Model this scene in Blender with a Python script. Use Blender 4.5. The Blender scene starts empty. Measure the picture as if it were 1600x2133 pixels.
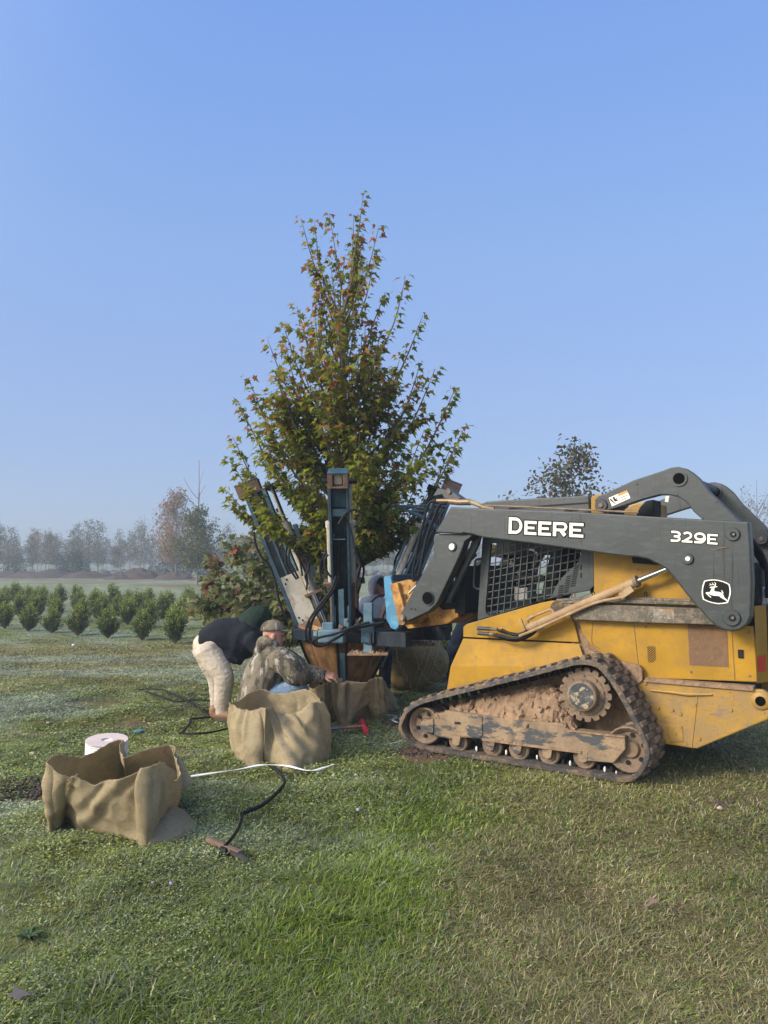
import bpy, math, random
import numpy as np
from mathutils import Vector, Matrix, noise as mnoise

# ------------------------------------------------------------------ scene, camera, sky, sun
SC = bpy.context.scene
COL = SC.collection
CAM_Z, HORIZON, FPX, CXP, CYP = 1.6, 1170.0, 1600.0, 800.0, 1066.5
PITCH = math.atan((HORIZON - CYP) / FPX)
cam = bpy.data.cameras.new('camera')
cam.sensor_fit = 'HORIZONTAL'; cam.sensor_width = 36.0; cam.lens = 36.0
cam.clip_start = 0.05; cam.clip_end = 3000
cam_o = bpy.data.objects.new('camera', cam); COL.objects.link(cam_o)
cam_o.location = (0, 0, CAM_Z); cam_o.rotation_euler = (math.pi / 2 + PITCH, 0, 0)
SC.camera = cam_o

SUN_DIR = Vector((-0.80, -0.42, 0.46)).normalized()
SUN_EL = math.asin(SUN_DIR.z); SUN_ROT = math.atan2(SUN_DIR.x, SUN_DIR.y)
world = bpy.data.worlds.new('World'); SC.world = world; world.use_nodes = True
wn = world.node_tree; wn.nodes.clear()
w_out = wn.nodes.new('ShaderNodeOutputWorld'); w_bg = wn.nodes.new('ShaderNodeBackground')
sky = wn.nodes.new('ShaderNodeTexSky'); sky.sky_type = 'NISHITA'; sky.sun_disc = False
sky.sun_elevation = SUN_EL; sky.sun_rotation = SUN_ROT % (2 * math.pi)
sky.air_density = 1.0; sky.dust_density = 0.2; sky.ozone_density = 4.0; sky.altitude = 100
w_bg.inputs['Strength'].default_value = 0.10
# the misty sky: the Nishita sky blended with an even blue that pales towards the horizon
w_tc = wn.nodes.new('ShaderNodeTexCoord'); w_sep = wn.nodes.new('ShaderNodeSeparateXYZ'); w_ramp = wn.nodes.new('ShaderNodeValToRGB'); w_mix = wn.nodes.new('ShaderNodeMix'); w_mix.data_type = 'RGBA'
w_sc = wn.nodes.new('ShaderNodeMix'); w_sc.data_type = 'RGBA'; w_sc.blend_type = 'MULTIPLY'; w_sc.inputs[0].default_value = 1.0; w_sc.inputs[7].default_value = (3.75, 3.7, 3.65, 1)
w_nz = wn.nodes.new('ShaderNodeTexNoise'); w_nz.inputs['Scale'].default_value = 2.2; w_nz.inputs['Detail'].default_value = 3
w_add = wn.nodes.new('ShaderNodeMath'); w_add.operation = 'MULTIPLY_ADD'; w_add.inputs[1].default_value = .05
cr = w_ramp.color_ramp; cr.elements[0].position = 0.0; cr.elements[0].color = (.335, .385, .60, 1); cr.elements[1].position = 0.66; cr.elements[1].color = (.20, .385, .90, 1)
e = cr.elements.new(.22); e.color = (.315, .43, .75, 1); e = cr.elements.new(.40); e.color = (.285, .455, .845, 1)
wn.links.new(w_tc.outputs['Generated'], w_sep.inputs[0]); wn.links.new(w_tc.outputs['Generated'], w_nz.inputs['Vector'])
wn.links.new(w_nz.outputs['Fac'], w_add.inputs[0]); wn.links.new(w_sep.outputs['Z'], w_add.inputs[2]); wn.links.new(w_add.outputs[0], w_ramp.inputs['Fac'])
wn.links.new(w_ramp.outputs['Color'], w_sc.inputs[6]); wn.links.new(sky.outputs[0], w_mix.inputs[6]); wn.links.new(w_sc.outputs[2], w_mix.inputs[7]); w_mix.inputs[0].default_value = .80
# warm glow added on the sun's side of the misty sky as ambient fill light
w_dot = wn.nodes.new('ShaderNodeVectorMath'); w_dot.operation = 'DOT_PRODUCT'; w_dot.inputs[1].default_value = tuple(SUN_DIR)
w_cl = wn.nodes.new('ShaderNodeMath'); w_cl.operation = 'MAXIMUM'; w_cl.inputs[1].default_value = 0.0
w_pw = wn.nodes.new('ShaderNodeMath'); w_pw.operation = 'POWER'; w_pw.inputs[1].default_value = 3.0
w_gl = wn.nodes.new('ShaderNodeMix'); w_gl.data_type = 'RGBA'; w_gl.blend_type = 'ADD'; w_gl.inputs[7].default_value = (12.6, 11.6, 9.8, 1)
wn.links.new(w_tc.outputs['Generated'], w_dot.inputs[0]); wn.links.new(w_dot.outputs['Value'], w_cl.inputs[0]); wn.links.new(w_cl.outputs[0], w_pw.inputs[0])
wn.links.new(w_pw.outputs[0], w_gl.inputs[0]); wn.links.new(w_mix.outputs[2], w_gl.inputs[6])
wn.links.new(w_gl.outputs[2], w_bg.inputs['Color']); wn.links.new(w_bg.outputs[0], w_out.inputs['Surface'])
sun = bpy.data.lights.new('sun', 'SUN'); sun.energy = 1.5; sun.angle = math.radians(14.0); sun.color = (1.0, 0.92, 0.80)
sun_o = bpy.data.objects.new('sun', sun); COL.objects.link(sun_o)
sun_o.rotation_euler = SUN_DIR.to_track_quat('Z', 'Y').to_euler(); sun_o.location = (-20, -6, 12)
SC.view_settings.view_transform = 'Standard'; SC.view_settings.look = 'None'
SC.view_settings.exposure = 1.43; SC.view_settings.gamma = 1.0
SC.cycles.use_denoising = True
SC.cycles.max_bounces = 8; SC.cycles.transparent_max_bounces = 8; SC.cycles.volume_bounces = 1

# ------------------------------------------------------------------ helpers
RNG = np.random.default_rng(7)
random.seed(7)

def tag(o, label=None, cat=None, group=None, kind=None):
    if label: o['label'] = label
    if cat: o['category'] = cat
    if group: o['group'] = group
    if kind: o['kind'] = kind
    return o

def empty(name, loc=(0, 0, 0), rz=0.0):
    o = bpy.data.objects.new(name, None); COL.objects.link(o)
    o.empty_display_size = 0.2
    o.location = loc; o.rotation_euler = (0, 0, rz); return o

def world_of(o):
    M = Matrix.LocRotScale(o.location, o.rotation_euler, o.scale)
    return world_of(o.parent) @ o.matrix_parent_inverse @ M if o.parent is not None else M
def parent_to(o, parent, local):
    o.parent = parent
    if not local: o.matrix_parent_inverse = world_of(parent).inverted()

def smooth_mesh(me, on=True):
    me.polygons.foreach_set('use_smooth', [on] * len(me.polygons))

def np_mesh(name, V, F, col=None):
    """V (n,3) array, F (m,k) array of constant size faces, col (n,3)"""
    me = bpy.data.meshes.new(name)
    V = np.asarray(V, np.float32); F = np.asarray(F, np.int32)
    m, k = F.shape
    me.vertices.add(len(V)); me.vertices.foreach_set('co', V.ravel())
    me.loops.add(m * k); me.loops.foreach_set('vertex_index', F.ravel())
    me.polygons.add(m); me.polygons.foreach_set('loop_start', np.arange(0, m * k, k, dtype=np.int32))
    me.update(calc_edges=True)
    if col is not None:
        a = me.color_attributes.new('Col', 'FLOAT_COLOR', 'POINT')
        c4 = np.ones((len(V), 4), np.float32); c4[:, :3] = col
        a.data.foreach_set('color', c4.ravel())
    return me

def link(name, me, m, parent=None, local=True):
    o = bpy.data.objects.new(name, me); COL.objects.link(o)
    if m is not None:
        for q in (m if isinstance(m, (list, tuple)) else [m]): me.materials.append(q)
    if parent is not None: parent_to(o, parent, local)
    return o

def bevel(o, w=0.006, seg=2):
    b = o.modifiers.new('bevel', 'BEVEL'); b.width = w; b.segments = seg; b.limit_method = 'ANGLE'; b.angle_limit = math.radians(35)
    b.harden_normals = False
    return o

class MB:
    """collects shapes of ONE mesh object"""
    def __init__(s): s.v = []; s.f = []; s.sm = []
    def add(s, vs, fs, sm=False):
        n = len(s.v); s.v += [tuple(p) for p in vs]
        for f in fs: s.f.append([i + n for i in f]); s.sm.append(sm)
        return s
    def prism(s, pts, y0, y1, axis='y'):
        """pts (a,b) outline in the x-z plane pulled from y0 to y1"""
        n = len(pts)
        if axis == 'y': A = [(a, y0, b) for a, b in pts]; B = [(a, y1, b) for a, b in pts]
        elif axis == 'z': A = [(a, b, y0) for a, b in pts]; B = [(a, b, y1) for a, b in pts]
        else: A = [(y0, a, b) for a, b in pts]; B = [(y1, a, b) for a, b in pts]
        ar = sum(pts[i][0] * pts[(i + 1) % n][1] - pts[(i + 1) % n][0] * pts[i][1] for i in range(n))
        fl = (ar > 0) != ((y1 > y0) if axis != 'y' else (y1 < y0))
        fs = [list(range(n)), list(range(2 * n - 1, n - 1, -1))] + [[i, n + i, n + (i + 1) % n, (i + 1) % n] for i in range(n)]
        if not fl: fs = [f[::-1] for f in fs]
        return s.add(A + B, fs)
    def box(s, c, d, rot=None):
        x, y, z = d[0] / 2, d[1] / 2, d[2] / 2
        vs = [Vector((i * x, j * y, k * z)) for i in (-1, 1) for j in (-1, 1) for k in (-1, 1)]
        if rot is not None: vs = [rot @ v for v in vs]
        c = Vector(c)
        return s.add([v + c for v in vs], [[0, 1, 3, 2], [4, 6, 7, 5], [0, 4, 5, 1], [2, 3, 7, 6], [0, 2, 6, 4], [1, 5, 7, 3]])
    def bar(s, p0, p1, w, h, up=(0, 0, 1)):
        """rectangular bar from p0 to p1"""
        p0, p1 = Vector(p0), Vector(p1); t = (p1 - p0); L = t.length; t.normalize()
        a = Vector(up).cross(t)
        if a.length < 1e-4: a = Vector((0, 1, 0)).cross(t)
        a.normalize(); b = t.cross(a)
        R = Matrix((t, a, b)).transposed()
        return s.box((p0 + p1) / 2, (L, w, h), R)
    def tube(s, pts, r, n=10, cap=True, sm=True, flat=None):
        pts = [Vector(p) for p in pts]; N = len(pts)
        rs = r if isinstance(r, (list, tuple)) else [r] * N
        vs = []; ref = None
        for i, p in enumerate(pts):
            t = (pts[min(i + 1, N - 1)] - pts[max(i - 1, 0)])
            if t.length < 1e-9: t = Vector((0, 0, 1))
            t.normalize()
            if ref is None:
                ref = Vector((0, 0, 1)) if abs(t.z) < 0.9 else Vector((0, 1, 0))
            a = ref - t * ref.dot(t)
            if a.length < 1e-6: a = t.orthogonal()
            a.normalize(); ref = a; b = t.cross(a)
            fa = 1 if flat is None else flat
            for k in range(n):
                th = 2 * math.pi * k / n
                vs.append(p + (a * math.cos(th) * fa + b * math.sin(th)) * rs[i])
        fs = []
        for i in range(N - 1):
            for k in range(n):
                fs.append([i * n + k, i * n + (k + 1) % n, (i + 1) * n + (k + 1) % n, (i + 1) * n + k])
        s.add(vs, fs, sm)
        if cap:
            m = len(s.v) - N * n
            s.f.append([m + k for k in range(n - 1, -1, -1)]); s.sm.append(False)
            s.f.append([m + (N - 1) * n + k for k in range(n)]); s.sm.append(False)
        return s
    def cyl(s, p0, p1, r, n=24, r1=None):
        return s.tube([p0, p1], [r, r if r1 is None else r1], n, True, True)
    def lathe(s, prof, c, ax, n=32, teeth=None):
        """prof (radius, height along ax) around the point c"""
        ax = Vector(ax).normalized(); a = ax.orthogonal().normalized(); b = ax.cross(a); c = Vector(c)
        vs = []
        for (r, h) in prof:
            for k in range(n):
                th = 2 * math.pi * k / n
                vs.append(c + ax * h + (a * math.cos(th) + b * math.sin(th)) * r)
        fs = []
        for i in range(len(prof) - 1):
            for k in range(n):
                fs.append([i * n + k, i * n + (k + 1) % n, (i + 1) * n + (k + 1) % n, (i + 1) * n + k])
        fs.append(list(range(n - 1, -1, -1))); fs.append([(len(prof) - 1) * n + k for k in range(n)])
        return s.add(vs, fs, True)
    def ico(s, c, r, sub=1, amp=0.25, seed=0, sq=(1, 1, 1)):
        import bmesh
        bm = bmesh.new(); bmesh.ops.create_icosphere(bm, subdivisions=sub, radius=1.0)
        vs = []
        for v in bm.verts:
            q = 1 + amp * mnoise.noise(v.co * 1.7 + Vector((seed * 3.1, seed * 1.7, seed)))
            vs.append((c[0] + v.co.x * r * q * sq[0], c[1] + v.co.y * r * q * sq[1], c[2] + v.co.z * r * q * sq[2]))
        fs = [[v.index for v in f.verts] for f in bm.faces]; bm.free()
        return s.add(vs, fs, sub > 1)
    def build(s, name, m, parent=None, local=True, smooth=None, bev=0):
        me = bpy.data.meshes.new(name); me.from_pydata([tuple(p) for p in s.v], [], s.f)
        me.polygons.foreach_set('use_smooth', s.sm if smooth is None else [smooth] * len(s.f)); me.update()
        o = link(name, me, m, parent, local)
        if bev: bevel(o, bev)
        if any(s.sm) and smooth is None:
            try: me.set_sharp_from_angle(angle=math.radians(40))
            except Exception: pass
        return o

def spline(pts, n=8, closed=False):
    P = [Vector(p) for p in pts]; N = len(P); out = []
    for i in range(N if closed else N - 1):
        if closed: a, b, c, d = P[i - 1], P[i], P[(i + 1) % N], P[(i + 2) % N]
        else: a, b, c, d = P[max(i - 1, 0)], P[i], P[i + 1], P[min(i + 2, N - 1)]
        for k in range(n):
            t = k / n
            out.append(0.5 * ((2 * b) + (c - a) * t + (2 * a - 5 * b + 4 * c - d) * t * t + (3 * b - 3 * c + d - a) * t ** 3))
    if not closed: out.append(P[-1])
    return out

def ray(px, py):
    dx = (px - CXP) / FPX; dy = -(py - CYP) / FPX
    return Vector((dx, math.cos(PITCH) - dy * math.sin(PITCH), math.sin(PITCH) + dy * math.cos(PITCH)))
def gnd(px, py, z=0.0):
    r = ray(px, py); return Vector((0, 0, CAM_Z)) + r * ((z - CAM_Z) / r.z)
def at(px, py, Y):
    r = ray(px, py); return Vector((0, 0, CAM_Z)) + r * (Y / r.y)

# ------------------------------------------------------------------ materials
def _n(nt, kind, **kw):
    nd = nt.nodes.new(kind)
    for k, v in kw.items():
        if k in nd.inputs: nd.inputs[k].default_value = v
        else: setattr(nd, k, v)
    return nd

def pm(name, base, layers=(), rough=0.6, metal=0.0, bump=0.0, bscale=60.0, coat=0.0, bstretch=None, rvar=0.12, spec=0.5):
    """procedural paint / dirt / cloth: each layer (colour, scale, low, high, stretch) lies over the last through a noise mask"""
    m = bpy.data.materials.new(name); m.use_nodes = True; nt = m.node_tree; L = nt.links
    b = nt.nodes['Principled BSDF']; b.inputs['Roughness'].default_value = rough; b.inputs['Metallic'].default_value = metal
    b.inputs['Specular IOR Level'].default_value = spec
    if coat: b.inputs['Coat Weight'].default_value = coat; b.inputs['Coat Roughness'].default_value = 0.25
    tc = _n(nt, 'ShaderNodeTexCoord')
    cur = _n(nt, 'ShaderNodeRGB'); cur.outputs[0].default_value = (*base, 1); cur = cur.outputs[0]
    # slight tone drift over every surface
    nz = _n(nt, 'ShaderNodeTexNoise', Scale=3.0, Detail=6.0); L.new(tc.outputs['Object'], nz.inputs['Vector'])
    mr = _n(nt, 'ShaderNodeMapRange'); mr.inputs['To Min'].default_value = 0.82; mr.inputs['To Max'].default_value = 1.18
    mr.inputs['From Min'].default_value = 0.3; mr.inputs['From Max'].default_value = 0.7
    L.new(nz.outputs['Fac'], mr.inputs['Value'])
    hs = _n(nt, 'ShaderNodeHueSaturation'); L.new(cur, hs.inputs['Color']); L.new(mr.outputs[0], hs.inputs['Value']); cur = hs.outputs[0]
    lastmask = None
    for i, ly in enumerate(layers):
        c, sc, lo, hi = ly[:4]; st = ly[4] if len(ly) > 4 else None
        mp = _n(nt, 'ShaderNodeMapping'); mp.inputs['Location'].default_value = (i * 3.7 + 1.3, i * 1.9, i * 5.1)
        if st: mp.inputs['Scale'].default_value = st
        L.new(tc.outputs['Object'], mp.inputs['Vector'])
        t = _n(nt, 'ShaderNodeTexNoise', Scale=sc, Detail=8.0, Roughness=0.65); L.new(mp.outputs[0], t.inputs['Vector'])
        r = _n(nt, 'ShaderNodeMapRange'); r.inputs['From Min'].default_value = lo; r.inputs['From Max'].default_value = hi
        L.new(t.outputs['Fac'], r.inputs['Value'])
        mx = _n(nt, 'ShaderNodeMix', data_type='RGBA'); L.new(r.outputs[0], mx.inputs['Factor'])
        L.new(cur, mx.inputs[6]); mx.inputs[7].default_value = (*c, 1); cur = mx.outputs[2]; lastmask = r.outputs[0]
    L.new(cur, b.inputs['Base Color'])
    if lastmask is not None and rvar:
        rr = _n(nt, 'ShaderNodeMapRange'); rr.inputs['To Min'].default_value = rough; rr.inputs['To Max'].default_value = min(1, rough + rvar * 2)
        L.new(lastmask, rr.inputs['Value']); L.new(rr.outputs[0], b.inputs['Roughness'])
    if bump:
        mp = _n(nt, 'ShaderNodeMapping')
        if bstretch: mp.inputs['Scale'].default_value = bstretch
        L.new(tc.outputs['Object'], mp.inputs['Vector'])
        t = _n(nt, 'ShaderNodeTexNoise', Scale=bscale, Detail=5.0); L.new(mp.outputs[0], t.inputs['Vector'])
        bp = _n(nt, 'ShaderNodeBump', Strength=bump, Distance=0.02); L.new(t.outputs['Fac'], bp.inputs['Height']); L.new(bp.outputs[0], b.inputs['Normal'])
    return m

def leafmat(name, trans=0.35, rough=0.55, nscale=0.0, spec=0.3):
    m = bpy.data.materials.new(name); m.use_nodes = True; nt = m.node_tree; L = nt.links
    b = nt.nodes['Principled BSDF']; out = nt.nodes['Material Output']
    b.inputs['Roughness'].default_value = rough; b.inputs['Specular IOR Level'].default_value = spec
    at_ = _n(nt, 'ShaderNodeVertexColor', layer_name='Col')
    L.new(at_.outputs[0], b.inputs['Base Color'])
    tr = _n(nt, 'ShaderNodeBsdfTranslucent'); L.new(at_.outputs[0], tr.inputs['Color'])
    mx = _n(nt, 'ShaderNodeMixShader'); mx.inputs[0].default_value = trans
    L.new(b.outputs[0], mx.inputs[1]); L.new(tr.outputs[0], mx.inputs[2]); L.new(mx.outputs[0], out.inputs['Surface'])
    return m

M_LEAF = leafmat('leaf', .5); M_GRASS = leafmat('grass_blade', 0.25, 0.6)
M_BARK = pm('bark', (0.10, 0.075, 0.055), [((0.2, 0.17, 0.14), 18, 0.45, 0.65, (1, 1, .25))], rough=0.9, bump=0.6, bscale=45, bstretch=(1, 1, .3))
M_SOIL = pm('red_soil', (0.05, 0.035, 0.028), [((0.10, 0.058, 0.04), 3, 0.45, 0.7), ((0.24, 0.16, 0.10), 9, 0.64, 0.74)], rough=0.95, bump=0.8, bscale=9)

# ------------------------------------------------------------------ value noise for the ground
_H = np.random.default_rng(11).random((256, 256))
def vnoise(x, y, s):
    x = np.asarray(x, float) * s + 500.3; y = np.asarray(y, float) * s + 300.7
    xi = np.floor(x).astype(int); yi = np.floor(y).astype(int); fx = x - xi; fy = y - yi
    fx = fx * fx * (3 - 2 * fx); fy = fy * fy * (3 - 2 * fy)
    h = lambda i, j: _H[i % 256, j % 256]
    return (h(xi, yi) * (1 - fx) + h(xi + 1, yi) * fx) * (1 - fy) + (h(xi, yi + 1) * (1 - fx) + h(xi + 1, yi + 1) * fx) * fy
def fbm(x, y, s, o=4):
    t = 0; a = 0.5; w = 0
    for i in range(o): t = t + a * vnoise(x, y, s * 2 ** i); w += a; a *= 0.55
    return t / w
def blob(x, y, cx, cy, rx, ry, ang=0.0):
    ca, sa = math.cos(ang), math.sin(ang); dx = x - cx; dy = y - cy
    u = (dx * ca + dy * sa) / rx; v = (-dx * sa + dy * ca) / ry
    return np.exp(-(u * u + v * v))
def sstep(a, b, x):
    t = np.clip((x - a) / (b - a), 0, 1); return t * t * (3 - 2 * t)

DIRT = [(-2.42, 5.35, .30, .16, 0), (-3.3, 10.0, .35, .2, 0), (2.9, 4.5, .5, .3, .3), (2.3, 3.4, .3, .16, 0), (.25, 7.6, .35, .2, 0), (.35, 6.5, .3, .35, 0),
        (-1.55, 8.1, .3, .15, 0), (3.6, 5.6, .6, .3, 0), (-3.2, 7.4, 1.3, .16, .28)]
def gheight(x, y):
    r = np.hypot(x, y)
    h = (fbm(x, y, 0.8, 4) - 0.5) * 0.05 + (fbm(x + 31, y, 4.0, 3) - 0.5) * 0.022
    lefty = sstep(-.5, -1.6, x - .1 * (y - 4)) * sstep(13, 10, y)
    h = h + lefty * ((fbm(x + 17, y * 1.3, 1.5, 4) - .5) * .16 + (fbm(x - 8, y + 3, 6, 3) - .5) * .035)
    h = h * np.exp(-r / 60) + (fbm(x + 9, y - 5, .05, 3) - .5) * .5 * sstep(25, 80, r)
    h = h - 0.06 * blob(x, y, -2.42, 5.4, .3, .16) - 0.06 * blob(x, y, -3.4, 10.1, .4, .2) - .07 * blob(x, y, -2.1, 3.35, .4, .25)
    # old wheel rut running across on the left, in front of the shrubs
    ln = (y - 7.55) - 0.28 * (x + 3.2)
    h = h - 0.05 * np.exp(-(ln / .16) ** 2) * sstep(-1.4, -2.2, x) + 0.045 * np.exp(-((ln - .35) / .22) ** 2) * sstep(-1.4, -2.2, x)
    ln2 = (y - 8.9) - 0.22 * (x + 3.2)
    h = h + 0.05 * np.exp(-(ln2 / .3) ** 2) * sstep(-1.6, -2.6, x)
    # keep it level under the machine and the people
    flat = np.exp(-((x - .8) ** 2 / 4.5 + (y - 6.6) ** 2 / 2.6))
    return h * (1 - .8 * flat)

def zones(x, y):
    """weights of bright grass, dry grass, grey-green weeds, bare dirt"""
    n1 = fbm(x, y, 0.9, 4); n2 = fbm(x + 70, y + 20, 1.7, 4); n3 = fbm(x - 40, y + 90, .45, 3)
    wob = (n3 - .5) * 1.6
    # the lush band runs from the lower left to the front of the track
    lush = (.25 + 1.0 * sstep(.36, .60, fbm(x - 13, y + 41, 1.15, 4))) * np.exp(-(((x + .55) - .42 * (y - 3.6) + wob * .5) / .62) ** 2) * sstep(7.2, 5.2, y) * (0.45 + 1.1 * n2)
    weed = sstep(.15, -.75, x - .32 * (y - 4.2) + wob * .6) * sstep(13, 8.5, y)
    dry = sstep(-.15, .55, x - .12 * (y - 3) + wob * .5) * (0.35 + 1.1 * n1) + sstep(8.6, 10.0, y + wob) * sstep(17, 13.5, y) * .9
    dirt = np.zeros_like(np.asarray(x, float))
    for d in DIRT: dirt = np.maximum(dirt, blob(x, y, *d))
    dirt = sstep(.42, .62, dirt + (n2 - .5) * .55)
    dirt = np.maximum(dirt, sstep(.68, .76, n2) * .5 * sstep(16, 10, y))
    return lush, dry, weed, dirt

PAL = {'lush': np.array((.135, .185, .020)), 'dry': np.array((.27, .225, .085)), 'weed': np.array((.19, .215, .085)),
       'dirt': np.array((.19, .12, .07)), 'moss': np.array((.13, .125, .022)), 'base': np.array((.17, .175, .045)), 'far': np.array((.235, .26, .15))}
def frost(x, y):
    """dewy grey-green patches, long in the x direction, on the left and middle field"""
    return sstep(.44, .62, fbm(x * .55 + 3, y * 1.2 - 7, 1.0, 4)) * sstep(1.2, -.6, x - .35 * (y - 5)) * sstep(3.5, 5.2, y)
def gcolor(x, y):
    lush, dry, weed, dirt = zones(x, y); r = np.hypot(x, y)
    moss = sstep(.5, .62, fbm(x + 12, y - 33, 1.3, 4)) * weed
    c = np.ones((len(x), 3)) * PAL['base']
    def mix(c, k, w): w = np.clip(w, 0, 1)[:, None]; return c * (1 - w) + PAL[k] * w
    c = mix(c, 'dry', dry * .8); c = mix(c, 'weed', weed * .65); c = mix(c, 'moss', moss * .8); c = mix(c, 'lush', lush * .8)
    fr_ = frost(x, y); c = c * (1 - .75 * fr_[:, None]) + np.array((.29, .325, .225)) * .75 * fr_[:, None]
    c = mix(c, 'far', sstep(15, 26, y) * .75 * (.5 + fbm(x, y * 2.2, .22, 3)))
    c = mix(c, 'dirt', np.maximum(dirt * sstep(30, 15, r), .7 * sstep(.62, .7, fbm(x + 3, y * 2.5, .12, 4)) * sstep(20, 30, y)))
    # bare red earth around the mounds
    c = mix(c, 'dirt', .45 * np.exp(-((y - 66) / 9) ** 2) * sstep(0, -8, x) * sstep(.42, .6, fbm(x, y, .1, 3)))
    v = .62 + .8 * fbm(x + 5, y + 8, 1.7, 5)
    return c * v[:, None]

# one sheet from under the camera to the horizon (rings that widen with distance)
def make_ground():
    rr = np.concatenate([np.linspace(0.15, 12, 150), np.geomspace(12.2, 1500, 110)])
    na = 300
    # angles denser in the field of view
    t = np.linspace(0, 1, na, endpoint=False); u = t - .5
    an = math.pi / 2 - 2 * math.pi * (u * (0.32 + 0.68 * (2 * np.abs(u)) ** 2.2))
    A, R = np.meshgrid(an, rr); X = (R * np.cos(A)).ravel(); Y = (R * np.sin(A)).ravel()
    Z = gheight(X, Y)
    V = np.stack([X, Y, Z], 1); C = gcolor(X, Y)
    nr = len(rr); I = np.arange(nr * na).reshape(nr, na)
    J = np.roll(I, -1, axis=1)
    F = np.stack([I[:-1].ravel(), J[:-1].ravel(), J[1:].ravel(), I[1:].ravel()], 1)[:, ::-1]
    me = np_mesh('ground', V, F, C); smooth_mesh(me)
    m = bpy.data.materials.new('ground'); m.use_nodes = True; nt = m.node_tree; L = nt.links
    b = nt.nodes['Principled BSDF']; b.inputs['Roughness'].default_value = .95; b.inputs['Specular IOR Level'].default_value = .15
    vc = _n(nt, 'ShaderNodeVertexColor', layer_name='Col'); tc = _n(nt, 'ShaderNodeTexCoord')
    n1 = _n(nt, 'ShaderNodeTexNoise', Scale=55.0, Detail=8.0, Roughness=.75); L.new(tc.outputs['Object'], n1.inputs['Vector'])
    mr = _n(nt, 'ShaderNodeMapRange'); mr.inputs['From Min'].default_value = .3; mr.inputs['From Max'].default_value = .72
    mr.inputs['To Min'].default_value = .35; mr.inputs['To Max'].default_value = 1.55; L.new(n1.outputs['Fac'], mr.inputs['Value'])
    hs = _n(nt, 'ShaderNodeHueSaturation'); L.new(vc.outputs[0], hs.inputs['Color']); L.new(mr.outputs[0], hs.inputs['Value'])
    n3 = _n(nt, 'ShaderNodeTexNoise', Scale=2.2, Detail=9.0, Roughness=.72); mp3 = _n(nt, 'ShaderNodeMapping'); mp3.inputs['Scale'].default_value = (.7, 1.5, 1); L.new(tc.outputs['Object'], mp3.inputs['Vector']); L.new(mp3.outputs[0], n3.inputs['Vector'])
    r3 = _n(nt, 'ShaderNodeMapRange'); r3.inputs['From Min'].default_value = .35; r3.inputs['From Max'].default_value = .68; r3.inputs['To Min'].default_value = .62; r3.inputs['To Max'].default_value = 1.3; L.new(n3.outputs['Fac'], r3.inputs['Value'])
    mm = _n(nt, 'ShaderNodeMath', operation='MULTIPLY'); L.new(mr.outputs[0], mm.inputs[0]); L.new(r3.outputs[0], mm.inputs[1]); L.new(mm.outputs[0], hs.inputs['Value'])
    n2 = _n(nt, 'ShaderNodeTexNoise', Scale=9.0, Detail=8.0, Roughness=.7); L.new(tc.outputs['Object'], n2.inputs['Vector'])
    m2 = _n(nt, 'ShaderNodeMapRange'); m2.inputs['From Min'].default_value = .35; m2.inputs['From Max'].default_value = .7
    m2.inputs['To Min'].default_value = .475; m2.inputs['To Max'].default_value = .525; L.new(n2.outputs['Fac'], m2.inputs['Value'])
    L.new(m2.outputs[0], hs.inputs['Hue']); L.new(hs.outputs[0], b.inputs['Base Color'])
    bp = _n(nt, 'ShaderNodeBump', Strength=.9, Distance=.03); L.new(n1.outputs['Fac'], bp.inputs['Height']); L.new(bp.outputs[0], b.inputs['Normal'])
    tag(link('ground', me, m), 'field ground of rough grass, weeds and bare red earth', 'ground', kind='structure')
make_ground()

# ------------------------------------------------------------------ foliage makers
MAPLE = np.array([(0, 0), (.30, -.06), (.24, .16), (.52, .36), (.22, .46), (0, 1), (-.22, .46), (-.52, .36), (-.24, .16), (-.30, -.06)], float)
OVAL = np.array([(0, 0), (.26, .35), (.2, .75), (0, 1), (-.2, .75), (-.26, .35)], float)
QUADL = np.array([(0, 0), (.36, .45), (0, 1), (-.36, .45)], float)

def leaves_mesh(name, P, D, S, C, tmpl=MAPLE, fold=.25, jit=.5, rng=RNG, curl=.25):
    """P base points, D leaf axis directions, S lengths, C colours"""
    n = len(P); k = len(tmpl)
    D = D / (np.linalg.norm(D, axis=1, keepdims=True) + 1e-9)
    up = np.stack([rng.normal(0, jit, n), rng.normal(0, jit, n), np.ones(n)], 1)
    X = np.cross(D, up); X /= (np.linalg.norm(X, axis=1, keepdims=True) + 1e-9)
    N = np.cross(X, D)
    tx = tmpl[:, 0][None, :, None]; ty = tmpl[:, 1][None, :, None]
    tz = (fold * np.abs(tmpl[:, 0]) - curl * tmpl[:, 1] ** 2)[None, :, None]
    V = P[:, None, :] + S[:, None, None] * (X[:, None, :] * tx + D[:, None, :] * ty + N[:, None, :] * tz)
    F = np.arange(n * k).reshape(n, k)
    Cv = np.repeat(C[:, None, :], k, 1).reshape(-1, 3)
    return np_mesh(name, V.reshape(-1, 3), F, Cv)

def pick(rng, n, pal, w):
    pal = np.array(pal); i = rng.choice(len(pal), n, p=np.array(w) / sum(w))
    return pal[i] * rng.uniform(.7, 1.3, (n, 1))
# ================================================================== the compact track loader
YAW = math.radians(34)
LO = gnd(1300, 1636); LO.z = 0
LX = Vector((math.cos(YAW), -math.sin(YAW), 0)); LY = Vector((math.sin(YAW), math.cos(YAW), 0))
def M2(px, py, y):
    """point of the machine's own plane y (metres in from its near side): (x rearwards, z up)"""
    r = ray(px, py); c = Vector((0, 0, CAM_Z))
    t = (LO.dot(LY) + y - c.dot(LY)) / r.dot(LY); P = c + r * t
    return ((P - LO).dot(LX), P.z)
def MP(px, py, y): a = M2(px, py, y); return Vector((a[0], y, a[1]))
def outl(pts, y): return [M2(a, b, y) for a, b in pts]

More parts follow.
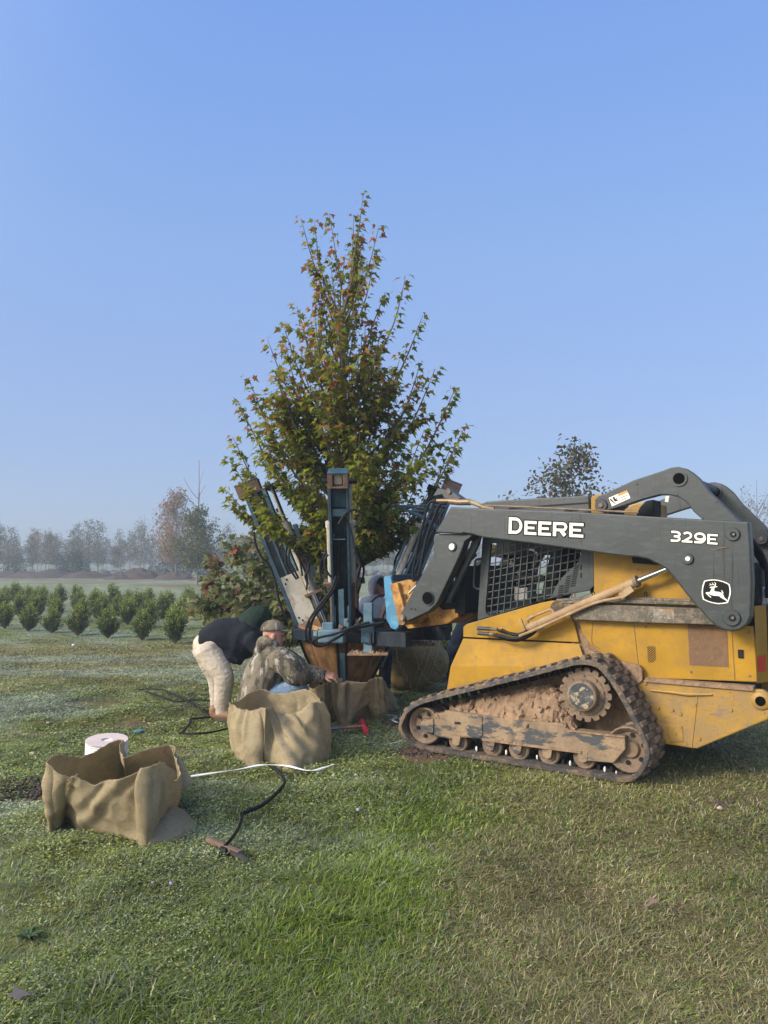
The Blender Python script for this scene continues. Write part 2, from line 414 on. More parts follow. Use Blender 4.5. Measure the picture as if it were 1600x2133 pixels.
DUST = (.33, .22, .125)
M_GREY = pm('grey_paint', (.032, .037, .036), [((.052, .058, .054), 14, .5, .7, (.5, .5, 2)), ((.014, .016, .016), 8, .615, .645, (5, 5, .22)), ((.016, .018, .018), 13, .63, .65, (3, 3, .12)), ((.15, .13, .10), 30, .70, .78)], rough=.42, bump=.05, bscale=90, spec=.5)
M_YEL = pm('yellow_paint', (.372, .197, .010), [((.27, .15, .026), 5, .45, .7), ((.25, .14, .05), 9, .54, .72), ((.17, .10, .05), 60, .64, .72, (1, 1, .6))], rough=.45, bump=.06, bscale=70, spec=.3)
M_YELD = pm('dirty_yellow_paint', (.365, .20, .022), [((.27, .165, .055), 6, .42, .62), ((.20, .125, .065), 26, .60, .70, (1, 1, .4)), ((.10, .065, .04), 70, .62, .68), ((.22, .14, .075), 16, .60, .66, (.35, 1, 1.6)), ((.07, .05, .035), 34, .665, .69, (.5, 1, 2.2))], rough=.55, bump=.12, bscale=50)
M_MUD = pm('dried_mud', (.26, .165, .095), [((.18, .108, .062), 11, .48, .64), ((.36, .25, .155), 22, .55, .7)], rough=.95, bump=.9, bscale=26)
M_TRK = pm('muddy_rubber', (.055, .05, .045), [((.17, .115, .068), 9, .46, .62), ((.27, .18, .11), 30, .57, .67)], rough=.85, bump=.6, bscale=45)
M_LUG = pm('muddy_lug', (.105, .076, .052), [((.19, .13, .08), 7, .42, .58), ((.25, .165, .10), 34, .56, .66)], rough=.9, bump=.7, bscale=35)
M_RUB = pm('black_rubber', (.008, .008, .009), [((.05, .045, .04), 25, .62, .75)], rough=.6, spec=.25)
M_BORE_SHADE = pm('bore_shade', (.003, .003, .003), rough=.9, spec=.05)  # black discs paint the shade inside the open tubes and tie-down hole
M_STEEL = pm('muddy_steel', (.16, .105, .064), [((.22, .155, .095), 9, .45, .6), ((.08, .08, .085), 14, .58, .66)], rough=.75, bump=.3, bscale=40)
M_FRAME = pm('muddy_frame', (.27, .185, .105), [((.19, .13, .078), 8, .45, .6), ((.055, .058, .06), 10, .53, .58, (.35, 1, 1)), ((.15, .10, .06), 40, .60, .68)], rough=.8, bump=.3, bscale=40)
M_SILL = pm('muddy_sill', (.10, .085, .065), [((.20, .16, .115), 20, .45, .62), ((.27, .21, .14), 60, .55, .68)], rough=.85, bump=.4, bscale=60)
M_CHR = pm('chrome', (.75, .75, .76), rough=.12, metal=1.0)
M_BLK = pm('black_metal', (.006, .007, .008), [((.022, .022, .023), 12, .5, .7)], rough=.6, spec=.25)
M_DKM = pm('dark_metal', (.03, .032, .036), [((.10, .06, .035), 10, .56, .7)], rough=.55)
M_RUST = pm('rusty_brown_panel', (.19, .10, .045), [((.13, .075, .04), 30, .45, .62), ((.26, .16, .08), 70, .58, .7)], rough=.8, bump=.2, bscale=120)
M_CYL = pm('dusty_tan_cylinder', (.29, .18, .085), [((.37, .26, .145), 8, .45, .62), ((.16, .10, .055), 24, .58, .7)], rough=.7, bump=.2, bscale=50)
M_WHT = pm('cream_decal', (.80, .76, .63), [((.6, .55, .42), 40, .6, .75)], rough=.5)
M_DEC = pm('dark_decal', (.006, .006, .006), rough=.6, spec=.2)
M_ORG = pm('orange_decal', (.72, .25, .04), rough=.5)
M_RED = pm('red_reflector', (.55, .02, .02), [((.3, .05, .04), 30, .6, .7)], rough=.3)
M_SEAT = pm('dark_green_seat_cloth', (.016, .024, .018), [((.03, .035, .028), 20, .5, .7)], rough=.8)
M_RCL = pm('red_cloth', (.16, .012, .014), rough=.9)
M_QT = pm('rusty_yellow_coupler', (.42, .21, .035), [((.20, .085, .03), 7, .44, .58), ((.10, .05, .03), 20, .58, .68)], rough=.7, bump=.2, bscale=40)

ldr = empty('track_loader', LO, -YAW)
tag(ldr, 'muddy yellow and dark grey compact track loader holding the blue tree spade', 'loader')
def part(name, mb, m, parent=None, bev=0, smooth=None): return mb.build(name, m, parent or ldr, True, smooth, bev)

# ---- lift arms: the near one traced on its own outer face, the far one 1.55 m across
AY = .15; ARM_GAP = 1.56
def make_arm(y0, near):
    b = MB()
    top = [(938, 1056), (1200, 1066), (1380, 1077), (1560, 1087), (1564, 1140), (1567, 1215), (1564, 1285), (1557, 1300), (1542, 1312), (1525, 1316), (1505, 1312),
           (1492, 1305), (1475, 1290), (1450, 1262), (1425, 1232), (1405, 1205), (1388, 1186), (1370, 1175), (1350, 1165), (1330, 1161), (1275, 1156), (1200, 1145), (1090, 1130),
           (1007, 1120), (982, 1113), (965, 1110), (960, 1112), (906, 1110)]
    b.prism(outl(top, AY), y0, y0 + .13)
    a = part('loader_arm', b, M_GREY, bev=.012)
    b = MB()
    leg = [(906, 1112), (985, 1112), (982, 1118), (968, 1128), (964, 1140), (957, 1158), (935, 1205), (910, 1257), (893, 1274), (875, 1282), (845, 1296), (834, 1293), (831, 1284), (836, 1275), (866, 1220), (900, 1160), (903, 1150), (903, 1120)]
    b.prism(outl(leg, AY + .045), y0 + .045, y0 + .15)
    # inner stiffening web behind the leg
    b.prism(outl([(975, 1114), (990, 1116), (985, 1135), (972, 1160), (950, 1205), (924, 1258), (915, 1258), (940, 1205), (962, 1158)], AY + .06), y0 + .152, y0 + .20)
    part('arm_leg', b, M_GREY, a, bev=.008)
    return a
arm = make_arm(AY, True); arm2 = make_arm(AY + ARM_GAP, False)

def disc(name, px, py, y, r, depth, m, parent, n=32, prof=None):
    c = MP(px, py, y)
    b = MB().lathe(prof or [(r * .92, -depth), (r, -depth * .7), (r, 0)], c, (0, 1, 0), n)
    return part(name, b, m, parent)
for (px, py, r) in ((1527, 1113, .046), (1433, 1164, .040), (1525, 1287, .056)):
    w = disc('pin_boss', px, py, AY, r, .018, M_GREY, arm)
    hole = disc('pin', px, py, AY - .019, r * .42, .006, M_BLK if r != .040 else M_WHT, arm)
    if r != .040: disc('pin_bolt', px + 1.5, py, AY - .027, r * .2, .006, M_STEEL, arm, 6)
for (px, py, r, m) in ((942, 1139, .045, M_DKM), (942, 1139, .028, M_WHT)):
    disc('pin_cap', px, py, AY + .045 - (.012 if m is M_WHT else 0), r, .012, m, arm)
# big tube through the arm leg
c = MP(891, 1246, AY + .045); b = MB()
b.lathe([(.052, .20), (.052, 1.40)], c, (0, 1, 0), 28); b.lathe([(.066, -.012), (.068, .02), (.068, .03)], c, (0, 1, 0), 32)
part('arm_cross_tube', b, M_DKM, arm); disc('tube_bore_shade', 891, 1246, AY + .032, .054, .003, M_BORE_SHADE, arm)
disc('arm_pivot_eye', 838, 1288, AY + .04, .036, .02, M_STEEL, arm); disc('pivot_pin', 838, 1288, AY + .018, .016, .008, M_CYL, arm)
for (px, py) in ((857, 1268), (865, 1269)): disc('bolt_hole', px, py, AY + .043, .008, .002, M_BLK, arm, 8)
# top edge strip of the arm (thin pale pipe run) and scuff
part('arm_edge_pipe', MB().tube([MP(1010, 1060, AY + .10) + Vector((0, 0, .03)), MP(1100, 1062, AY + .10) + Vector((0, 0, .022)), MP(1330, 1073, AY + .10) + Vector((0, 0, .02))], .008, 8), M_STEEL, arm)
b = MB(); b.tube([MP(*q, AY - .002) for q in ((1478, 1143), (1490, 1146), (1500, 1142), (1510, 1141), (1519, 1139))], [.002, .006, .007, .007, .003], 6, flat=.3)
part('paint_scrape', b, M_CYL, arm)

# ---- lettering
class Plane2:
    def __init__(s, p0, p1, ptop, y): s.o = MP(*p0, y); s.x = MP(*p1, y) - s.o; s.z = MP(*ptop, y) - s.o; s.y = y; s.k = 0
    def P(s, u, v, d=0.0): q = s.o + s.x * u + s.z * v; return Vector((q.x, s.y - d, q.z))
def stroke(b, pl, pts, w, d, asp):
    """flat stroke of width w (in units of the plane's height) along pts in plane units; asp = height / width of the plane"""
    n = len(pts); vs = []
    for i in range(n):
        a = pts[max(i - 1, 0)]; c = pts[min(i + 1, n - 1)]
        tx = (c[0] - a[0]) / asp; ty = c[1] - a[1]; L = math.hypot(tx, ty) or 1
        nx, ny = -ty / L * w / 2 * asp, tx / L * w / 2
        vs += [pl.P(pts[i][0] + nx, pts[i][1] + ny, d), pl.P(pts[i][0] - nx, pts[i][1] - ny, d)]
    b.add(vs, [[2 * i, 2 * i + 1, 2 * i + 3, 2 * i + 2][::-1] for i in range(n - 1)])
def arc(cx, cy, rx, ry, a0, a1, n=14): return [(cx + rx * math.cos(math.radians(a0 + (a1 - a0) * i / n)), cy + ry * math.sin(math.radians(a0 + (a1 - a0) * i / n))) for i in range(n + 1)]
def letter_E(u0, u1, v0, h, w, asp):
    ww = w * asp; m = h / 2
    return [([(u0 + ww / 2, v0), (u0 + ww / 2, v0 + h)], w), ([(u0 + ww * .9, v0 + h - w * .42), (u1, v0 + h - w * .42)], w * .84), ([(u0 + ww * .9, v0 + m), (u1 - (u1 - u0) * .17, v0 + m)], w * .74), ([(u0 + ww * .9, v0 + w * .42), (u1, v0 + w * .42)], w * .84)]
def write(pl, strokes, asp, name, parent):
    b = MB(); k = MB()
    for i, (pts, w) in enumerate(strokes):
        stroke(b, pl, pts, w, .0032 + i * .00012, asp)
        q = list(pts); g = .07
        # the dark outline sits under the cream stroke
        def ext(a, c):
            dx, dy = (a[0] - c[0]) / asp, a[1] - c[1]; L = math.hypot(dx, dy) or 1
            return (a[0] + dx / L * g * asp, a[1] + dy / L * g)
        q[0] = ext(q[0], q[1]); q[-1] = ext(q[-1], q[-2])
        stroke(k, pl, q, w + 2 * g, .0008 + i * .00008, asp)
    o = part(name, k, M_DEC, parent); part('lettering_face', b, M_WHT, o); return o
pl = Plane2((1059, 1111.5), (1215.5, 1120), (1060, 1077), AY)
asp = pl.z.length / pl.x.length; H = .82
U = lambda x: (x - 80) / (1478 - 80)
S = []
S += [([(U(116), 0), (U(116), 1)], .20), ([(U(150), .9), (U(215), .9)] + arc(U(215), .5, U(325) - U(215), .40, 90, -90, 16) + [(U(150), .1)], .18)]
S += letter_E(U(392), U(625), 0, H, .20, asp); S += letter_E(U(658), U(895), 0, H, .20, asp)
S += [([(U(960), 0), (U(960), H)], .20), ([(U(990), H - .08), (U(1110), H - .08)] + arc(U(1110), H - .265, U(1165) - U(1110), .185, 90, -90, 10) + [(U(990), H - .45)], .16), ([(U(1075), .37), (U(1150), 0.06)], .22)]
S += letter_E(U(1228), U(1478), 0, H, .20, asp)
write(pl, S, asp, 'maker_lettering', arm)
pl = Plane2((1397, 1128), (1495, 1134.5), (1397.6, 1105.2), AY); asp = pl.z.length / pl.x.length
U = lambda x: (x - 205) / (1405 - 205)
S = [([(U(220), .9), (U(330), .9)] + arc(U(345), .70, U(440) - U(345), .2, 90, -75, 10) + [(U(290), .5)], .195), ([(U(290), .5)] + arc(U(345), .30, U(440) - U(345), .2, 75, -90, 10) + [(U(210), .1)], .195),
     (arc(U(640), .64, U(735) - U(640), .26, 155, -35, 12) + [(U(560), .12)], .195), ([(U(500), .1), (U(775), .1)], .19),
     (arc(U(960), .62, U(1075) - U(960), .27, 0, 360, 24), .195), ([(U(1085), .62)] + arc(U(960), .5, U(1085) - U(960), .40, 0, -90, 12) + [(U(820), .1)], .195)]
S += letter_E(U(1150), U(1405), 0, .90, .20, asp)
write(pl, S, asp, 'model_lettering', arm)
# ---- emblem: leaping deer in a rounded shield
def eP(x, y, d): q = MP(1455 + x / 21.333, 1195 + y / 21.333, AY); return Vector((q.x, AY - d, q.z))
sh = [(270, 325), (430, 285), (660, 265), (900, 290), (1120, 350), (1280, 420), (1375, 480), (1410, 620), (1430, 800), (1400, 1000), (1340, 1180), (1300, 1285), (1130, 1320), (880, 1340), (600, 1290), (400, 1225), (215, 1135), (175, 960), (165, 780), (185, 600), (225, 450)]
cx, cy = 800, 800
def ring(k): return [(cx + (x - cx) * k, cy + (y - cy) * k) for x, y in sh]
b = MB(); b.add([eP(x, y, .001) for x, y in ring(1.07)], [list(range(len(sh)))[::-1]]); em = part('emblem', b, M_DEC, arm)
b = MB(); A = ring(1.03); Bq = ring(.94); n = len(sh)
b.add([eP(x, y, .0025) for x, y in A + Bq], [[i, n + i, n + (i + 1) % n, (i + 1) % n][::-1] for i in range(n)])
deer = [(500, 595), (560, 578), (690, 562), (722, 548), (700, 510), (660, 495), (560, 512), (478, 525), (500, 498), (545, 485), (500, 432), (525, 428), (580, 478), (632, 480), (640, 450), (600, 395), (622, 390), (690, 480), (735, 500),
        (745, 440), (705, 368), (735, 372), (790, 450), (768, 550), (800, 565), (858, 562), (820, 600), (770, 612), (735, 610), (705, 690), (712, 760), (760, 790), (900, 805), (1040, 850), (1048, 800), (1015, 730), (1045, 735), (1112, 830), (1120, 870), (1090, 885),
        (1125, 980), (1170, 1075), (1250, 1130), (1300, 1230), (1275, 1240), (1205, 1175), (1100, 1120), (990, 1060), (930, 1000), (820, 985), (690, 980), (560, 945), (425, 880), (480, 960), (560, 1020), (578, 1060), (555, 1068), (440, 985), (330, 875), (325, 835), (380, 822), (520, 812), (545, 740), (600, 650), (520, 632)]
b.add([eP(x, y, .0028) for x, y in deer], [list(range(len(deer)))[::-1]])
part('emblem_deer', b, M_WHT, em)

# ---- curved rear links
LKY = .30
lk = [(1239, 1040), (1246, 1033), (1260, 1028), (1320, 1000), (1375, 982), (1397, 974), (1412, 972), (1430, 976), (1443, 984), (1458, 997), (1480, 1025), (1540, 1084), (1546, 1115), (1530, 1128), (1508, 1126), (1480, 1104), (1461, 1080), (1445, 1066), (1430, 1046), (1415, 1036), (1395, 1031), (1375, 1031), (1340, 1040), (1305, 1052), (1262, 1065), (1250, 1065), (1241, 1058)]
def make_link(dy):
    b = MB(); b.prism(outl(lk, LKY), LKY + dy, LKY + dy + .07); o = part('rear_link', b, M_GREY, bev=.008)
    c = MP(1415, 997, LKY) + Vector((0, dy, 0))
    part('link_sleeve', MB().lathe([(.052, -.012), (.058, -.012), (.058, .085)], c, (0, 1, 0), 28), M_GREY, o)
    part('sleeve_bore_shade', MB().lathe([(.042, -.0135), (.042, -.012)], c, (0, 1, 0), 28), M_BORE_SHADE, o)
    for q in ((1253, 1053), (1578 - 51, 1113)):
        c = MP(*q, LKY) + Vector((0, dy, 0))
        part('link_pin', MB().lathe([(.045, -.014), (.05, -.008), (.05, .08)], c, (0, 1, 0), 24), M_DKM, o)
        part('pin_bolt', MB().lathe([(.018, -.026), (.02, -.014)], c, (0, 1, 0), 6), M_STEEL, o)
    return o
link1 = make_link(0); link2 = make_link(1.33)
for q in ((1327, 1008), (1410, 1030), (1492, 1045), (1463, 1079)):
    part('bolt', MB().lathe([(.007, -.006), (.008, 0)], MP(*q, LKY), (0, 1, 0), 8), M_GREY, link1)
part('link_cross_tube', MB().cyl(MP(1415, 997, LKY + .08), MP(1415, 997, LKY + .08) + Vector((0, 1.25, 0)), .05), M_DKM, link1)
# warning decal
def quad(name, px4, y, m, parent, d): b = MB(); b.add([Vector((MP(*q, y).x, y - d, MP(*q, y).z)) for q in px4], [[3, 2, 1, 0]]); return part(name, b, m, parent)
dq = quad('warning_decal', [(1268, 1037), (1306, 1021), (1313.5, 1037.5), (1275, 1055)], LKY, M_WHT, link1, .0015)
quad('decal_header', [(1287, 1029), (1306, 1021), (1308, 1026), (1289, 1034)], LKY, M_ORG, dq, .002)
b = MB()
for pts in ([(1270, 1038), (1274, 1040), (1279, 1045), (1283.5, 1049.5), (1282, 1050), (1277, 1046), (1272, 1043)], [(1276.5, 1035.5), (1280, 1034), (1282, 1040), (1284, 1038), (1285.5, 1036.5), (1286, 1037), (1284.5, 1041), (1288, 1041), (1288.5, 1042.5), (1281, 1045), (1278.5, 1041)]):
    b.add([Vector((MP(*q, LKY).x, LKY - .0022, MP(*q, LKY).z)) for q in pts], [list(range(len(pts)))[::-1]])
for (a, c_) in (((1293, 1036.5), (1307, 1031)), ((1296, 1040.5), (1307, 1036))):
    q = [a, c_, (c_[0] + .4, c_[1] + 1.2), (a[0] + .4, a[1] + 1.2)]
    b.add([Vector((MP(*w, LKY).x, LKY - .0022, MP(*w, LKY).z)) for w in q], [[3, 2, 1, 0]])
part('decal_pictogram', b, M_DEC, dq)
quad('barcode_decal', [(1387, 1033), (1394, 1033), (1392, 1046), (1385, 1045)], LKY + .40, M_WHT, link1, .0)

# ---- upper body behind the arm: hood, pivot towers, cab roof
b = MB(); b.prism(outl([(1231, 1036), (1242, 1029), (1262, 1031), (1262, 1070), (1231, 1068)], .40), .40, .48); part('pivot_tower', b, M_YEL, bev=.006); b = MB(); b.prism(outl([(1231, 1036), (1242, 1029), (1262, 1031), (1262, 1070), (1231, 1068)], .40), 1.5, 1.58)
part('pivot_tower', b, M_YEL, bev=.006)
b = MB(); b.prism(outl([(1300, 1062), (1318, 1050), (1350, 1044), (1352, 1075), (1300, 1075)], .7), .7, 1.3); part('engine_hood', b, M_YELD, bev=.01)
b = MB(); b.prism(outl([(1325, 1072), (1333, 1056), (1345, 1043), (1362, 1040), (1362, 1075), (1325, 1075)], .62), .62, .85); part('air_cleaner', b, M_BLK, bev=.01)
CY = .45
b = MB(); b.prism(outl([(1000, 1051), (1015, 1045), (1120, 1038), (1229, 1032), (1231, 1068), (1200, 1072), (1010, 1066)], CY), CY - .02, 1.52)
roof = part('cab_roof', b, M_GREY, bev=.012)
b = MB(); b.bar(MP(1060, 1059, CY - .022), MP(1229, 1047, CY - .022), .006, .012); part('roof_crease', b, M_BLK, roof)
b = MB()
for (a, c_) in ((1183, 1064), (1196, 1061)): q = MP(a, c_, CY - .025); b.box(q, (.05, .01, .02))
part('roof_vent', b, M_BLK, roof)

# ---- cab cage
cab = empty('cab', (0, 0, 0)); cab.parent = ldr
opening = outl([(1022, 1132), (1060, 1128), (1120, 1126), (1212, 1126), (1213, 1160), (1150, 1243), (1100, 1259), (1058, 1273), (1035, 1280), (1022, 1284), (1013, 1278), (1011, 1268)], CY)
frame_out = outl([(1006, 1105), (1225, 1105), (1237, 1150), (1237, 1220), (1229, 1230), (1190, 1237), (1127, 1250), (1064, 1270), (995, 1292)], CY)
def ring_plate(b, outer, inner, y0, y1):
    """plate with a hole: outer and inner outlines are joined by nearest-angle quads"""
    def res(P, n):
        P = [Vector((p[0], p[1], 0)) for p in P]; L = [0]
        for i in range(len(P)): L.append(L[-1] + (P[(i + 1) % len(P)] - P[i]).length)
        return P, L
    cx = sum(p[0] for p in inner) / len(inner); cz = sum(p[1] for p in inner) / len(inner); N = 72
    def cast(P, th):
        d = (math.cos(th), math.sin(th)); best = None
        for i in range(len(P)):
            a = P[i]; c = P[(i + 1) % len(P)]; ex, ez = c[0] - a[0], c[1] - a[1]; den = d[0] * ez - d[1] * ex
            if abs(den) < 1e-9: continue
            t = ((a[0] - cx) * ez - (a[1] - cz) * ex) / den; u = ((a[0] - cx) * d[1] - (a[1] - cz) * d[0]) / den
            if t > 0 and -1e-6 <= u <= 1 + 1e-6 and (best is None or t < best): best = t
        best = best or 0
        return (cx + d[0] * best, cz + d[1] * best)
    ths = set(2 * math.pi * k / N for k in range(N))
    for P in (outer, inner):
        for p in P: ths.add(math.atan2(p[1] - cz, p[0] - cx) % (2 * math.pi))
    ths = sorted(ths); n = len(ths)
    O = [cast(outer, t) for t in ths]; I = [cast(inner, t) for t in ths]
    vs = [(p[0], y0, p[1]) for p in O] + [(p[0], y0, p[1]) for p in I] + [(p[0], y1, p[1]) for p in O] + [(p[0], y1, p[1]) for p in I]
    fs = []
    for i in range(n):
        j = (i + 1) % n
        fs += [[i, j, n + j, n + i], [2 * n + j, 2 * n + i, 3 * n + i, 3 * n + j], [n + i, n + j, 3 * n + j, 3 * n + i], [j, i, 2 * n + i, 2 * n + j]]
    b.add(vs, fs)
b = MB(); ring_plate(b, frame_out, opening, CY, CY + .035); sf = part('side_frame', b, M_GREY, cab)
def clip_line(P, p, d):
    ts = []
    for i in range(len(P)):
        a = P[i]; c = P[(i + 1) % len(P)]; ex, ez = c[0] - a[0], c[1] - a[1]; den = d[0] * ez - d[1] * ex
        if abs(den) < 1e-9: continue
        t = ((a[0] - p[0]) * ez - (a[1] - p[1]) * ex) / den; u = ((a[0] - p[0]) * d[1] - (a[1] - p[1]) * d[0]) / den
        if 0 <= u <= 1: ts.append(t)
    return (min(ts), max(ts)) if len(ts) >= 2 else None
def bars(b, pa, pb, step_px, ks, y, w):
    a = M2(*pa, y); c = M2(*pb, y); d = (c[0] - a[0], c[1] - a[1]); L = math.hypot(*d); d = (d[0] / L, d[1] / L)
    s1 = M2(pa[0] + step_px[0], pa[1] + step_px[1], y); sx, sz = s1[0] - a[0], s1[1] - a[1]
    for k in ks:
        p = (a[0] + sx * k, a[1] + sz * k); cl = clip_line(opening, p, d)
        if cl: b.bar((p[0] + d[0] * cl[0], y, p[1] + d[1] * cl[0]), (p[0] + d[0] * cl[1], y, p[1] + d[1] * cl[1]), w, w, up=(0, 1, 0))
b = MB()
bars(b, (1035, 1136), (1023, 1278), (13.2, -1.9), range(-3, 17), CY + .012, .0085)
bars(b, (1017, 1190), (1210, 1150), (-1.6, 14.8), range(-7, 9), CY + .020, .0085)
part('mesh_screen', b, M_GREY, cab)
# solid slotted panel at the rear of the screen
b = MB(); b.prism(outl([(1212, 1118), (1232, 1118), (1237, 1150), (1237, 1220), (1228, 1229), (1163, 1240), (1150, 1242), (1158, 1222), (1176, 1198), (1198, 1178), (1211, 1164)], CY), CY - .006, CY - .001)
sp = part('slotted_panel', b, M_GREY, cab)
b = MB()
for col, (x0, y0, n, w) in enumerate(((1163, 1222, 6, 12), (1178, 1203, 8, 12), (1194, 1182, 10, 12.5))):
    for k in range(n):
        px = x0 + .05 * k - k * .9; py = y0 + k * 4.6 - col * 1.0
        a = MP(px + 2, py, CY - .0075); c = MP(px + w, py - 2.4, CY - .0075); b.bar(a, c, .004, .011, up=(0, 1, 0)) if False else b.bar(a, c, .002, .011, up=(0, 0, 1))
for k in range(2):
    a = MP(1211, 1176 + 17 * k, CY - .0075); c = MP(1210, 1187 + 17 * k, CY - .0075); b.bar(a, c, .012, .002, up=(0, 1, 0))
part('panel_slot', b, M_BLK, sp)
# far side frame, posts, floor, seat, console
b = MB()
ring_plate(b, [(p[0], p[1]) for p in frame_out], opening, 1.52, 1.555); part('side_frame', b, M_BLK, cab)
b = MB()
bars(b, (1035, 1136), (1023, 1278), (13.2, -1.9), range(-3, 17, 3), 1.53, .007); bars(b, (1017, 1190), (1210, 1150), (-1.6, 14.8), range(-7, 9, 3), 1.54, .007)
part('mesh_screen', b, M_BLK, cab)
fl = M2(1011, 1284, CY)
b = MB(); b.box((fl[0] + .38, .985, fl[1] - .12), (.95, 1.0, .05)); part('cab_floor', b, M_BLK, cab)
xr = M2(1230, 1150, CY)[0]
b = MB(); b.box((xr + .0, 1.0, 1.72), (.05, 1.0, .75)); part('rear_bulkhead', b, M_BLK, cab)
sx = M2(1165, 1200, .95)[0]; sz = M2(1110, 1250, .95)[1]
def blobby(name, tubes, vox, m, parent, local=True, smooth=4, disp=None): return name
b = MB(); b.box((sx - .30, .98, sz - .02), (.50, .48, .14)); b.box((sx - .30, .98, sz - .2), (.36, .4, .26)); st = part('seat', b, M_SEAT, cab, bev=.05)
b = MB(); R = Matrix.Rotation(math.radians(14), 3, 'Y'); b.box((sx + .03, .98, sz + .33), (.13, .48, .66), R); part('backrest', b, M_SEAT, st, bev=.05)
b = MB(); b.box((sx + .02, .86, sz + .62), (.16, .2, .22), R); part('red_cloth', b, M_RCL, st, bev=.05)
b = MB(); b.box((sx - .18, .68, sz + .20), (.34, .07, .06)); part('armrest', b, M_BLK, st, bev=.02)
# console, levers, harness in the cab
b = MB()
P = lambda px, py, y: MP(px, py, y)
b.box(P(1092, 1237, .80), (.13, .16, .12)); part('control_box', b, pm('pale_plastic', (.42, .40, .38), [((.2, .1, .1), 30, .62, .7)], rough=.6), cab, bev=.015)
b = MB()
b.tube([P(1080, 1270, .8), P(1088, 1228, .8), P(1092, 1196, .78), P(1095, 1165, .8)], [.055, .05, .045, .05], 10); b.ico(P(1090, 1222, .78), .06, 2, .3, 1); b.ico(P(1106, 1200, .8), .05, 2, .3, 2)
b.tube([P(1066, 1240, .9), P(1074, 1206, .9), P(1076, 1160, .9)], .016, 8); b.bar(P(1066, 1278, .75), P(1120, 1255, .75), .25, .10)
part('control_column', b, M_BLK, cab)
b = MB(); b.bar(P(1006, 1290, 1.45), P(1060, 1150, 1.45), .06, .07); b.bar(P(1020, 1145, 1.0), P(1110, 1165, 1.0), .10, .10); b.bar(P(1040, 1140, .9), P(1180, 1140, .9), .12, .14)
b.bar(P(1070, 1150, 1.2), P(1098, 1190, 1.2), .10, .10); part('front_cage', b, M_BLK, cab)
b = MB()
for q in ([(1045, 1170), (1068, 1155), (1078, 1140), (1100, 1136)], [(1088, 1140), (1105, 1138), (1114, 1150), (1108, 1172)], [(1100, 1138), (1120, 1150), (1122, 1170), (1112, 1186), (1114, 1200)], [(1120, 1140), (1128, 1156), (1120, 1175)]):
    b.tube(spline([P(x, y, .9) for x, y in q], 6), .009, 6)
part('wiring_harness', b, M_BLK, cab)
b = MB(); b.tube(spline([P(1100, 1145, .7), P(1110, 1146, .7), P(1117, 1151, .7), P(1121, 1157, .7)], 5), .009, 6)
part('grab_cord', b, M_WHT, cab)
disc('work_lamp', 1028, 1143, .62, .04, .03, pm('amber_lens', (.55, .42, .16), rough=.3), cab, 16)
b = MB(); b.tube(spline([P(1008, 1164, CY + .02), P(996, 1165, CY + .02), P(990, 1172, CY + .02), P(987, 1215, CY + .02), P(991, 1225, CY + .02), P(1003, 1228, CY + .02)], 5), .010, 8); part('grab_handle', b, M_GREY, cab)

# ---- chassis: front side plate, engine side, rear frame
F0 = .44
b = MB()
up_ = outl([(965, 1327), (965, 1306), (972, 1300), (1125, 1256), (1150, 1251), (1163, 1252), (1174, 1257), (1179, 1266), (1197, 1301), (1206, 1338)], F0)
b.prism(up_, F0, F0 + .03)
a0 = outl([(965, 1330), (1206, 1341)], F0); a1 = outl([(930, 1440), (1232, 1440)], F0 - .025); a2 = outl([(939, 1388), (1222, 1388)], F0 - .02)
b.add([(a0[0][0], F0, a0[0][1]), (a0[1][0], F0, a0[1][1]), (a2[1][0], F0 - .02, a2[1][1]), (a2[0][0], F0 - .02, a2[0][1]), (a1[1][0], F0 - .02, a1[1][1]), (a1[0][0], F0 - .02, a1[0][1])], [[0, 1, 2, 3][::-1], [3, 2, 4, 5][::-1]])
b.add([(a0[0][0], F0, a0[0][1]), (a2[0][0], F0 - .02, a2[0][1]), (a1[0][0], F0 - .02, a1[0][1]), (a1[0][0], 1.6, a1[0][1]), (a2[0][0], 1.6, a2[0][1]), (a0[0][0], 1.6, a0[0][1])], [[0, 1, 4, 5], [1, 2, 3, 4]])
part('front_side_plate', b, M_YEL, bev=.004)
b = MB(); b.prism(outl([(965, 1327), (972, 1304), (1150, 1256), (1176, 1262), (1197, 1301)], F0), 1.57, 1.60); part('front_side_plate', b, M_YEL)
c = MP(1161, 1267, F0 - .004); part('pivot_stain', MB().lathe([(.06, 0), (.06, .003)], c, (0, 1, 0), 24), pm('burnt_grease', (.05, .032, .02), [((.3, .17, .03), 9, .55, .7)], rough=.6))
E0 = .42
b = MB(); b.prism(outl([(1236, 1100), (1420, 1100), (1520, 1240), (1520, 1275), (1230, 1275), (1228, 1240), (1237, 1234)], E0 + .02), E0 + .02, E0 + .06)
ep = part('upper_side_panel', b, M_YEL, bev=.006)
b = MB(); b.prism(outl([(1316, 1160), (1372, 1162), (1372, 1177), (1318, 1173)], E0 + .017), E0 + .016, E0 + .019); part('air_intake', b, M_BLK, ep)
for q in ((1329, 1186), (1299, 1240)): part('bolt', MB().lathe([(.008, -.008), (.009, 0)], MP(*q, E0 + .02), (0, 1, 0), 8), M_STEEL, ep)
b = MB(); b.prism(outl([(1204, 1285), (1569, 1305), (1572, 1324), (1578, 1421), (1339, 1412), (1332, 1386), (1268, 1374), (1232, 1345), (1212, 1318)], E0), E0, E0 + .05)
ed = part('engine_door', b, M_YEL, bev=.006)
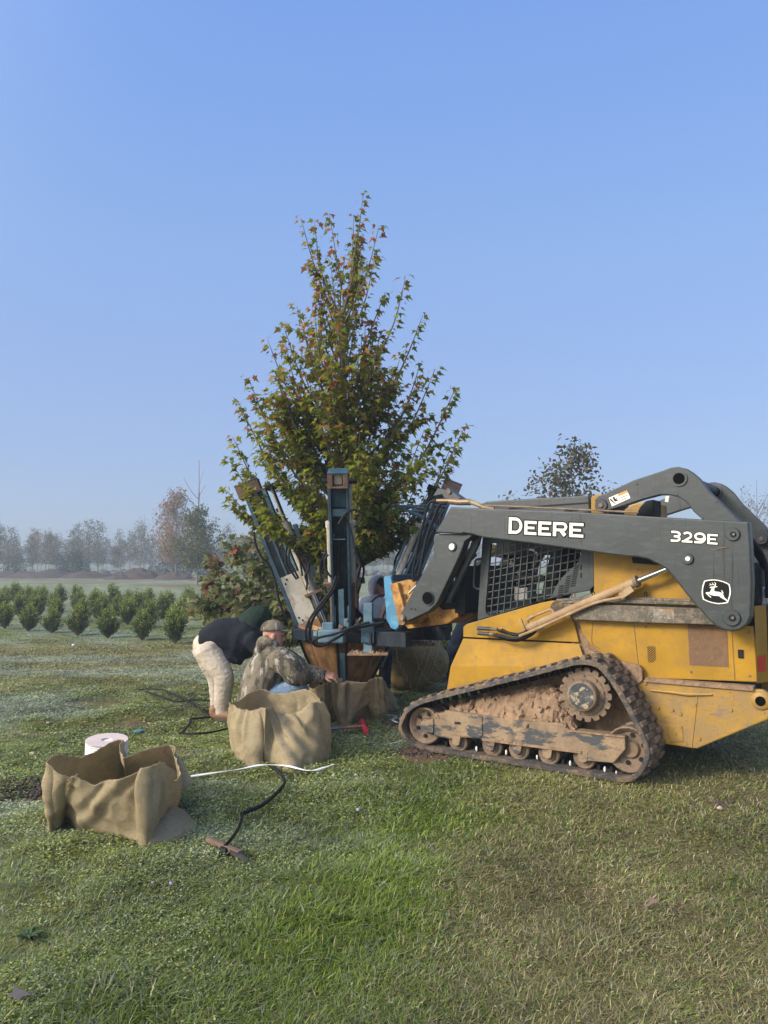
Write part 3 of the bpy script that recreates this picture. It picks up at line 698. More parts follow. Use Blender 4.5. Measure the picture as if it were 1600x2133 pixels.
b = MB(); b.bar(MP(1320, 1296, E0 - .001), MP(1330, 1386, E0 - .001), .004, .004); part('panel_seam', b, M_RUST, ed); b = MB(); b.tube(spline([MP(1238, 1292, E0), MP(1234, 1310, E0), MP(1234, 1340, E0), MP(1250, 1352, E0)], 5), .003, 6); part('panel_seam', b, M_RUST, ed)
quad('brown_mesh_vent', [(1432, 1290), (1514, 1292), (1518, 1390), (1437, 1385)], E0, M_RUST, ed, .003)
b = MB()
for k in range(9):
    for (dx0, dx1) in ((0, 17),):
        y = 1350 + k * 4.6; x0, x1 = 1348 + .3 * k, 1365 + .2 * k
        ya, yb = y, y - 15
        # slanted slots clipped to the little louvre field
        t0 = 0 if ya <= 1380 else (ya - 1380) / 15; t1 = 1 if yb >= 1346 else (ya - 1346) / 15
        if t1 > t0: b.bar(MP(x0 + (x1 - x0) * t0, ya - 15 * t0, E0 - .002), MP(x0 + (x1 - x0) * t1, ya - 15 * t1, E0 - .002), .002, .0045)
part('louvre', b, M_BLK, ed)
b = MB(); b.prism(outl([(1186, 1285), (1215, 1290), (1240, 1345), (1300, 1375), (1345, 1385), (1345, 1440), (1200, 1440)], .47), .47, .52); part('muddy_inner_panel', b, M_MUD)
# muddy sill bar, ledge with pipes above it
b = MB(); b.prism(outl([(1172, 1258), (1300, 1261), (1470, 1268), (1500, 1302), (1330, 1297), (1200, 1291), (1180, 1275)], .33), .33, .44); part('sill_bar', b, M_SILL, bev=.008)
b = MB(); b.box((M2(1330, 1255, .42)[0], .42, M2(1330, 1255, .42)[1] + .008), (1.0, .16, .02)); b.tube([MP(1160, 1251, .36), MP(1250, 1245, .36), MP(1440, 1252, .36)], .014, 8); b.tube([MP(1170, 1256, .35), MP(1270, 1250, .35), MP(1450, 1258, .35)], .012, 8)
part('hydraulic_pipe', b, M_SILL)
b = MB()
for x in (1236, 1345): b.tube(spline([MP(x - 2, 1242, .40), MP(x - 2, 1235, .40), MP(x + 2, 1234, .40), MP(x + 3, 1243, .40)], 4), .004, 6)
part('wire_clip', b, M_BLK)
quad('worn_decal', [(1360, 1268), (1404, 1269.5), (1405, 1290), (1362, 1288)], .33, pm('worn_pale_decal', (.30, .26, .20), [((.14, .115, .085), 22, .42, .56), ((.42, .36, .30), 60, .6, .7)], rough=.8), ed, .002)
quad('worn_decal', [(1381, 1269), (1404, 1270), (1404, 1275), (1382, 1274)], .33, pm('worn_orange_decal', (.34, .17, .08), [((.16, .12, .09), 26, .45, .6)], rough=.8), ed, .003)
for q in ((1440, 1312), (1440, 1400), (1560, 1318), (1562, 1408), (1345, 1306), (1520, 1312)): part('door_bolt', MB().lathe([(.006, -.006), (.009, -.002), (.010, 0)], MP(*q, E0), (0, 1, 0), 8), M_STEEL, ed)
b = MB(); b.box(MP(1543, 1362, E0 - .006), (.035, .012, .06)); part('door_latch', b, M_BLK, ed, bev=.003)
b = MB(); b.bar(MP(1524, 1306, E0 - .001), MP(1531, 1416, E0 - .001), .004, .004); part('panel_seam', b, M_RUST, ed)
# rear frame
R0 = .38
rf = [(1339, 1416), (1422, 1421), (1432, 1424), (1437, 1429), (1500, 1432), (1590, 1437), (1601, 1445), (1607, 1462), (1606, 1485), (1600, 1499), (1452, 1560), (1441, 1559), (1385, 1550), (1340, 1545), (1280, 1500), (1290, 1430)]
b = MB(); b.prism(outl(rf, R0), R0, R0 + .05); rfo = part('rear_frame', b, M_YELD, bev=.01)
b = MB(); b.prism(outl(rf, R0), 1.57, 1.62); part('rear_frame', b, M_YELD)
b = MB(); xa = M2(1345, 1416, R0)[0]; xb = M2(1570, 1432, R0)[0]; z = M2(1500, 1430, R0)[1]; b.box(((xa + xb) / 2, R0 + .03, z + .005), (xb - xa, .10, .03)); part('frame_ledge', b, M_MUD, rfo)
b = MB(); b.bar(MP(1452, 1450, R0 - .002), MP(1440, 1556, R0 - .002), .012, .006, up=(0, 1, 0)); b.tube([MP(1355, 1438, R0 - .012), MP(1400, 1442, R0 - .012), MP(1430, 1446, R0 - .012), MP(1483, 1447, R0 - .012)], [.006, .012, .014, .006], 8); part('frame_rib', b, M_YELD, rfo)
c = MP(1585, 1460, R0); part('tie_down_ring', MB().lathe([(.052, -.018), (.062, -.01), (.062, .03)], c, (0, 1, 0), 28), M_YELD, rfo); part('tie_down_hole_shade', MB().lathe([(.034, -.0195), (.034, -.018)], c, (0, 1, 0), 24), M_BORE_SHADE, rfo)
for q in ((1345, 1424), (1371, 1474), (1401, 1479), (1418, 1487), (1448, 1468), (1523, 1479), (1418, 1515), (1397, 1542), (1457, 1539), (1407, 1528)):
    part('bolt', MB().lathe([(.011, -.010), (.013, 0)], MP(*q, R0), (0, 1, 0), 6), M_YELD, rfo)
b = MB(); b.prism(outl([(1393, 1510), (1422, 1512), (1424, 1545), (1394, 1546)], R0), R0 - .006, R0); part('cover_plate', b, M_YELD, rfo, bev=.004)
b = MB(); b.prism(outl([(1225, 1352), (1268, 1373), (1332, 1386), (1338, 1396), (1338, 1418), (1300, 1450), (1220, 1420)], .36), .36, .40); part('rear_mud_guard', b, M_MUD, bev=.006)
# rear door: turned-in corner, reflector, black grille
xr0 = M2(1574, 1345, E0)[0]; zt = M2(1570, 1262, E0)[1]; zb = M2(1578, 1424, E0)[1]; RDX = M2(1599, 1345, E0 + .15)[0] - xr0
b = MB(); b.add([(xr0, E0, zb), (xr0 + RDX, E0 + .15, zb), (xr0 + RDX, E0 + .15, zt), (xr0, E0, zt), (xr0 + RDX, 1.43, zb), (xr0 + RDX, 1.43, zt), (xr0, 1.58, zb), (xr0, 1.58, zt)], [[0, 1, 2, 3]]); b.v = b.v[:4]
rd = part('rear_door', b, M_YEL)
b = MB(); b.add([(xr0 + RDX, 1.43, zb), (xr0 + RDX, 1.43, zt), (xr0, 1.58, zb), (xr0, 1.58, zt)], [[0, 2, 3, 1]]); part('door_corner', b, M_YEL, rd)
quadp = [Vector((xr0 + t * RDX + .002, E0 + t * .15 - .002, z)) for t, z in ((.14, .93), (.78, .93), (.78, .815), (.14, .815))]
b = MB(); b.add(quadp, [[0, 1, 2, 3], [3, 2, 1, 0]][1:]); part('red_reflector', b, M_RED, rd)
b = MB(); b.box((xr0 + RDX - .005, 1.0, (zb + zt) / 2), (.02, .86, zt - zb - .02)); gr = part('rear_grille', b, M_BLK, rd)
b = MB()
for k in range(26): b.box((xr0 + RDX + .008, 1.0, zb + .02 + k * (zt - zb - .04) / 25), (.008, .84, .006))
part('grille_bar', b, M_GREY, gr)
b = MB(); b.box((xr0 - .42, 1.0, zt - .22), (.80, 1.10, .50)); part('engine_bay', b, M_BLK)
b = MB(); b.box((xr0 - .20, 1.0, zt + .14), (.44, .90, .34)); part('rear_hood', b, M_BLK, bev=.05)
b = MB(); b.box((xr0 - .02, .95, zt + .05), (.12, .55, .16)); part('silver_heat_shield', b, pm('crumpled_foil', (.30, .31, .34), [((.12, .12, .13), 14, .5, .62)], rough=.3, metal=.6, bump=.8, bscale=14), bev=.03)
b = MB()
for k, (y, dz) in enumerate(((.55, 0), (.62, .05), (.7, .1))): b.tube(spline([(xr0 - .15, y, zt + .55), (xr0 - .02, y, zt + .47 - dz), (xr0 + RDX, y + .05, zt + .3 - dz), (xr0 + RDX, y + .1, zt + .05)], 6), .016, 8)
part('rear_hose', b, M_RUB)
b = MB(); b.box((-.30, 1.0, .72), (2.0, 1.05, .55)); part('belly_pan', b, M_BLK)

# ---- tracks
TW = .42
loop_px = [(829, 1520), (833, 1497), (846, 1475), (872, 1459), (905, 1449), (1000, 1425), (1100, 1400), (1160, 1384), (1205, 1374), (1238, 1377), (1258, 1390), (1283, 1420), (1310, 1466), (1338, 1520), (1352, 1555), (1353, 1582), (1343, 1605), (1325, 1624), (1298, 1634), (1250, 1629), (1200, 1620), (1060, 1596), (925, 1573), (875, 1562), (848, 1548)]
lp = outl(loop_px, 0.0)
lp = [(x, max(z, .012)) for x, z in lp]
def resample(P, N):
    S_ = spline([(p[0], p[1], 0) for p in P], 10, True); L = [0]
    for i in range(len(S_)): L.append(L[-1] + (S_[(i + 1) % len(S_)] - S_[i]).length)
    out = []
    for k in range(N):
        t = L[-1] * k / N; i = max(j for j in range(len(L)) if L[j] <= t + 1e-9); i = min(i, len(S_) - 1)
        f = (t - L[i]) / max(L[i + 1] - L[i], 1e-9); out.append(S_[i].lerp(S_[(i + 1) % len(S_)], f))
    return out
NP = 108; path = resample(lp, NP)
def track_frames():
    fr = []
    for i in range(NP):
        t = (path[(i + 1) % NP] - path[i - 1]).normalized(); n = Vector((t.y, -t.x, 0))
        fr.append((path[i], t, n))
    # outward normals
    c = sum((p for p in path), Vector()) / NP
    if sum((f[0] - c).dot(f[2]) for f in fr) < 0: fr = [(p, t, -n) for p, t, n in fr]
    return fr
FR = track_frames()
def make_track(y0):
    b = MB(); ths = .038; prof = [(-.022, 0), (-.006, .004), (0, .014), (-.004, .03), (-.004, TW - .03), (0, TW - .014), (-.006, TW - .004), (-.022, TW), (-ths, TW), (-ths, 0)]
    K = len(prof); vs = []
    for i, (p, t, n) in enumerate(FR):
        for (h, y) in prof:
            q = p + n * (h + .004 * mnoise.noise(Vector((i * .9, y * 20, y0))))
            vs.append((q.x, y0 + y, q.y))
    fs = [[i * K + k, i * K + (k + 1) % K, ((i + 1) % NP) * K + (k + 1) % K, ((i + 1) % NP) * K + k] for i in range(NP) for k in range(K)]
    b.add(vs, fs, True)
    t_ = part('rubber_track', b, M_TRK)
    # tread blocks: two staggered blocks across, rounded with mud
    lg = MB()
    for i in range(0, NP, 2):
        p, t, n = FR[i]
        for s, (ya, yb) in enumerate(((.012, .16), (.15, .29), (.275, TW - .012))):
            pp, tt, nn = FR[(i + (s % 2)) % NP]
            q0 = pp - nn * .006; hh = .016 + .010 * random.random(); w = .024 + .004 * random.random(); vs = []
            for (u, h) in ((-w, 0), (-w * .75, hh), (w * .75, hh), (w, 0)):
                for y in (ya, yb):
                    yy = y + (.012 if y == ya else -.012) * (h > 0); q = q0 + tt * u + nn * h
                    vs.append((q.x, y0 + yy + random.uniform(-.004, .004), q.y))
            lg.add(vs, [[0, 2, 3, 1], [2, 4, 5, 3], [4, 6, 7, 5], [0, 1, 7, 6], [0, 6, 4, 2], [1, 3, 5, 7]])
    o = part('tread_block', lg, M_LUG, t_); o['kind'] = 'stuff'; o['label'] = 'rows of mud-caked rubber tread blocks'; bevel(o, .008, 2)
    # inner drive teeth
    dt = MB()
    for i in range(0, NP, 2):
        p, t, n = FR[i]; q = p - n * .055
        R = Matrix((Vector((t.x, 0, t.y)), Vector((0, 1, 0)), Vector((n.x, 0, n.y)))).transposed()
        for yy in (.13, .26): dt.box((q.x, y0 + yy, q.y), (.022, .04, .05), R)
    o = part('drive_tooth', dt, M_RUB, t_); o['kind'] = 'stuff'; o['label'] = 'rows of inner track guide teeth'
    return t_
make_track(0.0); make_track(1.58)
def wheel_set(y0, near):
    sg = 1
    def lth(name, px, py, prof, m, parent=None, n=36):
        c = MP(px, py, 0.05); c.y = y0 + .05 if near else y0 + TW - .05
        ax = (0, 1, 0) if near else (0, -1, 0)
        return part(name, MB().lathe(prof, c, ax, n), m, parent)
    for (px, py, r) in ((884, 1512, .152), (1309, 1562, .165)):
        o = lth('idler_wheel', px, py, [(.055, .035), (.06, .03), (r * .45, .055), (r * .72, .05), (r * .86, .012), (r * .94, 0), (r, .006), (r, .05), (r * .9, .06), (r * .9, .2), (r, .21), (r, .27)], M_STEEL)
        c = MP(px, py, 0.05)
        for k in range(6):
            th = math.radians(60 * k + 20); q = Vector((c.x + math.cos(th) * r * .62, y0 + .098 if near else y0 + TW - .098, c.z + math.sin(th) * r * .62))
            part('wheel_hole', MB().lathe([(.016, -.012), (.016, .004)], q, (0, 1, 0), 12), M_BLK, o)
    for (px, py) in ((950, 1546), (1021, 1556), (1077, 1563), (1140, 1572), (1214, 1580)):
        r = .086
        o = lth('track_roller', px, py, [(.02, .0), (.032, 0), (.034, .02), (.058, .022), (.06, .03), (r * .9, .028), (r, .036), (r, .08), (r * .7, .09), (r * .7, .2), (r, .21), (r, .26)], M_STEEL, n=28)
        lth('roller_cap', px, py, [(.014, -.012), (.02, -.008), (.022, .0)], M_STEEL, o, 8)
    # sprocket with cut-outs between teeth
    c = MP(1217, 1448, .07); c.y = y0 + .09 if near else y0 + TW - .12; N = 17; b = MB(); pts = []
    for k in range(N):
        a0 = 2 * math.pi * k / N; st = 2 * math.pi / N
        for f, rr in ((-.34, .196), (-.2, .203), (.2, .203), (.34, .196), (.38, .182), (.44, .176), (.5, .174), (.56, .176), (.62, .182)):
            pts.append((c.x + rr * math.cos(a0 + f * st), c.z + rr * math.sin(a0 + f * st)))
    b.prism(pts, c.y, c.y + .03); so = part('sprocket', b, M_STEEL, bev=.003)
    c2 = c.copy()
    part('sprocket_ring', MB().lathe([(.13, -.012), (.15, -.008), (.155, 0)], c2, (0, 1, 0), 36), M_STEEL, so)
    part('hub', MB().lathe([(.103, -.085), (.112, -.078), (.116, -.07), (.118, 0)], c2, (0, 1, 0), 36), M_STEEL, so)
    hc = part('hub_cap', MB().lathe([(.094, -.0885), (.097, -.085)], c2, (0, 1, 0), 36), pm('scuffed_black_hub', (.03, .032, .036), [((.07, .07, .07), 9, .5, .62), ((.33, .25, .15), 24, .53, .58)], rough=.5), so)
    for k in range(9):
        th = 2 * math.pi * k / 9 + .2; q = Vector((c.x + .142 * math.cos(th), c.y - .008, c.z + .142 * math.sin(th)))
        part('sprocket_bolt', MB().lathe([(.010, -.010), (.012, 0)], q, (0, 1, 0), 6), M_STEEL, so)
    # roller frame
    fy = .035
    fr_px = [(904, 1487), (925, 1485), (929, 1480), (1006, 1491), (1090, 1503), (1172, 1507), (1185, 1521), (1302, 1534), (1303, 1561), (1278, 1590), (1218, 1585), (1212, 1567), (1140, 1557), (1006, 1540), (952, 1536), (937, 1540), (903, 1533)]
    b = MB(); b.prism(outl(fr_px, fy), y0 + (fy if near else TW - fy - .12), y0 + (fy + .12 if near else TW - fy)); fo = part('roller_frame', b, M_FRAME, bev=.008)
    if near:
        b = MB(); b.prism(outl([(928, 1480), (1005, 1491), (1006, 1530), (1000, 1537), (940, 1531), (929, 1520)], fy), y0 + fy - .008, y0 + fy); part('frame_cover', b, M_FRAME, fo, bev=.006)
        b = MB(); b.prism(outl([(948, 1503), (960, 1504), (961, 1509), (948, 1508)], fy), y0 + fy - .009, y0 + fy - .0085); part('cover_slot', b, M_BLK, fo)
        b = MB(); b.prism(outl([(878, 1503), (904, 1497), (904, 1527), (880, 1523), (876, 1512)], fy), y0 + fy - .012, y0 + fy + .03); part('idler_bracket', b, M_FRAME, fo, bev=.006)
        b = MB(); b.bar(MP(1005, 1540, fy - .004), MP(1212, 1567, fy - .004), .02, .018); b.bar(MP(1185, 1522, fy - .006), MP(1302, 1535, fy - .006), .014, .012); part('frame_flange', b, M_MUD, fo)
        for (px, py) in ((950, 1546), (1021, 1556), (1077, 1563), (1140, 1572), (1214, 1580)):
            a = M2(px, py, fy); b = MB(); b.prism([(a[0] - .045, a[1] + .06), (a[0] + .045, a[1] + .06), (a[0] + .03, a[1] - .02), (a[0], a[1] - .032), (a[0] - .03, a[1] - .02)], y0 + fy - .004, y0 + fy + .02); part('roller_hanger', b, M_FRAME, fo, bev=.004)
        for px, py, s in ((993, 1560, 1), (1055, 1567, 1), (1119, 1577, .8), (1188, 1590, 1), (1260, 1603, 1), (1284, 1609, .6)):
            part('worn_guide_lug', MB().ico(MP(px, py, .10), .014 * s, 2, .2, px, (.7, .7, 1.6)), pm('worn_steel_tip', (.75, .73, .68), rough=.4) if px == 993 else bpy.data.materials['worn_steel_tip'], fo)
wheel_set(0.0, True); wheel_set(1.58, False)
# heap of dried mud on top of the roller frame
def mud_heap():
    n, mY = 90, 14; xa = M2(915, 1490, .1)[0]; xb = M2(1200, 1500, .1)[0]; vs = []
    for i in range(n + 1):
        u = i / n; x = xa + (xb - xa) * u
        px = 915 + (1200 - 915) * u
        zt_ = M2(px, np.interp(px, [915, 930, 960, 1000, 1040, 1080, 1110, 1140, 1165, 1180, 1200], [1487, 1473, 1462, 1452, 1446, 1436, 1430, 1428, 1436, 1465, 1510]), .2)[1]
        zb_ = M2(px, np.interp(px, [915, 930, 1006, 1090, 1172, 1200], [1495, 1495, 1503, 1513, 1516, 1527]), .06)[1]
        for j in range(mY + 1):
            v = j / mY; y = .052 + .20 * v ** 1.25; z = zb_ + (zt_ - zb_) * math.sin(v * math.pi / 2) ** .9
            q = Vector((x * 9, y * 9, z * 9)); d = mnoise.fractal(q, 1, 2, 4) * .024 + abs(mnoise.noise(q * 2.3)) * .020 - max(0, .12 - abs(mnoise.noise(q * 1.4 + Vector((5, 5, 5))))) * .12
            vs.append((x + .4 * d, y - d * 1.1, z + d * .9))
    fs = [[i * (mY + 1) + j, (i + 1) * (mY + 1) + j, (i + 1) * (mY + 1) + j + 1, i * (mY + 1) + j + 1] for i in range(n) for j in range(mY)]
    b = MB(); b.add(vs, fs, True)
    for k in range(110):
        u = random.random(); v = random.random(); i = int(u * n); j = int(v * mY); p = vs[i * (mY + 1) + j]; b.ico(p, .006 + .030 * random.random() ** 2.2, 1, .6, k)
    return part('dried_mud', b, M_MUD)
mud_heap()
b = MB(); b.prism(outl([(905, 1470), (1160, 1400), (1290, 1420), (1330, 1540), (1180, 1540), (905, 1500)], .30), .34, .36); part('track_inner_wall', b, M_MUD)

# ---- lift cylinder with hoses
c0 = MP(1100, 1309, .33); c1 = MP(1322, 1213, .33); c2 = MP(1392, 1184, .30)
ly = part('lift_cylinder', MB().cyl(c0, c1, .036), M_CYL)
part('cylinder_collar', MB().cyl(c1, c1 + (c2 - c1).normalized() * .03, .045), M_STEEL, ly)
part('cylinder_rod', MB().cyl(c1, c2, .021), M_CHR, ly)
part('cylinder_pipe', MB().tube(spline([MP(1082, 1325, .29), MP(1130, 1305, .29), MP(1220, 1264, .29), MP(1255, 1252, .29), MP(1290, 1245, .29), MP(1310, 1236, .30), MP(1314, 1228, .31)], 6), .012, 8), M_CYL, ly)
b = MB(); b.bar(MP(1293, 1242, .29), MP(1318, 1225, .29), .03, .05); part('cylinder_bracket', b, M_CYL, ly); b = MB(); b.bar(MP(1084, 1290, .285), MP(1093, 1312, .285), .02, .02); part('cylinder_bracket', b, M_CYL, ly)
part('hook_pipe', MB().tube(spline([MP(1100, 1298, .38), MP(1098, 1290, .38), MP(1106, 1286, .36), MP(1140, 1272, .36), MP(1148, 1270, .34), MP(1153, 1275, .33), MP(1152, 1283, .32), MP(1143, 1290, .31)], 6), .011, 8), M_CYL, ly)
b = MB(); b.cyl(MP(1098, 1292, .37), MP(1112, 1283, .37), .016, 8); part('pipe_fitting', b, M_CYL, ly)
hs = None
for k, q in enumerate(([(1038, 1313), (1060, 1319), (1085, 1321), (1110, 1307), (1125, 1297)], [(1028, 1322), (1050, 1330), (1078, 1334), (1105, 1323), (1122, 1309)], [(1045, 1312), (1070, 1322), (1092, 1318), (1112, 1303)], [(1040, 1324), (1065, 1330), (1090, 1327), (1118, 1311)])):
    o = part('hydraulic_hose', MB().tube(spline([MP(x, y, .34 - .012 * k) for x, y in q], 8), .0135, 8), M_RUB, ly)
for (a, c_) in (((995, 1309), (1022, 1310)), ((996, 1319), (1020, 1321))):
    part('quick_coupling', MB().cyl(MP(*a, .34), MP(*c_, .34), .017, 14), M_DKM, ly); part('coupling_collar', MB().cyl(MP(*c_, .34), MP(c_[0] + 14, c_[1] + 1, .34), .0145, 14), M_STEEL, ly)
for (a, c_) in (((1118, 1302), (1132, 1293)), ((1118, 1313), (1131, 1306))): part('hose_fitting', MB().cyl(MP(*a, .31), MP(*c_, .31), .017, 8), M_CYL, ly)

# ---- front coupler, tilt cylinders, hose bundle over the arm's front end
QY = .36
b = MB()
b.prism(outl([(812, 1216), (828, 1214), (848, 1290), (840, 1303), (830, 1302)], QY), QY, 1.62)
b.prism(outl([(815, 1216), (850, 1207), (868, 1213), (862, 1240), (845, 1262), (838, 1290)], QY + .05), QY + .05, QY + .09)
b.prism(outl([(842, 1300), (912, 1262), (952, 1256), (955, 1285), (930, 1300), (850, 1310)], QY + .4), QY + .4, QY + .9)
qc = part('quick_coupler', b, M_QT, bev=.006)
disc('coupler_pin', 844, 1242, QY + .045, .024, .012, M_DKM, qc, 16); disc('coupler_eye', 844, 1242, QY + .05, .034, .008, M_QT, qc, 20)
part('coupler_rod', MB().cyl(MP(852, 1236, QY + .02), MP(868, 1220, QY + .02), .010), M_CHR, qc)
for y in (.55, 1.38):
    tc_ = part('tilt_cylinder', MB().cyl(MP(985, 1150, y), MP(905, 1225, y), .05), M_BLK); part('tilt_rod', MB().cyl(MP(905, 1225, y), MP(872, 1255, y), .025), M_CHR, tc_)
b = MB(); z1 = M2(950, 1215, .6); b.box((z1[0] + .12, 1.0, z1[1] - .05), (.10, 1.1, .42)); b.cyl((z1[0] - .1, .35, z1[1] - .05), (z1[0] - .1, 1.65, z1[1] - .05), .07); b.cyl((z1[0] + .02, .35, z1[1] - .17), (z1[0] + .02, 1.65, z1[1] - .17), .06)
part('front_crossmember', b, M_BLK)
b = MB(); b.bar(MP(962, 1208, .75), MP(1008, 1165, .75), .05, .035); part('step_rail', b, M_GREY)
# hydraulic couplers on the arm's front top corner
b = MB(); b.prism(outl([(907, 1034), (916, 1018), (926, 1019), (932, 1022), (938, 1016), (948, 1026), (965, 1038), (955, 1044), (930, 1038), (926, 1030), (908, 1034)], AY + .10), AY + .06, AY + .16); hb = part('hose_bracket', b, M_GREY, arm, bev=.003)
disc('bracket_pin', 936, 1025, AY + .055, .018, .012, M_STEEL, hb, 16)
hp = Vector((0, 0, 0))
b = MB(); b.cyl(MP(911, 1043, AY + .06), MP(937, 1043, AY + .06), .018, 12); b.cyl(MP(937, 1044, AY + .06), MP(957, 1046, AY + .06), .028, 14); b.tube(spline([MP(957, 1046, AY + .06), MP(980, 1046, AY + .06), MP(992, 1050, AY + .06), MP(1010, 1057, AY + .07), MP(1030, 1061, AY + .08)], 5), [.028] * 6 + [.02] * 15, 12)
part('hose_coupling', b, pm('brown_brass', (.20, .13, .075), [((.35, .28, .15), 12, .5, .6)], rough=.45, metal=.4), arm)
for q, r in (([(911, 1043), (899, 1045), (890, 1056), (882, 1090), (874, 1120), (866, 1160), (860, 1192), (862, 1212)], .0125), ([(930, 1048), (918, 1050), (910, 1064), (902, 1085), (890, 1115), (880, 1160), (872, 1200)], .0145),
             ([(922, 1055), (912, 1085), (898, 1115), (884, 1140), (868, 1165)], .007), ([(908, 1036), (900, 1065), (886, 1095), (880, 1105)], .006), ([(905, 1040), (893, 1080), (882, 1102)], .006), ([(926, 1062), (918, 1075), (917, 1090)], .009)):
    part('arm_hose', MB().tube(spline([MP(x, y, AY + .16) for x, y in q], 8), r, 8), M_RUB, arm)
# ================================================================== the blue tree spade
def WM(x, y, z): return LO + LX * x + LY * y + Vector((0, 0, z))     # machine frame -> world
TC = WM(-3.25, 1.0, 0.0)                                             # centre of the maple being dug
M_BLUE = pm('worn_blue_paint', (.024, .060, .092), [((.05, .10, .135), 10, .5, .65), ((.17, .085, .04), 16, .60, .68), ((.02, .05, .09), 40, .62, .72)], rough=.5, bump=.1, bscale=50)
M_BLUED = pm('dark_blue_paint', (.008, .014, .022), [((.022, .030, .038), 12, .48, .62, (1, 1, .3)), ((.10, .055, .03), 26, .60, .68, (2, 2, .35))], rough=.6, spec=.25, bump=.15, bscale=50)
M_PALE = pm('pale_blue_paint', (.115, .20, .245), [((.065, .135, .18), 9, .5, .62), ((.22, .12, .06), 22, .63, .7)], rough=.55)
M_BRUST = pm('rusty_blade', (.20, .095, .035), [((.30, .165, .06), 6, .42, .62, (1, 1, .5)), ((.10, .05, .025), 8, .52, .66), ((.35, .24, .13), 38, .62, .72)], rough=.62, bump=.25, bscale=60, metal=.15)
M_IVORY = pm('ivory_paint', (.42, .38, .30), [((.48, .45, .38), 9, .5, .62), ((.28, .12, .045), 13, .57, .68, (1, 1, .5))], rough=.5)
M_BRB = pm('bright_blue_paint', (.04, .19, .32), [((.09, .27, .38), 10, .5, .65), ((.16, .09, .05), 16, .63, .7)], rough=.5)
M_BROWN = pm('rusty_brown', (.13, .075, .05), [((.2, .12, .08), 18, .5, .65)], rough=.75)

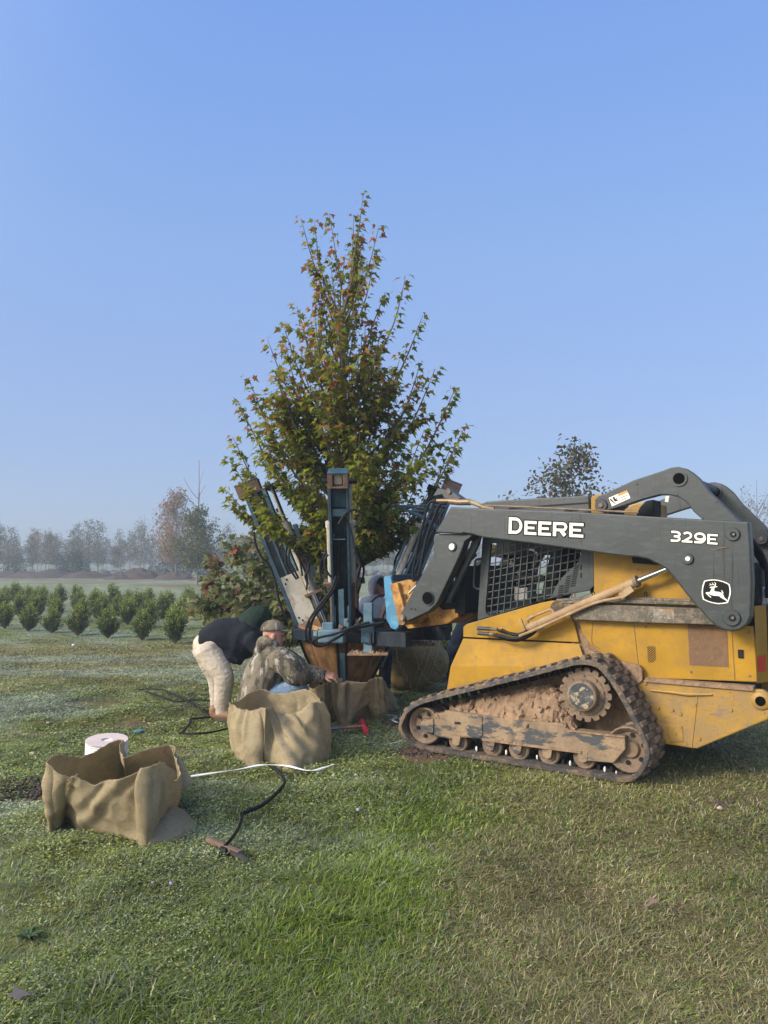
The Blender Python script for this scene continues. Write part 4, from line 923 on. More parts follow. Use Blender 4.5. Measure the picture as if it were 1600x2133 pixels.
spd = empty('tree_spade', (TC.x, TC.y, 0))
tag(spd, 'blue tree spade with rusty curved blades closed round the maple, carried by the loader', 'tree spade')
def sp(name, mb, m, parent=None, bev=0, smooth=None): return mb.build(name, m, parent or spd, False, smooth, bev)
LEAN = math.radians(22)
def tower(ang_deg, plate, hoses=True, r0=.36, nd=1.0):
    u = Vector((math.cos(math.radians(ang_deg)), math.sin(math.radians(ang_deg)), 0)); v = Vector((0, 0, 1)).cross(u)
    ax = u * math.sin(LEAN) + Vector((0, 0, 1)) * math.cos(LEAN); nr = u * math.cos(LEAN) - Vector((0, 0, 1)) * math.sin(LEAN)
    base = TC + u * r0 + Vector((0, 0, .78))
    def T(t, vv=0.0, n=0.0): return base + ax * t + v * vv + nr * n * nd
    R = Matrix((v, nr, ax)).transposed()
    def bx(b, t0, t1, v0, v1, n0, n1): return b.box(T((t0 + t1) / 2, (v0 + v1) / 2, (n0 + n1) / 2), (v1 - v0, (n1 - n0) * nd, t1 - t0), R)
    e = sp('tower_column', bx(MB(), .02, 1.655, -.066, .066, -.062, -.012), M_BLUED, bev=.003)
    for s in (-1, 1):
        sp('side_web', bx(MB(), .02, 1.655, *((-.084, -.070) if s < 0 else (.070, .084)), -.060, .045), M_BLUED, e)
        for n0, n1, mm in ((.038, .062, M_BLUE), (-.085, -.062, M_PALE), (-.018, -.004, M_BLUE)):
            sp('edge_flange', bx(MB(), .0, 1.66, *((-.094, -.072) if s < 0 else (.072, .094)), n0, n1), mm, e, bev=.002)
    b = MB(); bx(b, 1.662, 1.68, -.095, .095, -.09, .10); bx(b, 1.681, 1.80, -.095, -.05, -.06, .10); bx(b, 1.681, 1.80, .05, .095, -.06, .10); sp('tower_cap', b, M_BROWN, e, bev=.004)
    b = MB(); bx(b, 1.801, 1.82, -.097, .097, -.062, .102); sp('cap_plate', b, M_BLUE, e, bev=.004)
    sp('pale_block', bx(MB(), 1.69, 1.79, -.035, .035, -.02, .05), M_IVORY, e)
    sp('cross_plate', bx(MB(), 1.36, 1.43, -.066, .066, -.010, .02), M_PALE, e, bev=.003)
    sp('upper_plate', bx(MB(), 1.45, 1.64, -.066, .066, -.010, -.004), M_BLUE, e)
    # twin cylinders on the tree side, thin guide rods above, chrome rods below
    for s in (-1, 1):
        c = sp('cylinder_barrel', MB().cyl(T(.62 if not plate else .46, s * .108, -.125), T(1.22, s * .108, -.125), .034 if not plate else .044), M_IVORY, e)
        sp('guide_rod', MB().cyl(T(1.22, s * .108, -.125), T(1.66, s * .108, -.125), .013, 12), M_IVORY if s > 0 else M_DKM, c)
        sp('cylinder_rod', MB().cyl(T(.06, s * .108, -.125), T(.62, s * .108, -.125), .021 if not plate else .026), M_CHR if (s > 0 and plate) else M_BROWN, c)
        sp('cylinder_gland', MB().cyl(T(1.20, s * .108, -.125), T(1.26, s * .108, -.125), .043, 12), M_IVORY, c)
        sp('rod_clevis', MB().cyl(T(.0, s * .108, -.125), T(.09, s * .108, -.125), .034, 12), M_BROWN, c)
    b = MB(); bx(b, .585 if not plate else .43, .615 if not plate else .46, -.19, .19, -.20, -.075); sp('carriage_plate', b, M_BROWN, e, bev=.003)
    b = MB(); bx(b, 1.655, 1.685, -.17, .17, -.18, -.092); sp('top_bridge', b, M_BLK, e, bev=.003)
    b = MB(); bx(b, .62, 1.2, -.07, .07, -.19, -.165); sp('blade_guide', b, M_PALE, e)
    if plate:
        pl_ = sp('bolted_plate', bx(MB(), .18, .72, .100, .108, -.095, .035), M_IVORY, e, bev=.003)
        for t in (.22, .26, .64, .68): sp('plate_bolt', MB().lathe([(.011, 0), (.009, .008)], T(t, .108, .0 if t in (.22, .68) else .018), v, 8), M_BLK, pl_)
        sp('rust_runner', bx(MB(), -.12, .18, .085, .108, -.10, -.02), M_BRUST, e)
    # lower centre bars, blade
    b = MB(); bx(b, -.30, .60, -.028, .028, .0, .05); sp('centre_bar', b, M_PALE, e, bev=.004)
    for s in (-1, 1): sp('side_bar', bx(MB(), .0, .42, s * .075 - .014, s * .075 + .014, .0, .05), M_PALE, e, bev=.003)
    b = MB(); NS, NF = 14, 16; g = []
    for i in range(NS + 1):
        s = i / NS; r = .50 - .16 * s - .28 * s * s; z = .93 - .84 * s; fm = math.radians(44 if s < .6 else 44 - 28 * ((s - .6) / .4) ** 1.4)
        for j in range(NF + 1):
            f = -1 + 2 * j / NF; ph = fm * f + math.radians(ang_deg); zz = z + (.05 * abs(f) ** 3 if i == 0 else 0)
            g.append(TC + Vector((math.cos(ph) * r, math.sin(ph) * r, zz)))
    q = [[i * (NF + 1) + j, i * (NF + 1) + j + 1, (i + 1) * (NF + 1) + j + 1, (i + 1) * (NF + 1) + j] for i in range(NS) for j in range(NF)]
    b.add(g, q, True); bl = sp('blade', b, M_BRUST, e); so = bl.modifiers.new('thick', 'SOLIDIFY'); so.thickness = .012; so.offset = 0
    b = MB()
    for vv in (-.05, .05):
        pts = []
        for s in (.04, .2, .4, .6, .75): r = .50 - .16 * s - .28 * s * s + .018; pts.append(TC + u * r + v * vv * (1 - .35 * s) + Vector((0, 0, .93 - .84 * s)))
        b2 = MB(); [b2.bar(pts[k], pts[k + 1], .022, .03) for k in range(4)]; sp('blade_rail', b2, M_BLK, bl)
    pts = [TC + u * (.50 - .16 * s - .28 * s * s + .022) + Vector((0, 0, .93 - .84 * s)) for s in (.3, .75)]
    sp('blade_stiffener', MB().bar(pts[0], pts[1], .05, .02), M_PALE, bl)
    # hoses that run down inside the column
    for k, vv in enumerate((-.035, -.012)):
        sp('column_hose', MB().tube(spline([T(1.15, vv + .03, .0), T(1.0, vv, .015), T(.75, vv - .01, .015), T(.55, vv, .02), T(.38, vv + .01, .03)], 6), .0115, 8), M_RUB, e)
    sp('hose_clip', MB().tube([T(1.17, -.06, -.01), T(1.13, -.062, .03), T(1.13, .05, .03)], .006, 6), M_PALE, e)
    for s in ((-1, 1) if hoses else ()):
        sp('loop_hose', MB().tube(spline([T(.95, s * .13, -.12), T(.85, s * .20, -.13), T(.72, s * .22, -.14), T(.6, s * .19, -.13), T(.5, s * .16, -.1)], 6), .0105, 8), M_RUB, e)
        sp('loop_hose', MB().tube(spline([T(1.0, s * .11, -.17), T(.88, s * .17, -.24), T(.72, s * .18, -.27), T(.6, s * .15, -.22)], 6), .0105, 8), M_RUB, e)
    return T
Tf = tower(-91, False); Tl = tower(180, True, True, .36, 1.6); Tr = tower(-1, False, False, .46, 1.2); Tb = tower(89, False, False)
# ring frame: octagon of box section
b = MB(); RR = .54
pv = [TC + Vector((math.cos(math.radians(a)) * RR, math.sin(math.radians(a)) * RR, .85)) for a in range(-91 + 22, 269 + 22, 45)]
for i in range(8): b.bar(pv[i], pv[(i + 1) % 8], .09, .11)
sp('ring_frame', b, M_BLUED, bev=.008)
b = MB(); p = at(692, 1325, 7.62); b.box(p, (.26, .12, .13), Matrix.Rotation(math.radians(-12), 3, 'Z')); sp('corner_block', b, M_PALE, bev=.015)
b = MB(); p = at(683, 1306, 7.72); b.box(p, (.11, .10, .09)); sp('latch_block', b, M_PALE, bev=.01)
b = MB(); b.bar(at(753, 1322, 7.68), at(800, 1318, 7.85), .10, .10); b.bar(at(735, 1300, 7.9), at(800, 1300, 8.0), .16, .12); sp('manifold', b, M_BLUED, bev=.01)
for k, (px, py, Y, w, h) in enumerate(((722, 1298, 7.66, .05, .09), (738, 1310, 7.66, .09, .05), (711, 1312, 7.6, .04, .10), (748, 1296, 7.75, .05, .05), (660, 1320, 7.7, .05, .05), (775, 1308, 7.85, .06, .06), (640, 1300, 7.9, .08, .06))):
    b = MB(); b.box(at(px, py, Y), (w, .06, h), Matrix.Rotation(.2 * k, 3, 'Z')); v_ = sp('valve_block', b, (M_PALE, M_BLUED, M_BROWN, M_DKM)[k % 4], bev=.006)
    sp('fitting', MB().cyl(at(px, py - 4, Y - .04), at(px + 4, py - 9, Y - .05), .012, 8), M_STEEL, v_)
# hitch: gussets, top bar, back plate and beams to the ring
HY = .40
def wpoly(pts, y0, y1):
    b = MB(); b.prism(outl(pts, HY), y0, y1); b.v = [tuple(WM(*p)) for p in b.v]; return b
gp = [(799, 1204), (803, 1201), (814, 1201), (816, 1212), (832, 1298), (829, 1308), (823, 1312), (814, 1308), (805, 1290)]
sp('hitch_gusset', wpoly(gp, HY, HY + .03), M_BRB, bev=.004); sp('hitch_gusset', wpoly(gp, 1.58, 1.61), M_BRB, bev=.004)
h0 = M2(808, 1204, HY); h1 = M2(826, 1303, HY)
b = MB(); b.bar(WM(h0[0], HY + .03, h0[1]), WM(h0[0], 1.58, h0[1]), .06, .06); sp('hitch_top_bar', b, M_BLUE, bev=.004)
b = MB(); b.bar(WM(h1[0] - .02, HY + .03, h1[1] + .05), WM(h1[0] - .02, 1.58, h1[1] + .05), .10, .10); sp('hitch_bottom_bar', b, M_BLUED)
xs = h1[0]
for y in (.62, 1.38):
    b = MB(); b.bar(WM(xs, y, .86), WM(-2.62, y, .85), .12, .14); sp('hitch_beam', b, M_BLUED, bev=.006)
b = MB(); b.bar(WM(-2.62, .5, .86), WM(-2.62, 1.5, .86), .12, .12); sp('cross_beam', b, M_BLUED, bev=.006)
b = MB(); b.bar(at(830, 1318, 7.75), at(935, 1300, 8.3), .10, .16); sp('side_beam', b, M_BLUED, bev=.006)
b = MB(); b.add([at(735, 1258, 8.0), at(738, 1290, 8.0), at(765, 1290, 8.0)], [[0, 1, 2], [2, 1, 0]]); g_ = sp('gusset_plate', b, M_BLUED); g_.modifiers.new('thick', 'SOLIDIFY').thickness = .012
# stabiliser legs
for (y, z0) in ((.55, .72), (1.45, .73)):
    c = WM(-2.63, y, 0)
    RZ = Matrix.Rotation(-YAW + math.radians(28), 3, 'Z')
    st = sp('stabiliser_leg', MB().box(c + Vector((0, 0, z0 + .24)), (.085, .085, .48), RZ), M_PALE, bev=.006)
    sp('leg_sleeve', MB().box(c + Vector((0, 0, z0 + .195)), (.125, .125, .20), RZ), M_BLUE, st, bev=.006)
    sp('foot_plate', MB().prism([(c.x + a, c.y + d) for a, d in ((-.20, -.13), (.19, -.13), (.2, .13), (-.19, .13))], z0 - .018, z0, axis='z'), M_MUD, st, bev=.004)
    b = MB()
    for k in range(34): a = random.uniform(-.17, .17); d = random.uniform(-.11, .11); b.ico((c.x + a, c.y + d, z0 + .004), random.uniform(.008, .022), 1, .5, k)
    q = sp('soil_crumbs', b, M_MUD, st); q['kind'] = 'stuff'; q['label'] = 'crumbs of soil on the foot plate'
# loose hoses between the towers and the loader
for name, q, Y, r in (('supply_hose', [(706, 1200), (698, 1225), (676, 1256), (652, 1290), (645, 1322), (652, 1340), (668, 1346), (700, 1330), (730, 1313), (760, 1305), (800, 1296)], 7.45, .013),
                      ('supply_hose', [(700, 1200), (690, 1228), (664, 1262), (642, 1296), (637, 1322), (645, 1338), (666, 1328), (700, 1320), (740, 1304), (770, 1296)], 7.42, .012),
                      ('loop_hose', [(705, 1092), (718, 1072), (735, 1062), (748, 1066), (752, 1078), (747, 1090), (736, 1098)], 7.32, .011),
                      ('loop_hose', [(722, 1080), (727, 1095), (735, 1120), (740, 1150), (750, 1175), (745, 1195), (741, 1225)], 7.35, .009),
                      ('loop_hose', [(684, 1155), (677, 1165), (677, 1180), (684, 1195), (692, 1203)], 7.42, .011),
                      ('loop_hose', [(738, 1150), (748, 1165), (749, 1180), (742, 1195)], 7.5, .012),
                      ('column_hose', [(529, 1108), (533, 1135), (545, 1160), (562, 1180), (573, 1210), (580, 1245), (588, 1270), (598, 1290)], 8.1, .013),
                      ('loop_hose', [(598, 1140), (595, 1160), (598, 1178), (610, 1195), (618, 1207)], 7.98, .011), ('loop_hose', [(604, 1142), (602, 1165), (612, 1185), (622, 1205)], 7.96, .011),
                      ('loop_hose', [(612, 1132), (620, 1152), (626, 1175), (630, 1200)], 7.98, .011), ('loop_hose', [(616, 1138), (632, 1155), (642, 1172), (642, 1186), (636, 1200), (642, 1218)], 7.96, .012),
                      ('loop_hose', [(770, 1300), (772, 1262), (780, 1248), (795, 1240), (812, 1240)], 7.9, .009), ('supply_hose', [(850, 1128), (838, 1140), (824, 1165), (822, 1185), (823, 1198)], 8.4, .012),
                      ('supply_hose', [(860, 1140), (845, 1160), (832, 1180), (828, 1198)], 8.3, .012), ('supply_hose', [(862, 1150), (850, 1175), (836, 1190), (834, 1200)], 8.2, .012),
                      ('supply_hose', [(880, 1095), (872, 1110), (868, 1125), (858, 1150)], 8.2, .014)):
    sp(name, MB().tube(spline([at(x, y, Y) for x, y in q], 7), r, 8), M_RUB)
b = MB()
for k, q in enumerate(([(815, 1052), (850, 1054), (900, 1052), (930, 1055)], [(820, 1062), (850, 1056), (890, 1060), (925, 1062)], [(822, 1066), (860, 1064), (900, 1066), (925, 1066)], [(852, 1066), (875, 1074), (900, 1090), (920, 1106)], [(855, 1068), (880, 1078), (905, 1096), (918, 1110)])):
    sp('blue_hose', MB().tube(spline([at(x, y, 7.9) for x, y in q], 6), .010 if k < 3 else .018, 8), M_BLUE)

# ================================================================== the maple being dug
def pxz(px, py, Y): return at(px, py, Y)
def branch_mesh(b, pts, r0, r1, n=6):
    pts = spline(pts, 5); N = len(pts); b.tube(pts, [r0 + (r1 - r0) * (i / (N - 1)) for i in range(N)], n); return pts
def make_maple():
    rng = np.random.default_rng(5)
    root = empty('maple_tree', (TC.x, TC.y, 0))
    tag(root, 'young maple with green leaves turning red at the top, gripped by the blue tree spade', 'tree')
    b = MB(); Y0 = TC.y
    lead = [TC + Vector((0, 0, .3)), TC + Vector((0, 0, 1.4)), TC + Vector((.02, .0, 2.4)), at(712, 700, Y0), at(718, 640, Y0)]
    LP = spline(lead, 10); LPr = [.055 - .037 * i / (len(LP) - 1) for i in range(len(LP))]
    b.tube(LP, LPr, 10)
    zz = [p.z for p in LP]
    def on_lead(z):
        z = max(zz[0], min(zz[-1], z)); i = max(k for k in range(len(zz)) if zz[k] <= z + 1e-9); i = min(i, len(zz) - 2)
        return LP[i].lerp(LP[i + 1], (z - zz[i]) / max(zz[i + 1] - zz[i], 1e-6))
    tips = [(757, 405, 0), (686, 445, .05), (627, 455, -.05), (655, 462, .1), (737, 446, .1), (790, 470, -.1), (845, 577, -.1), (803, 608, .2), (618, 637, .15), (881, 657, .1), (592, 682, -.2), (557, 707, .1), (876, 757, .3),
            (907, 768, -.1), (517, 787, .1), (565, 815, -.35), (497, 837, .15), (950, 806, .1), (485, 910, .05), (968, 889, -.1), (478, 955, -.2), (903, 1005, .2), (468, 1018, .1), (855, 1098, -.2), (767, 1140, -.35), (664, 1142, -.3), (582, 1112, .2), (940, 930, .4), (520, 1000, -.4), (860, 960, -.5), (560, 1060, -.5), (700, 1110, .4), (790, 1115, .3)]
    br = []
    for (px, py, dy) in tips: br.append((at(px, py, Y0 + dy), 1.0))
    env = [(440, 60), (560, 90), (640, 110), (720, 145), (800, 180), (880, 210), (940, 205), (1000, 170), (1060, 120), (1110, 75)]
    for k in range(145):
        py = rng.uniform(0, 1) ** .72 * 600 + 475; w = np.interp(py, [e[0] for e in env], [e[1] for e in env]) / 1600 * Y0
        a = rng.uniform(0, 2 * math.pi); r = w * rng.uniform(.35, .92); c = at(715, py, Y0)
        br.append((Vector((c.x + r * math.cos(a), Y0 + r * math.sin(a) * .95, c.z)), .9))
    ztop = at(757, 405, Y0).z; zlow = 1.75
    PL, DL, SL, CL = [], [], [], []
    greens = [(.16, .19, .018), (.215, .22, .022), (.11, .145, .015), (.27, .245, .025), (.18, .175, .018)]; reds = [(.30, .085, .03), (.34, .155, .03), (.22, .10, .03), (.38, .20, .035), (.20, .14, .035)]
    def leaf(p, outd, z, tipf):
        rel = (z - zlow) / (ztop - zlow); pr = .025 + .42 * max(rel, 0) ** 1.7 + .15 * tipf * (rel > .3)
        for _ in range(1):
            c = np.array(reds[rng.integers(5)] if rng.random() < pr else greens[rng.integers(5)]) * rng.uniform(.8, 1.45)
            th = rng.uniform(0, 2 * math.pi); out = np.array(outd) * .5 + np.array((math.cos(th), math.sin(th), 0)) * .8
            d = out + np.array((0, 0, rng.uniform(-.75, .15)))
            off = out / (np.linalg.norm(out) + 1e-6) * rng.uniform(.015, .06)
            PL.append(np.array(p) + off + (0, 0, rng.uniform(-.01, .02))); DL.append(d); SL.append(rng.uniform(.05, .105) * (1.0 - .15 * rel)); CL.append(c)
    for (tip, q) in br:
        rel = (tip.z - zlow) / (ztop - zlow); c = Vector((TC.x, TC.y, 0)); r = math.hypot(tip.x - TC.x, tip.y - TC.y)
        drop = 1.0 * r + .30 + .8 * max(0, rel - .40) ** .9
        z0 = max(1.45, min(tip.z - drop, zz[-1])); s = on_lead(z0)
        if tip.z < 2.0: z0 = 1.75 + .3 * rng.random(); s = on_lead(z0)
        mid = s.lerp(tip, .5); hv = Vector((tip.x - s.x, tip.y - s.y, 0)); mid += hv * .12 - Vector((0, 0, .07 * r)); mid += Vector(rng.normal(0, .03, 3))
        L = (tip - s).length
        pts = branch_mesh(b, [s, mid, tip], .006 + .008 * L, .0022)
        od = hv.normalized() if hv.length > 1e-3 else Vector((0, 0, 1)); n = len(pts)
        def along(pts, f0, step, q):
            acc = 0; tot = sum((pts[i + 1] - pts[i]).length for i in range(len(pts) - 1)); run = 0
            for i in range(len(pts) - 1):
                seg = (pts[i + 1] - pts[i]).length; m = seg / step; cnt = int(m) + (rng.random() < m % 1)
                for _ in range(cnt):
                    f = (run + rng.random() * seg) / tot
                    if f < f0: continue
                    p = pts[i].lerp(pts[i + 1], rng.random()); leaf(p, od, p.z, f)
                run += seg
        dens = .0235 if rel > .5 else .0145
        along(pts, .22, dens, q); leaf(tip, od, tip.z, 1); leaf(tip, od, tip.z, 1)
        ns = int(rng.integers(2, 5)) if rel < .55 else int(rng.integers(0, 2))
        for _ in range(ns):
            f = rng.uniform(.35, .8); p = pts[int(f * (n - 1))]; l = rng.uniform(.14, .36) * (1 - .4 * rel); th = rng.uniform(-1.1, 1.1)
            d = Vector((od.x * math.cos(th) - od.y * math.sin(th), od.x * math.sin(th) + od.y * math.cos(th), rng.uniform(.2, .9))).normalized()
            t2 = branch_mesh(b, [p, p + d * l * .55 + Vector((0, 0, -.01)), p + d * l + Vector((0, 0, .03))], .004, .0015, 5); along(t2, .1, .017, 1)
    b.build('trunk', M_BARK, root, False)
    me = leaves_mesh('crown', np.array(PL), np.array(DL), np.array(SL), np.array(CL), MAPLE, .22, .45, rng, .3)
    link('crown', me, M_LEAF, root, False)
    return len(PL)
n_leaf = make_maple(); print('maple leaves', n_leaf)

# ================================================================== the dug maple that lies behind the workers
M_BURL = None
def lying_tree():
    rng = np.random.default_rng(21)
    bc = at(858, 1388, 9.75); bc.z = .40
    root = empty('balled_tree', (bc.x, bc.y, 0))
    tag(root, 'dug maple lying on its side behind the tree spade, root ball in laced burlap', 'tree')
    # ball: a cone-like lump lying on its side, narrow end to the right
    NS, NA = 26, 40; ax = Vector((.93, .05, -.36)).normalized(); a = Vector((0, 1, 0)); a = (a - ax * a.dot(ax)).normalized(); c = ax.cross(a); vs = []
    prof = [(-.40, .02), (-.395, .2), (-.36, .33), (-.28, .40), (-.16, .435), (0, .42), (.14, .37), (.28, .29), (.40, .20), (.46, .12), (.48, .03)]
    for i in range(NS + 1):
        h = -.40 + .88 * i / NS; r = np.interp(h, [p[0] for p in prof], [p[1] for p in prof])
        for k in range(NA):
            th = 2 * math.pi * k / NA; d = a * math.cos(th) + c * math.sin(th)
            w = 1 + .05 * math.sin(5 * th + 3 * h) + .05 * mnoise.noise(Vector((d.x * 2.5, d.y * 2.5, d.z * 2.5 + h * 3)))
            p = bc + ax * h + d * (r * w); p.z = max(p.z, .0); vs.append(p)
    b = MB(); b.add(vs, [[i * NA + k, i * NA + (k + 1) % NA, (i + 1) * NA + (k + 1) % NA, (i + 1) * NA + k] for i in range(NS) for k in range(NA)], True)
    ball = b.build('root_ball', M_BURLAP, root, False)
    for s in range(9):
        pts = []
        for i in range(3, 26): h = i; k = int((s * NA / 9 + (i * .55)) % NA); p = vs[i * NA + k]; d = (p - (bc + ax * (-.40 + .88 * i / NS))).normalized(); pts.append(p + d * .008)
        MB().tube(pts, .005, 5).build('lacing_cord', M_TWINE, ball, False)
    for s in (.08, .16, .26):
        i = int((s + .40) / .88 * NS); pts = []
        for k in range(NA + 1): p = vs[i * NA + k % NA]; d = (p - (bc + ax * (-.40 + .88 * i / NS))).normalized(); pts.append(p + d * .007)
        MB().tube(pts, .004, 5).build('lacing_cord', M_TWINE, ball, False)
    t0 = bc - ax * .36; t1 = at(690, 1310, 10.0); t2 = at(560, 1255, 10.3); t3 = at(455, 1180, 10.5)
    b = MB(); LP = spline([t0, t1, t2, t3], 10); b.tube(LP, [.04 - .032 * i / (len(LP) - 1) for i in range(len(LP))], 8)
    PL, DL, SL, CL = [], [], [], []
    pal = [(.21, .225, .09), (.16, .19, .06), (.27, .28, .16), (.11, .135, .035), (.23, .20, .08)]; red = [(.30, .09, .05), (.28, .14, .06), (.22, .12, .06)]
    tips = [(432, 1165), (440, 1195), (425, 1235), (400, 1245), (392, 1275), (470, 1150), (500, 1128), (475, 1135), (520, 1115), (545, 1128), (590, 1140), (600, 1160), (560, 1165), (640, 1140), (655, 1165), (670, 1180), (412, 1262), (440, 1290), (470, 1310), (500, 1300), (540, 1320), (590, 1320), (620, 1290), (650, 1310), (660, 1230), (680, 1220), (600, 1230), (480, 1220), (520, 1180)]
    br = [at(x, y, 10.2 + rng.uniform(-.5, .6)) for x, y in tips]
    for k in range(52):
        px = rng.uniform(420, 690); py = rng.uniform(np.interp(px, [400, 500, 690], [1230, 1140, 1165]), 1325); br.append(at(px, py, 10.2 + rng.uniform(-.7, .8)))
    for tip in br:
        tip.z = max(tip.z, .12); i = int(np.clip((at(800, 1200, 10.2).x - tip.x) / 2.9 * len(LP) * .8 - 6, 6, len(LP) - 6)); s = LP[i]
        mid = s.lerp(tip, .5) + Vector(rng.normal(0, .06, 3)); pts = branch_mesh(b, [s, mid, tip], .010, .003, 5); od = (tip - s).normalized(); L = (tip - s).length
        for _ in range(int(L / .0115)):
            f = rng.uniform(.25, 1); j = min(int(f * (len(pts) - 1)), len(pts) - 2); p = pts[j].lerp(pts[j + 1], rng.random())
            pxl = 800 + p.x / p.y * 1600; pyl = 1170 - (p.z - 1.6) / p.y * 1600
            pr = .04 + .34 * (pxl < 470) * (pyl < 1215) + .16 * (pyl < 1150)
            cc = np.array(red[rng.integers(3)] if rng.random() < pr else pal[rng.integers(5)]) * rng.uniform(.75, 1.3)
            PL.append(np.array(p) + rng.normal(0, .045, 3)); DL.append(np.array(od) * .4 + rng.normal(0, .5, 3) + (0, -.2, -.5)); SL.append(rng.uniform(.07, .125)); CL.append(cc)
    b.build('trunk', M_BARK, root, False)
    P = np.array(PL); P[:, 2] = np.maximum(P[:, 2], .06)
    link('crown', leaves_mesh('crown', P, np.array(DL), np.array(SL), np.array(CL), MAPLE, .2, .8, rng, .25), M_LEAF, root, False)
M_BURLAP = pm('burlap', (.235, .165, .072), [((.30, .22, .105), 5, .45, .65), ((.17, .115, .05), 11, .55, .7)], rough=.95, bump=.35, bscale=160, spec=.1)
M_TWINE = pm('twine', (.40, .32, .20), rough=.9)
lying_tree()

# ================================================================== nursery rows, mounds and the hazy trees
def tree_proto(name, H, cw, cb, nleaf, ls, pal, wts, seed, shape='egg', leader=True, tr=.05, bark=None, nb=26, ball=True):
    """one whole tree at the origin: trunk with limbs, crown of leaf clumps; returns the Empty"""
    rng = np.random.default_rng(seed); root = empty(name)
    b = MB(); top = H * (.97 if leader else .86)
    b.tube(spline([(0, 0, 0), (rng.normal(0, .04), rng.normal(0, .04), H * .4), (0, 0, top)], 6), [tr * (1 - .85 * i / 12) for i in range(13)], 7)
    PL, DL, SL = [], [], []
    per = max(2, nleaf // nb)
    for k in range(nb):
        u = (k + rng.random()) / nb; z = cb + (H - cb) * u * .93
        if shape == 'egg': w = cw / 2 * (math.sin(math.pi * min(1, (u * .88 + .12)) ** .75) ** .8)
        elif shape == 'vase': w = cw / 2 * (.25 + .75 * u)
        elif shape == 'col': w = cw / 2 * (1 - u ** 3) * (.7 + .3 * min(1, u * 6))
        else: w = cw / 2 * math.sqrt(max(.05, 1 - (2 * u - 1) ** 2))
        w *= rng.uniform(.55, 1.12); a = rng.uniform(0, 2 * math.pi); tip = Vector((w * math.cos(a), w * math.sin(a), z)); s = Vector((0, 0, max(cb * .75, z - w * (.9 if shape != 'vase' else 1.6) - .1)))
        mid = s.lerp(tip, .5) - Vector((0, 0, .03 * H * .2)); pts = spline([s, mid, tip], 4); b.tube(pts, [tr * .35 * (1 - .85 * i / (len(pts) - 1)) for i in range(len(pts))], 4)
        n = int(per * rng.uniform(.5, 1.5))
        for _ in range(n):
            f = rng.uniform(.25, 1.03); p = s.lerp(tip, f); sg = ls * (1.2 + 1.6 * (1 - f))
            PL.append((p.x + rng.normal(0, sg), p.y + rng.normal(0, sg), max(cb * .8, p.z + rng.normal(0, sg * .9)))); DL.append((math.cos(a) * .4 + rng.normal(0, .6), math.sin(a) * .4 + rng.normal(0, .6), rng.normal(-.15, .5))); SL.append(ls * rng.uniform(.7, 1.3))
    b.build('trunk', bark or M_BARKL, root)
    if nleaf: link('crown', leaves_mesh('crown', np.array(PL), np.array(DL), np.array(SL), pick(rng, len(PL), pal, wts), OVAL, .2, .8, rng, .2), M_LEAF, root)
    if ball: m = MB(); m.ico((0, 0, .05), .55, 2, .3, seed, (1, 1, .42)); m.build('root_mound', M_DARKSOIL, root)
    return root
M_BARKL = pm('pale_bark', (.22, .19, .16), [((.12, .10, .08), 14, .5, .65, (1, 1, .3))], rough=.9)
M_DARKSOIL = pm('dark_soil', (.05, .04, .035), [((.09, .06, .045), 5, .45, .6)], rough=.95)
def dup(root, loc, rz, sc=1.0):
    r = root.copy(); COL.objects.link(r); r.location = loc; r.rotation_euler = (0, 0, rz); r.scale = (sc, sc, sc)
    for ch in list(root.children):
        c = ch.copy(); COL.objects.link(c); c.parent = r; c.matrix_parent_inverse = ch.matrix_parent_inverse.copy()
        for g in ch.children: d = g.copy(); COL.objects.link(d); d.parent = c
    return r
OLIVE = [(.105, .11, .045), (.15, .125, .05), (.085, .09, .045), (.19, .125, .055)]; RUST = [(.24, .12, .05), (.19, .115, .05), (.13, .105, .045), (.29, .14, .06)]; DKG = [(.045, .062, .028), (.065, .08, .032), (.036, .048, .022)]
protos = [tree_proto('nursery_tree', 5.2, 2.4, 1.7, 1100, .15, OLIVE, [3, 2, 2, .5], 1), tree_proto('nursery_tree', 5.8, 2.1, 1.8, 1000, .145, OLIVE, [2, 3, 1, 2], 2), tree_proto('nursery_tree', 4.8, 2.5, 1.6, 1100, .155, OLIVE + RUST[:2], [2, 2, 3, 1, 1, 1], 3),
          tree_proto('nursery_tree', 5.6, 2.1, 2.2, 650, .14, OLIVE, [2, 1, 3, 1], 4), tree_proto('nursery_tree', 6.0, 2.3, 1.4, 90, .15, RUST, [1, 2, 2, 1], 5, 'vase', nb=34, bark=pm('grey_twig', (.15, .13, .12), rough=.9))]
rng = np.random.default_rng(99)
used = [False] * 5; spots = []
for row, Yr in enumerate((84, 92, 101, 112, 124, 138)):
    half = Yr * .56; n = int(2 * half / (1.9 + .14 * row))
    for i in range(n):
        x = -half + (i + .5) * 2 * half / n + rng.normal(0, .5)
        spots.append((x, Yr + rng.normal(0, .8)))
GRP = 'young trees in the hazy far rows'
random.shuffle(spots)
n_far = 0
for (x, y) in spots:
    px = 800 + x / y * 1600
    if -60 < px < 1000 or px > 1505: pass
    else: continue
    k = int(rng.choice(5, p=[.28, .24, .2, .2, .08])); sc = rng.uniform(.72, 1.12)
    if px > 1500 or 690 < px < 1000: sc *= .92
    if not used[k]: o = protos[k]; o.location = (x, y, 0); o.scale = (sc,) * 3; used[k] = True
    else: o = dup(protos[k], (x, y, 0), rng.uniform(0, 6.28), sc)
    tag(o, 'thin-stemmed young tree fading into the haze of the far nursery rows', 'tree', GRP); n_far += 1
print('far trees', n_far)
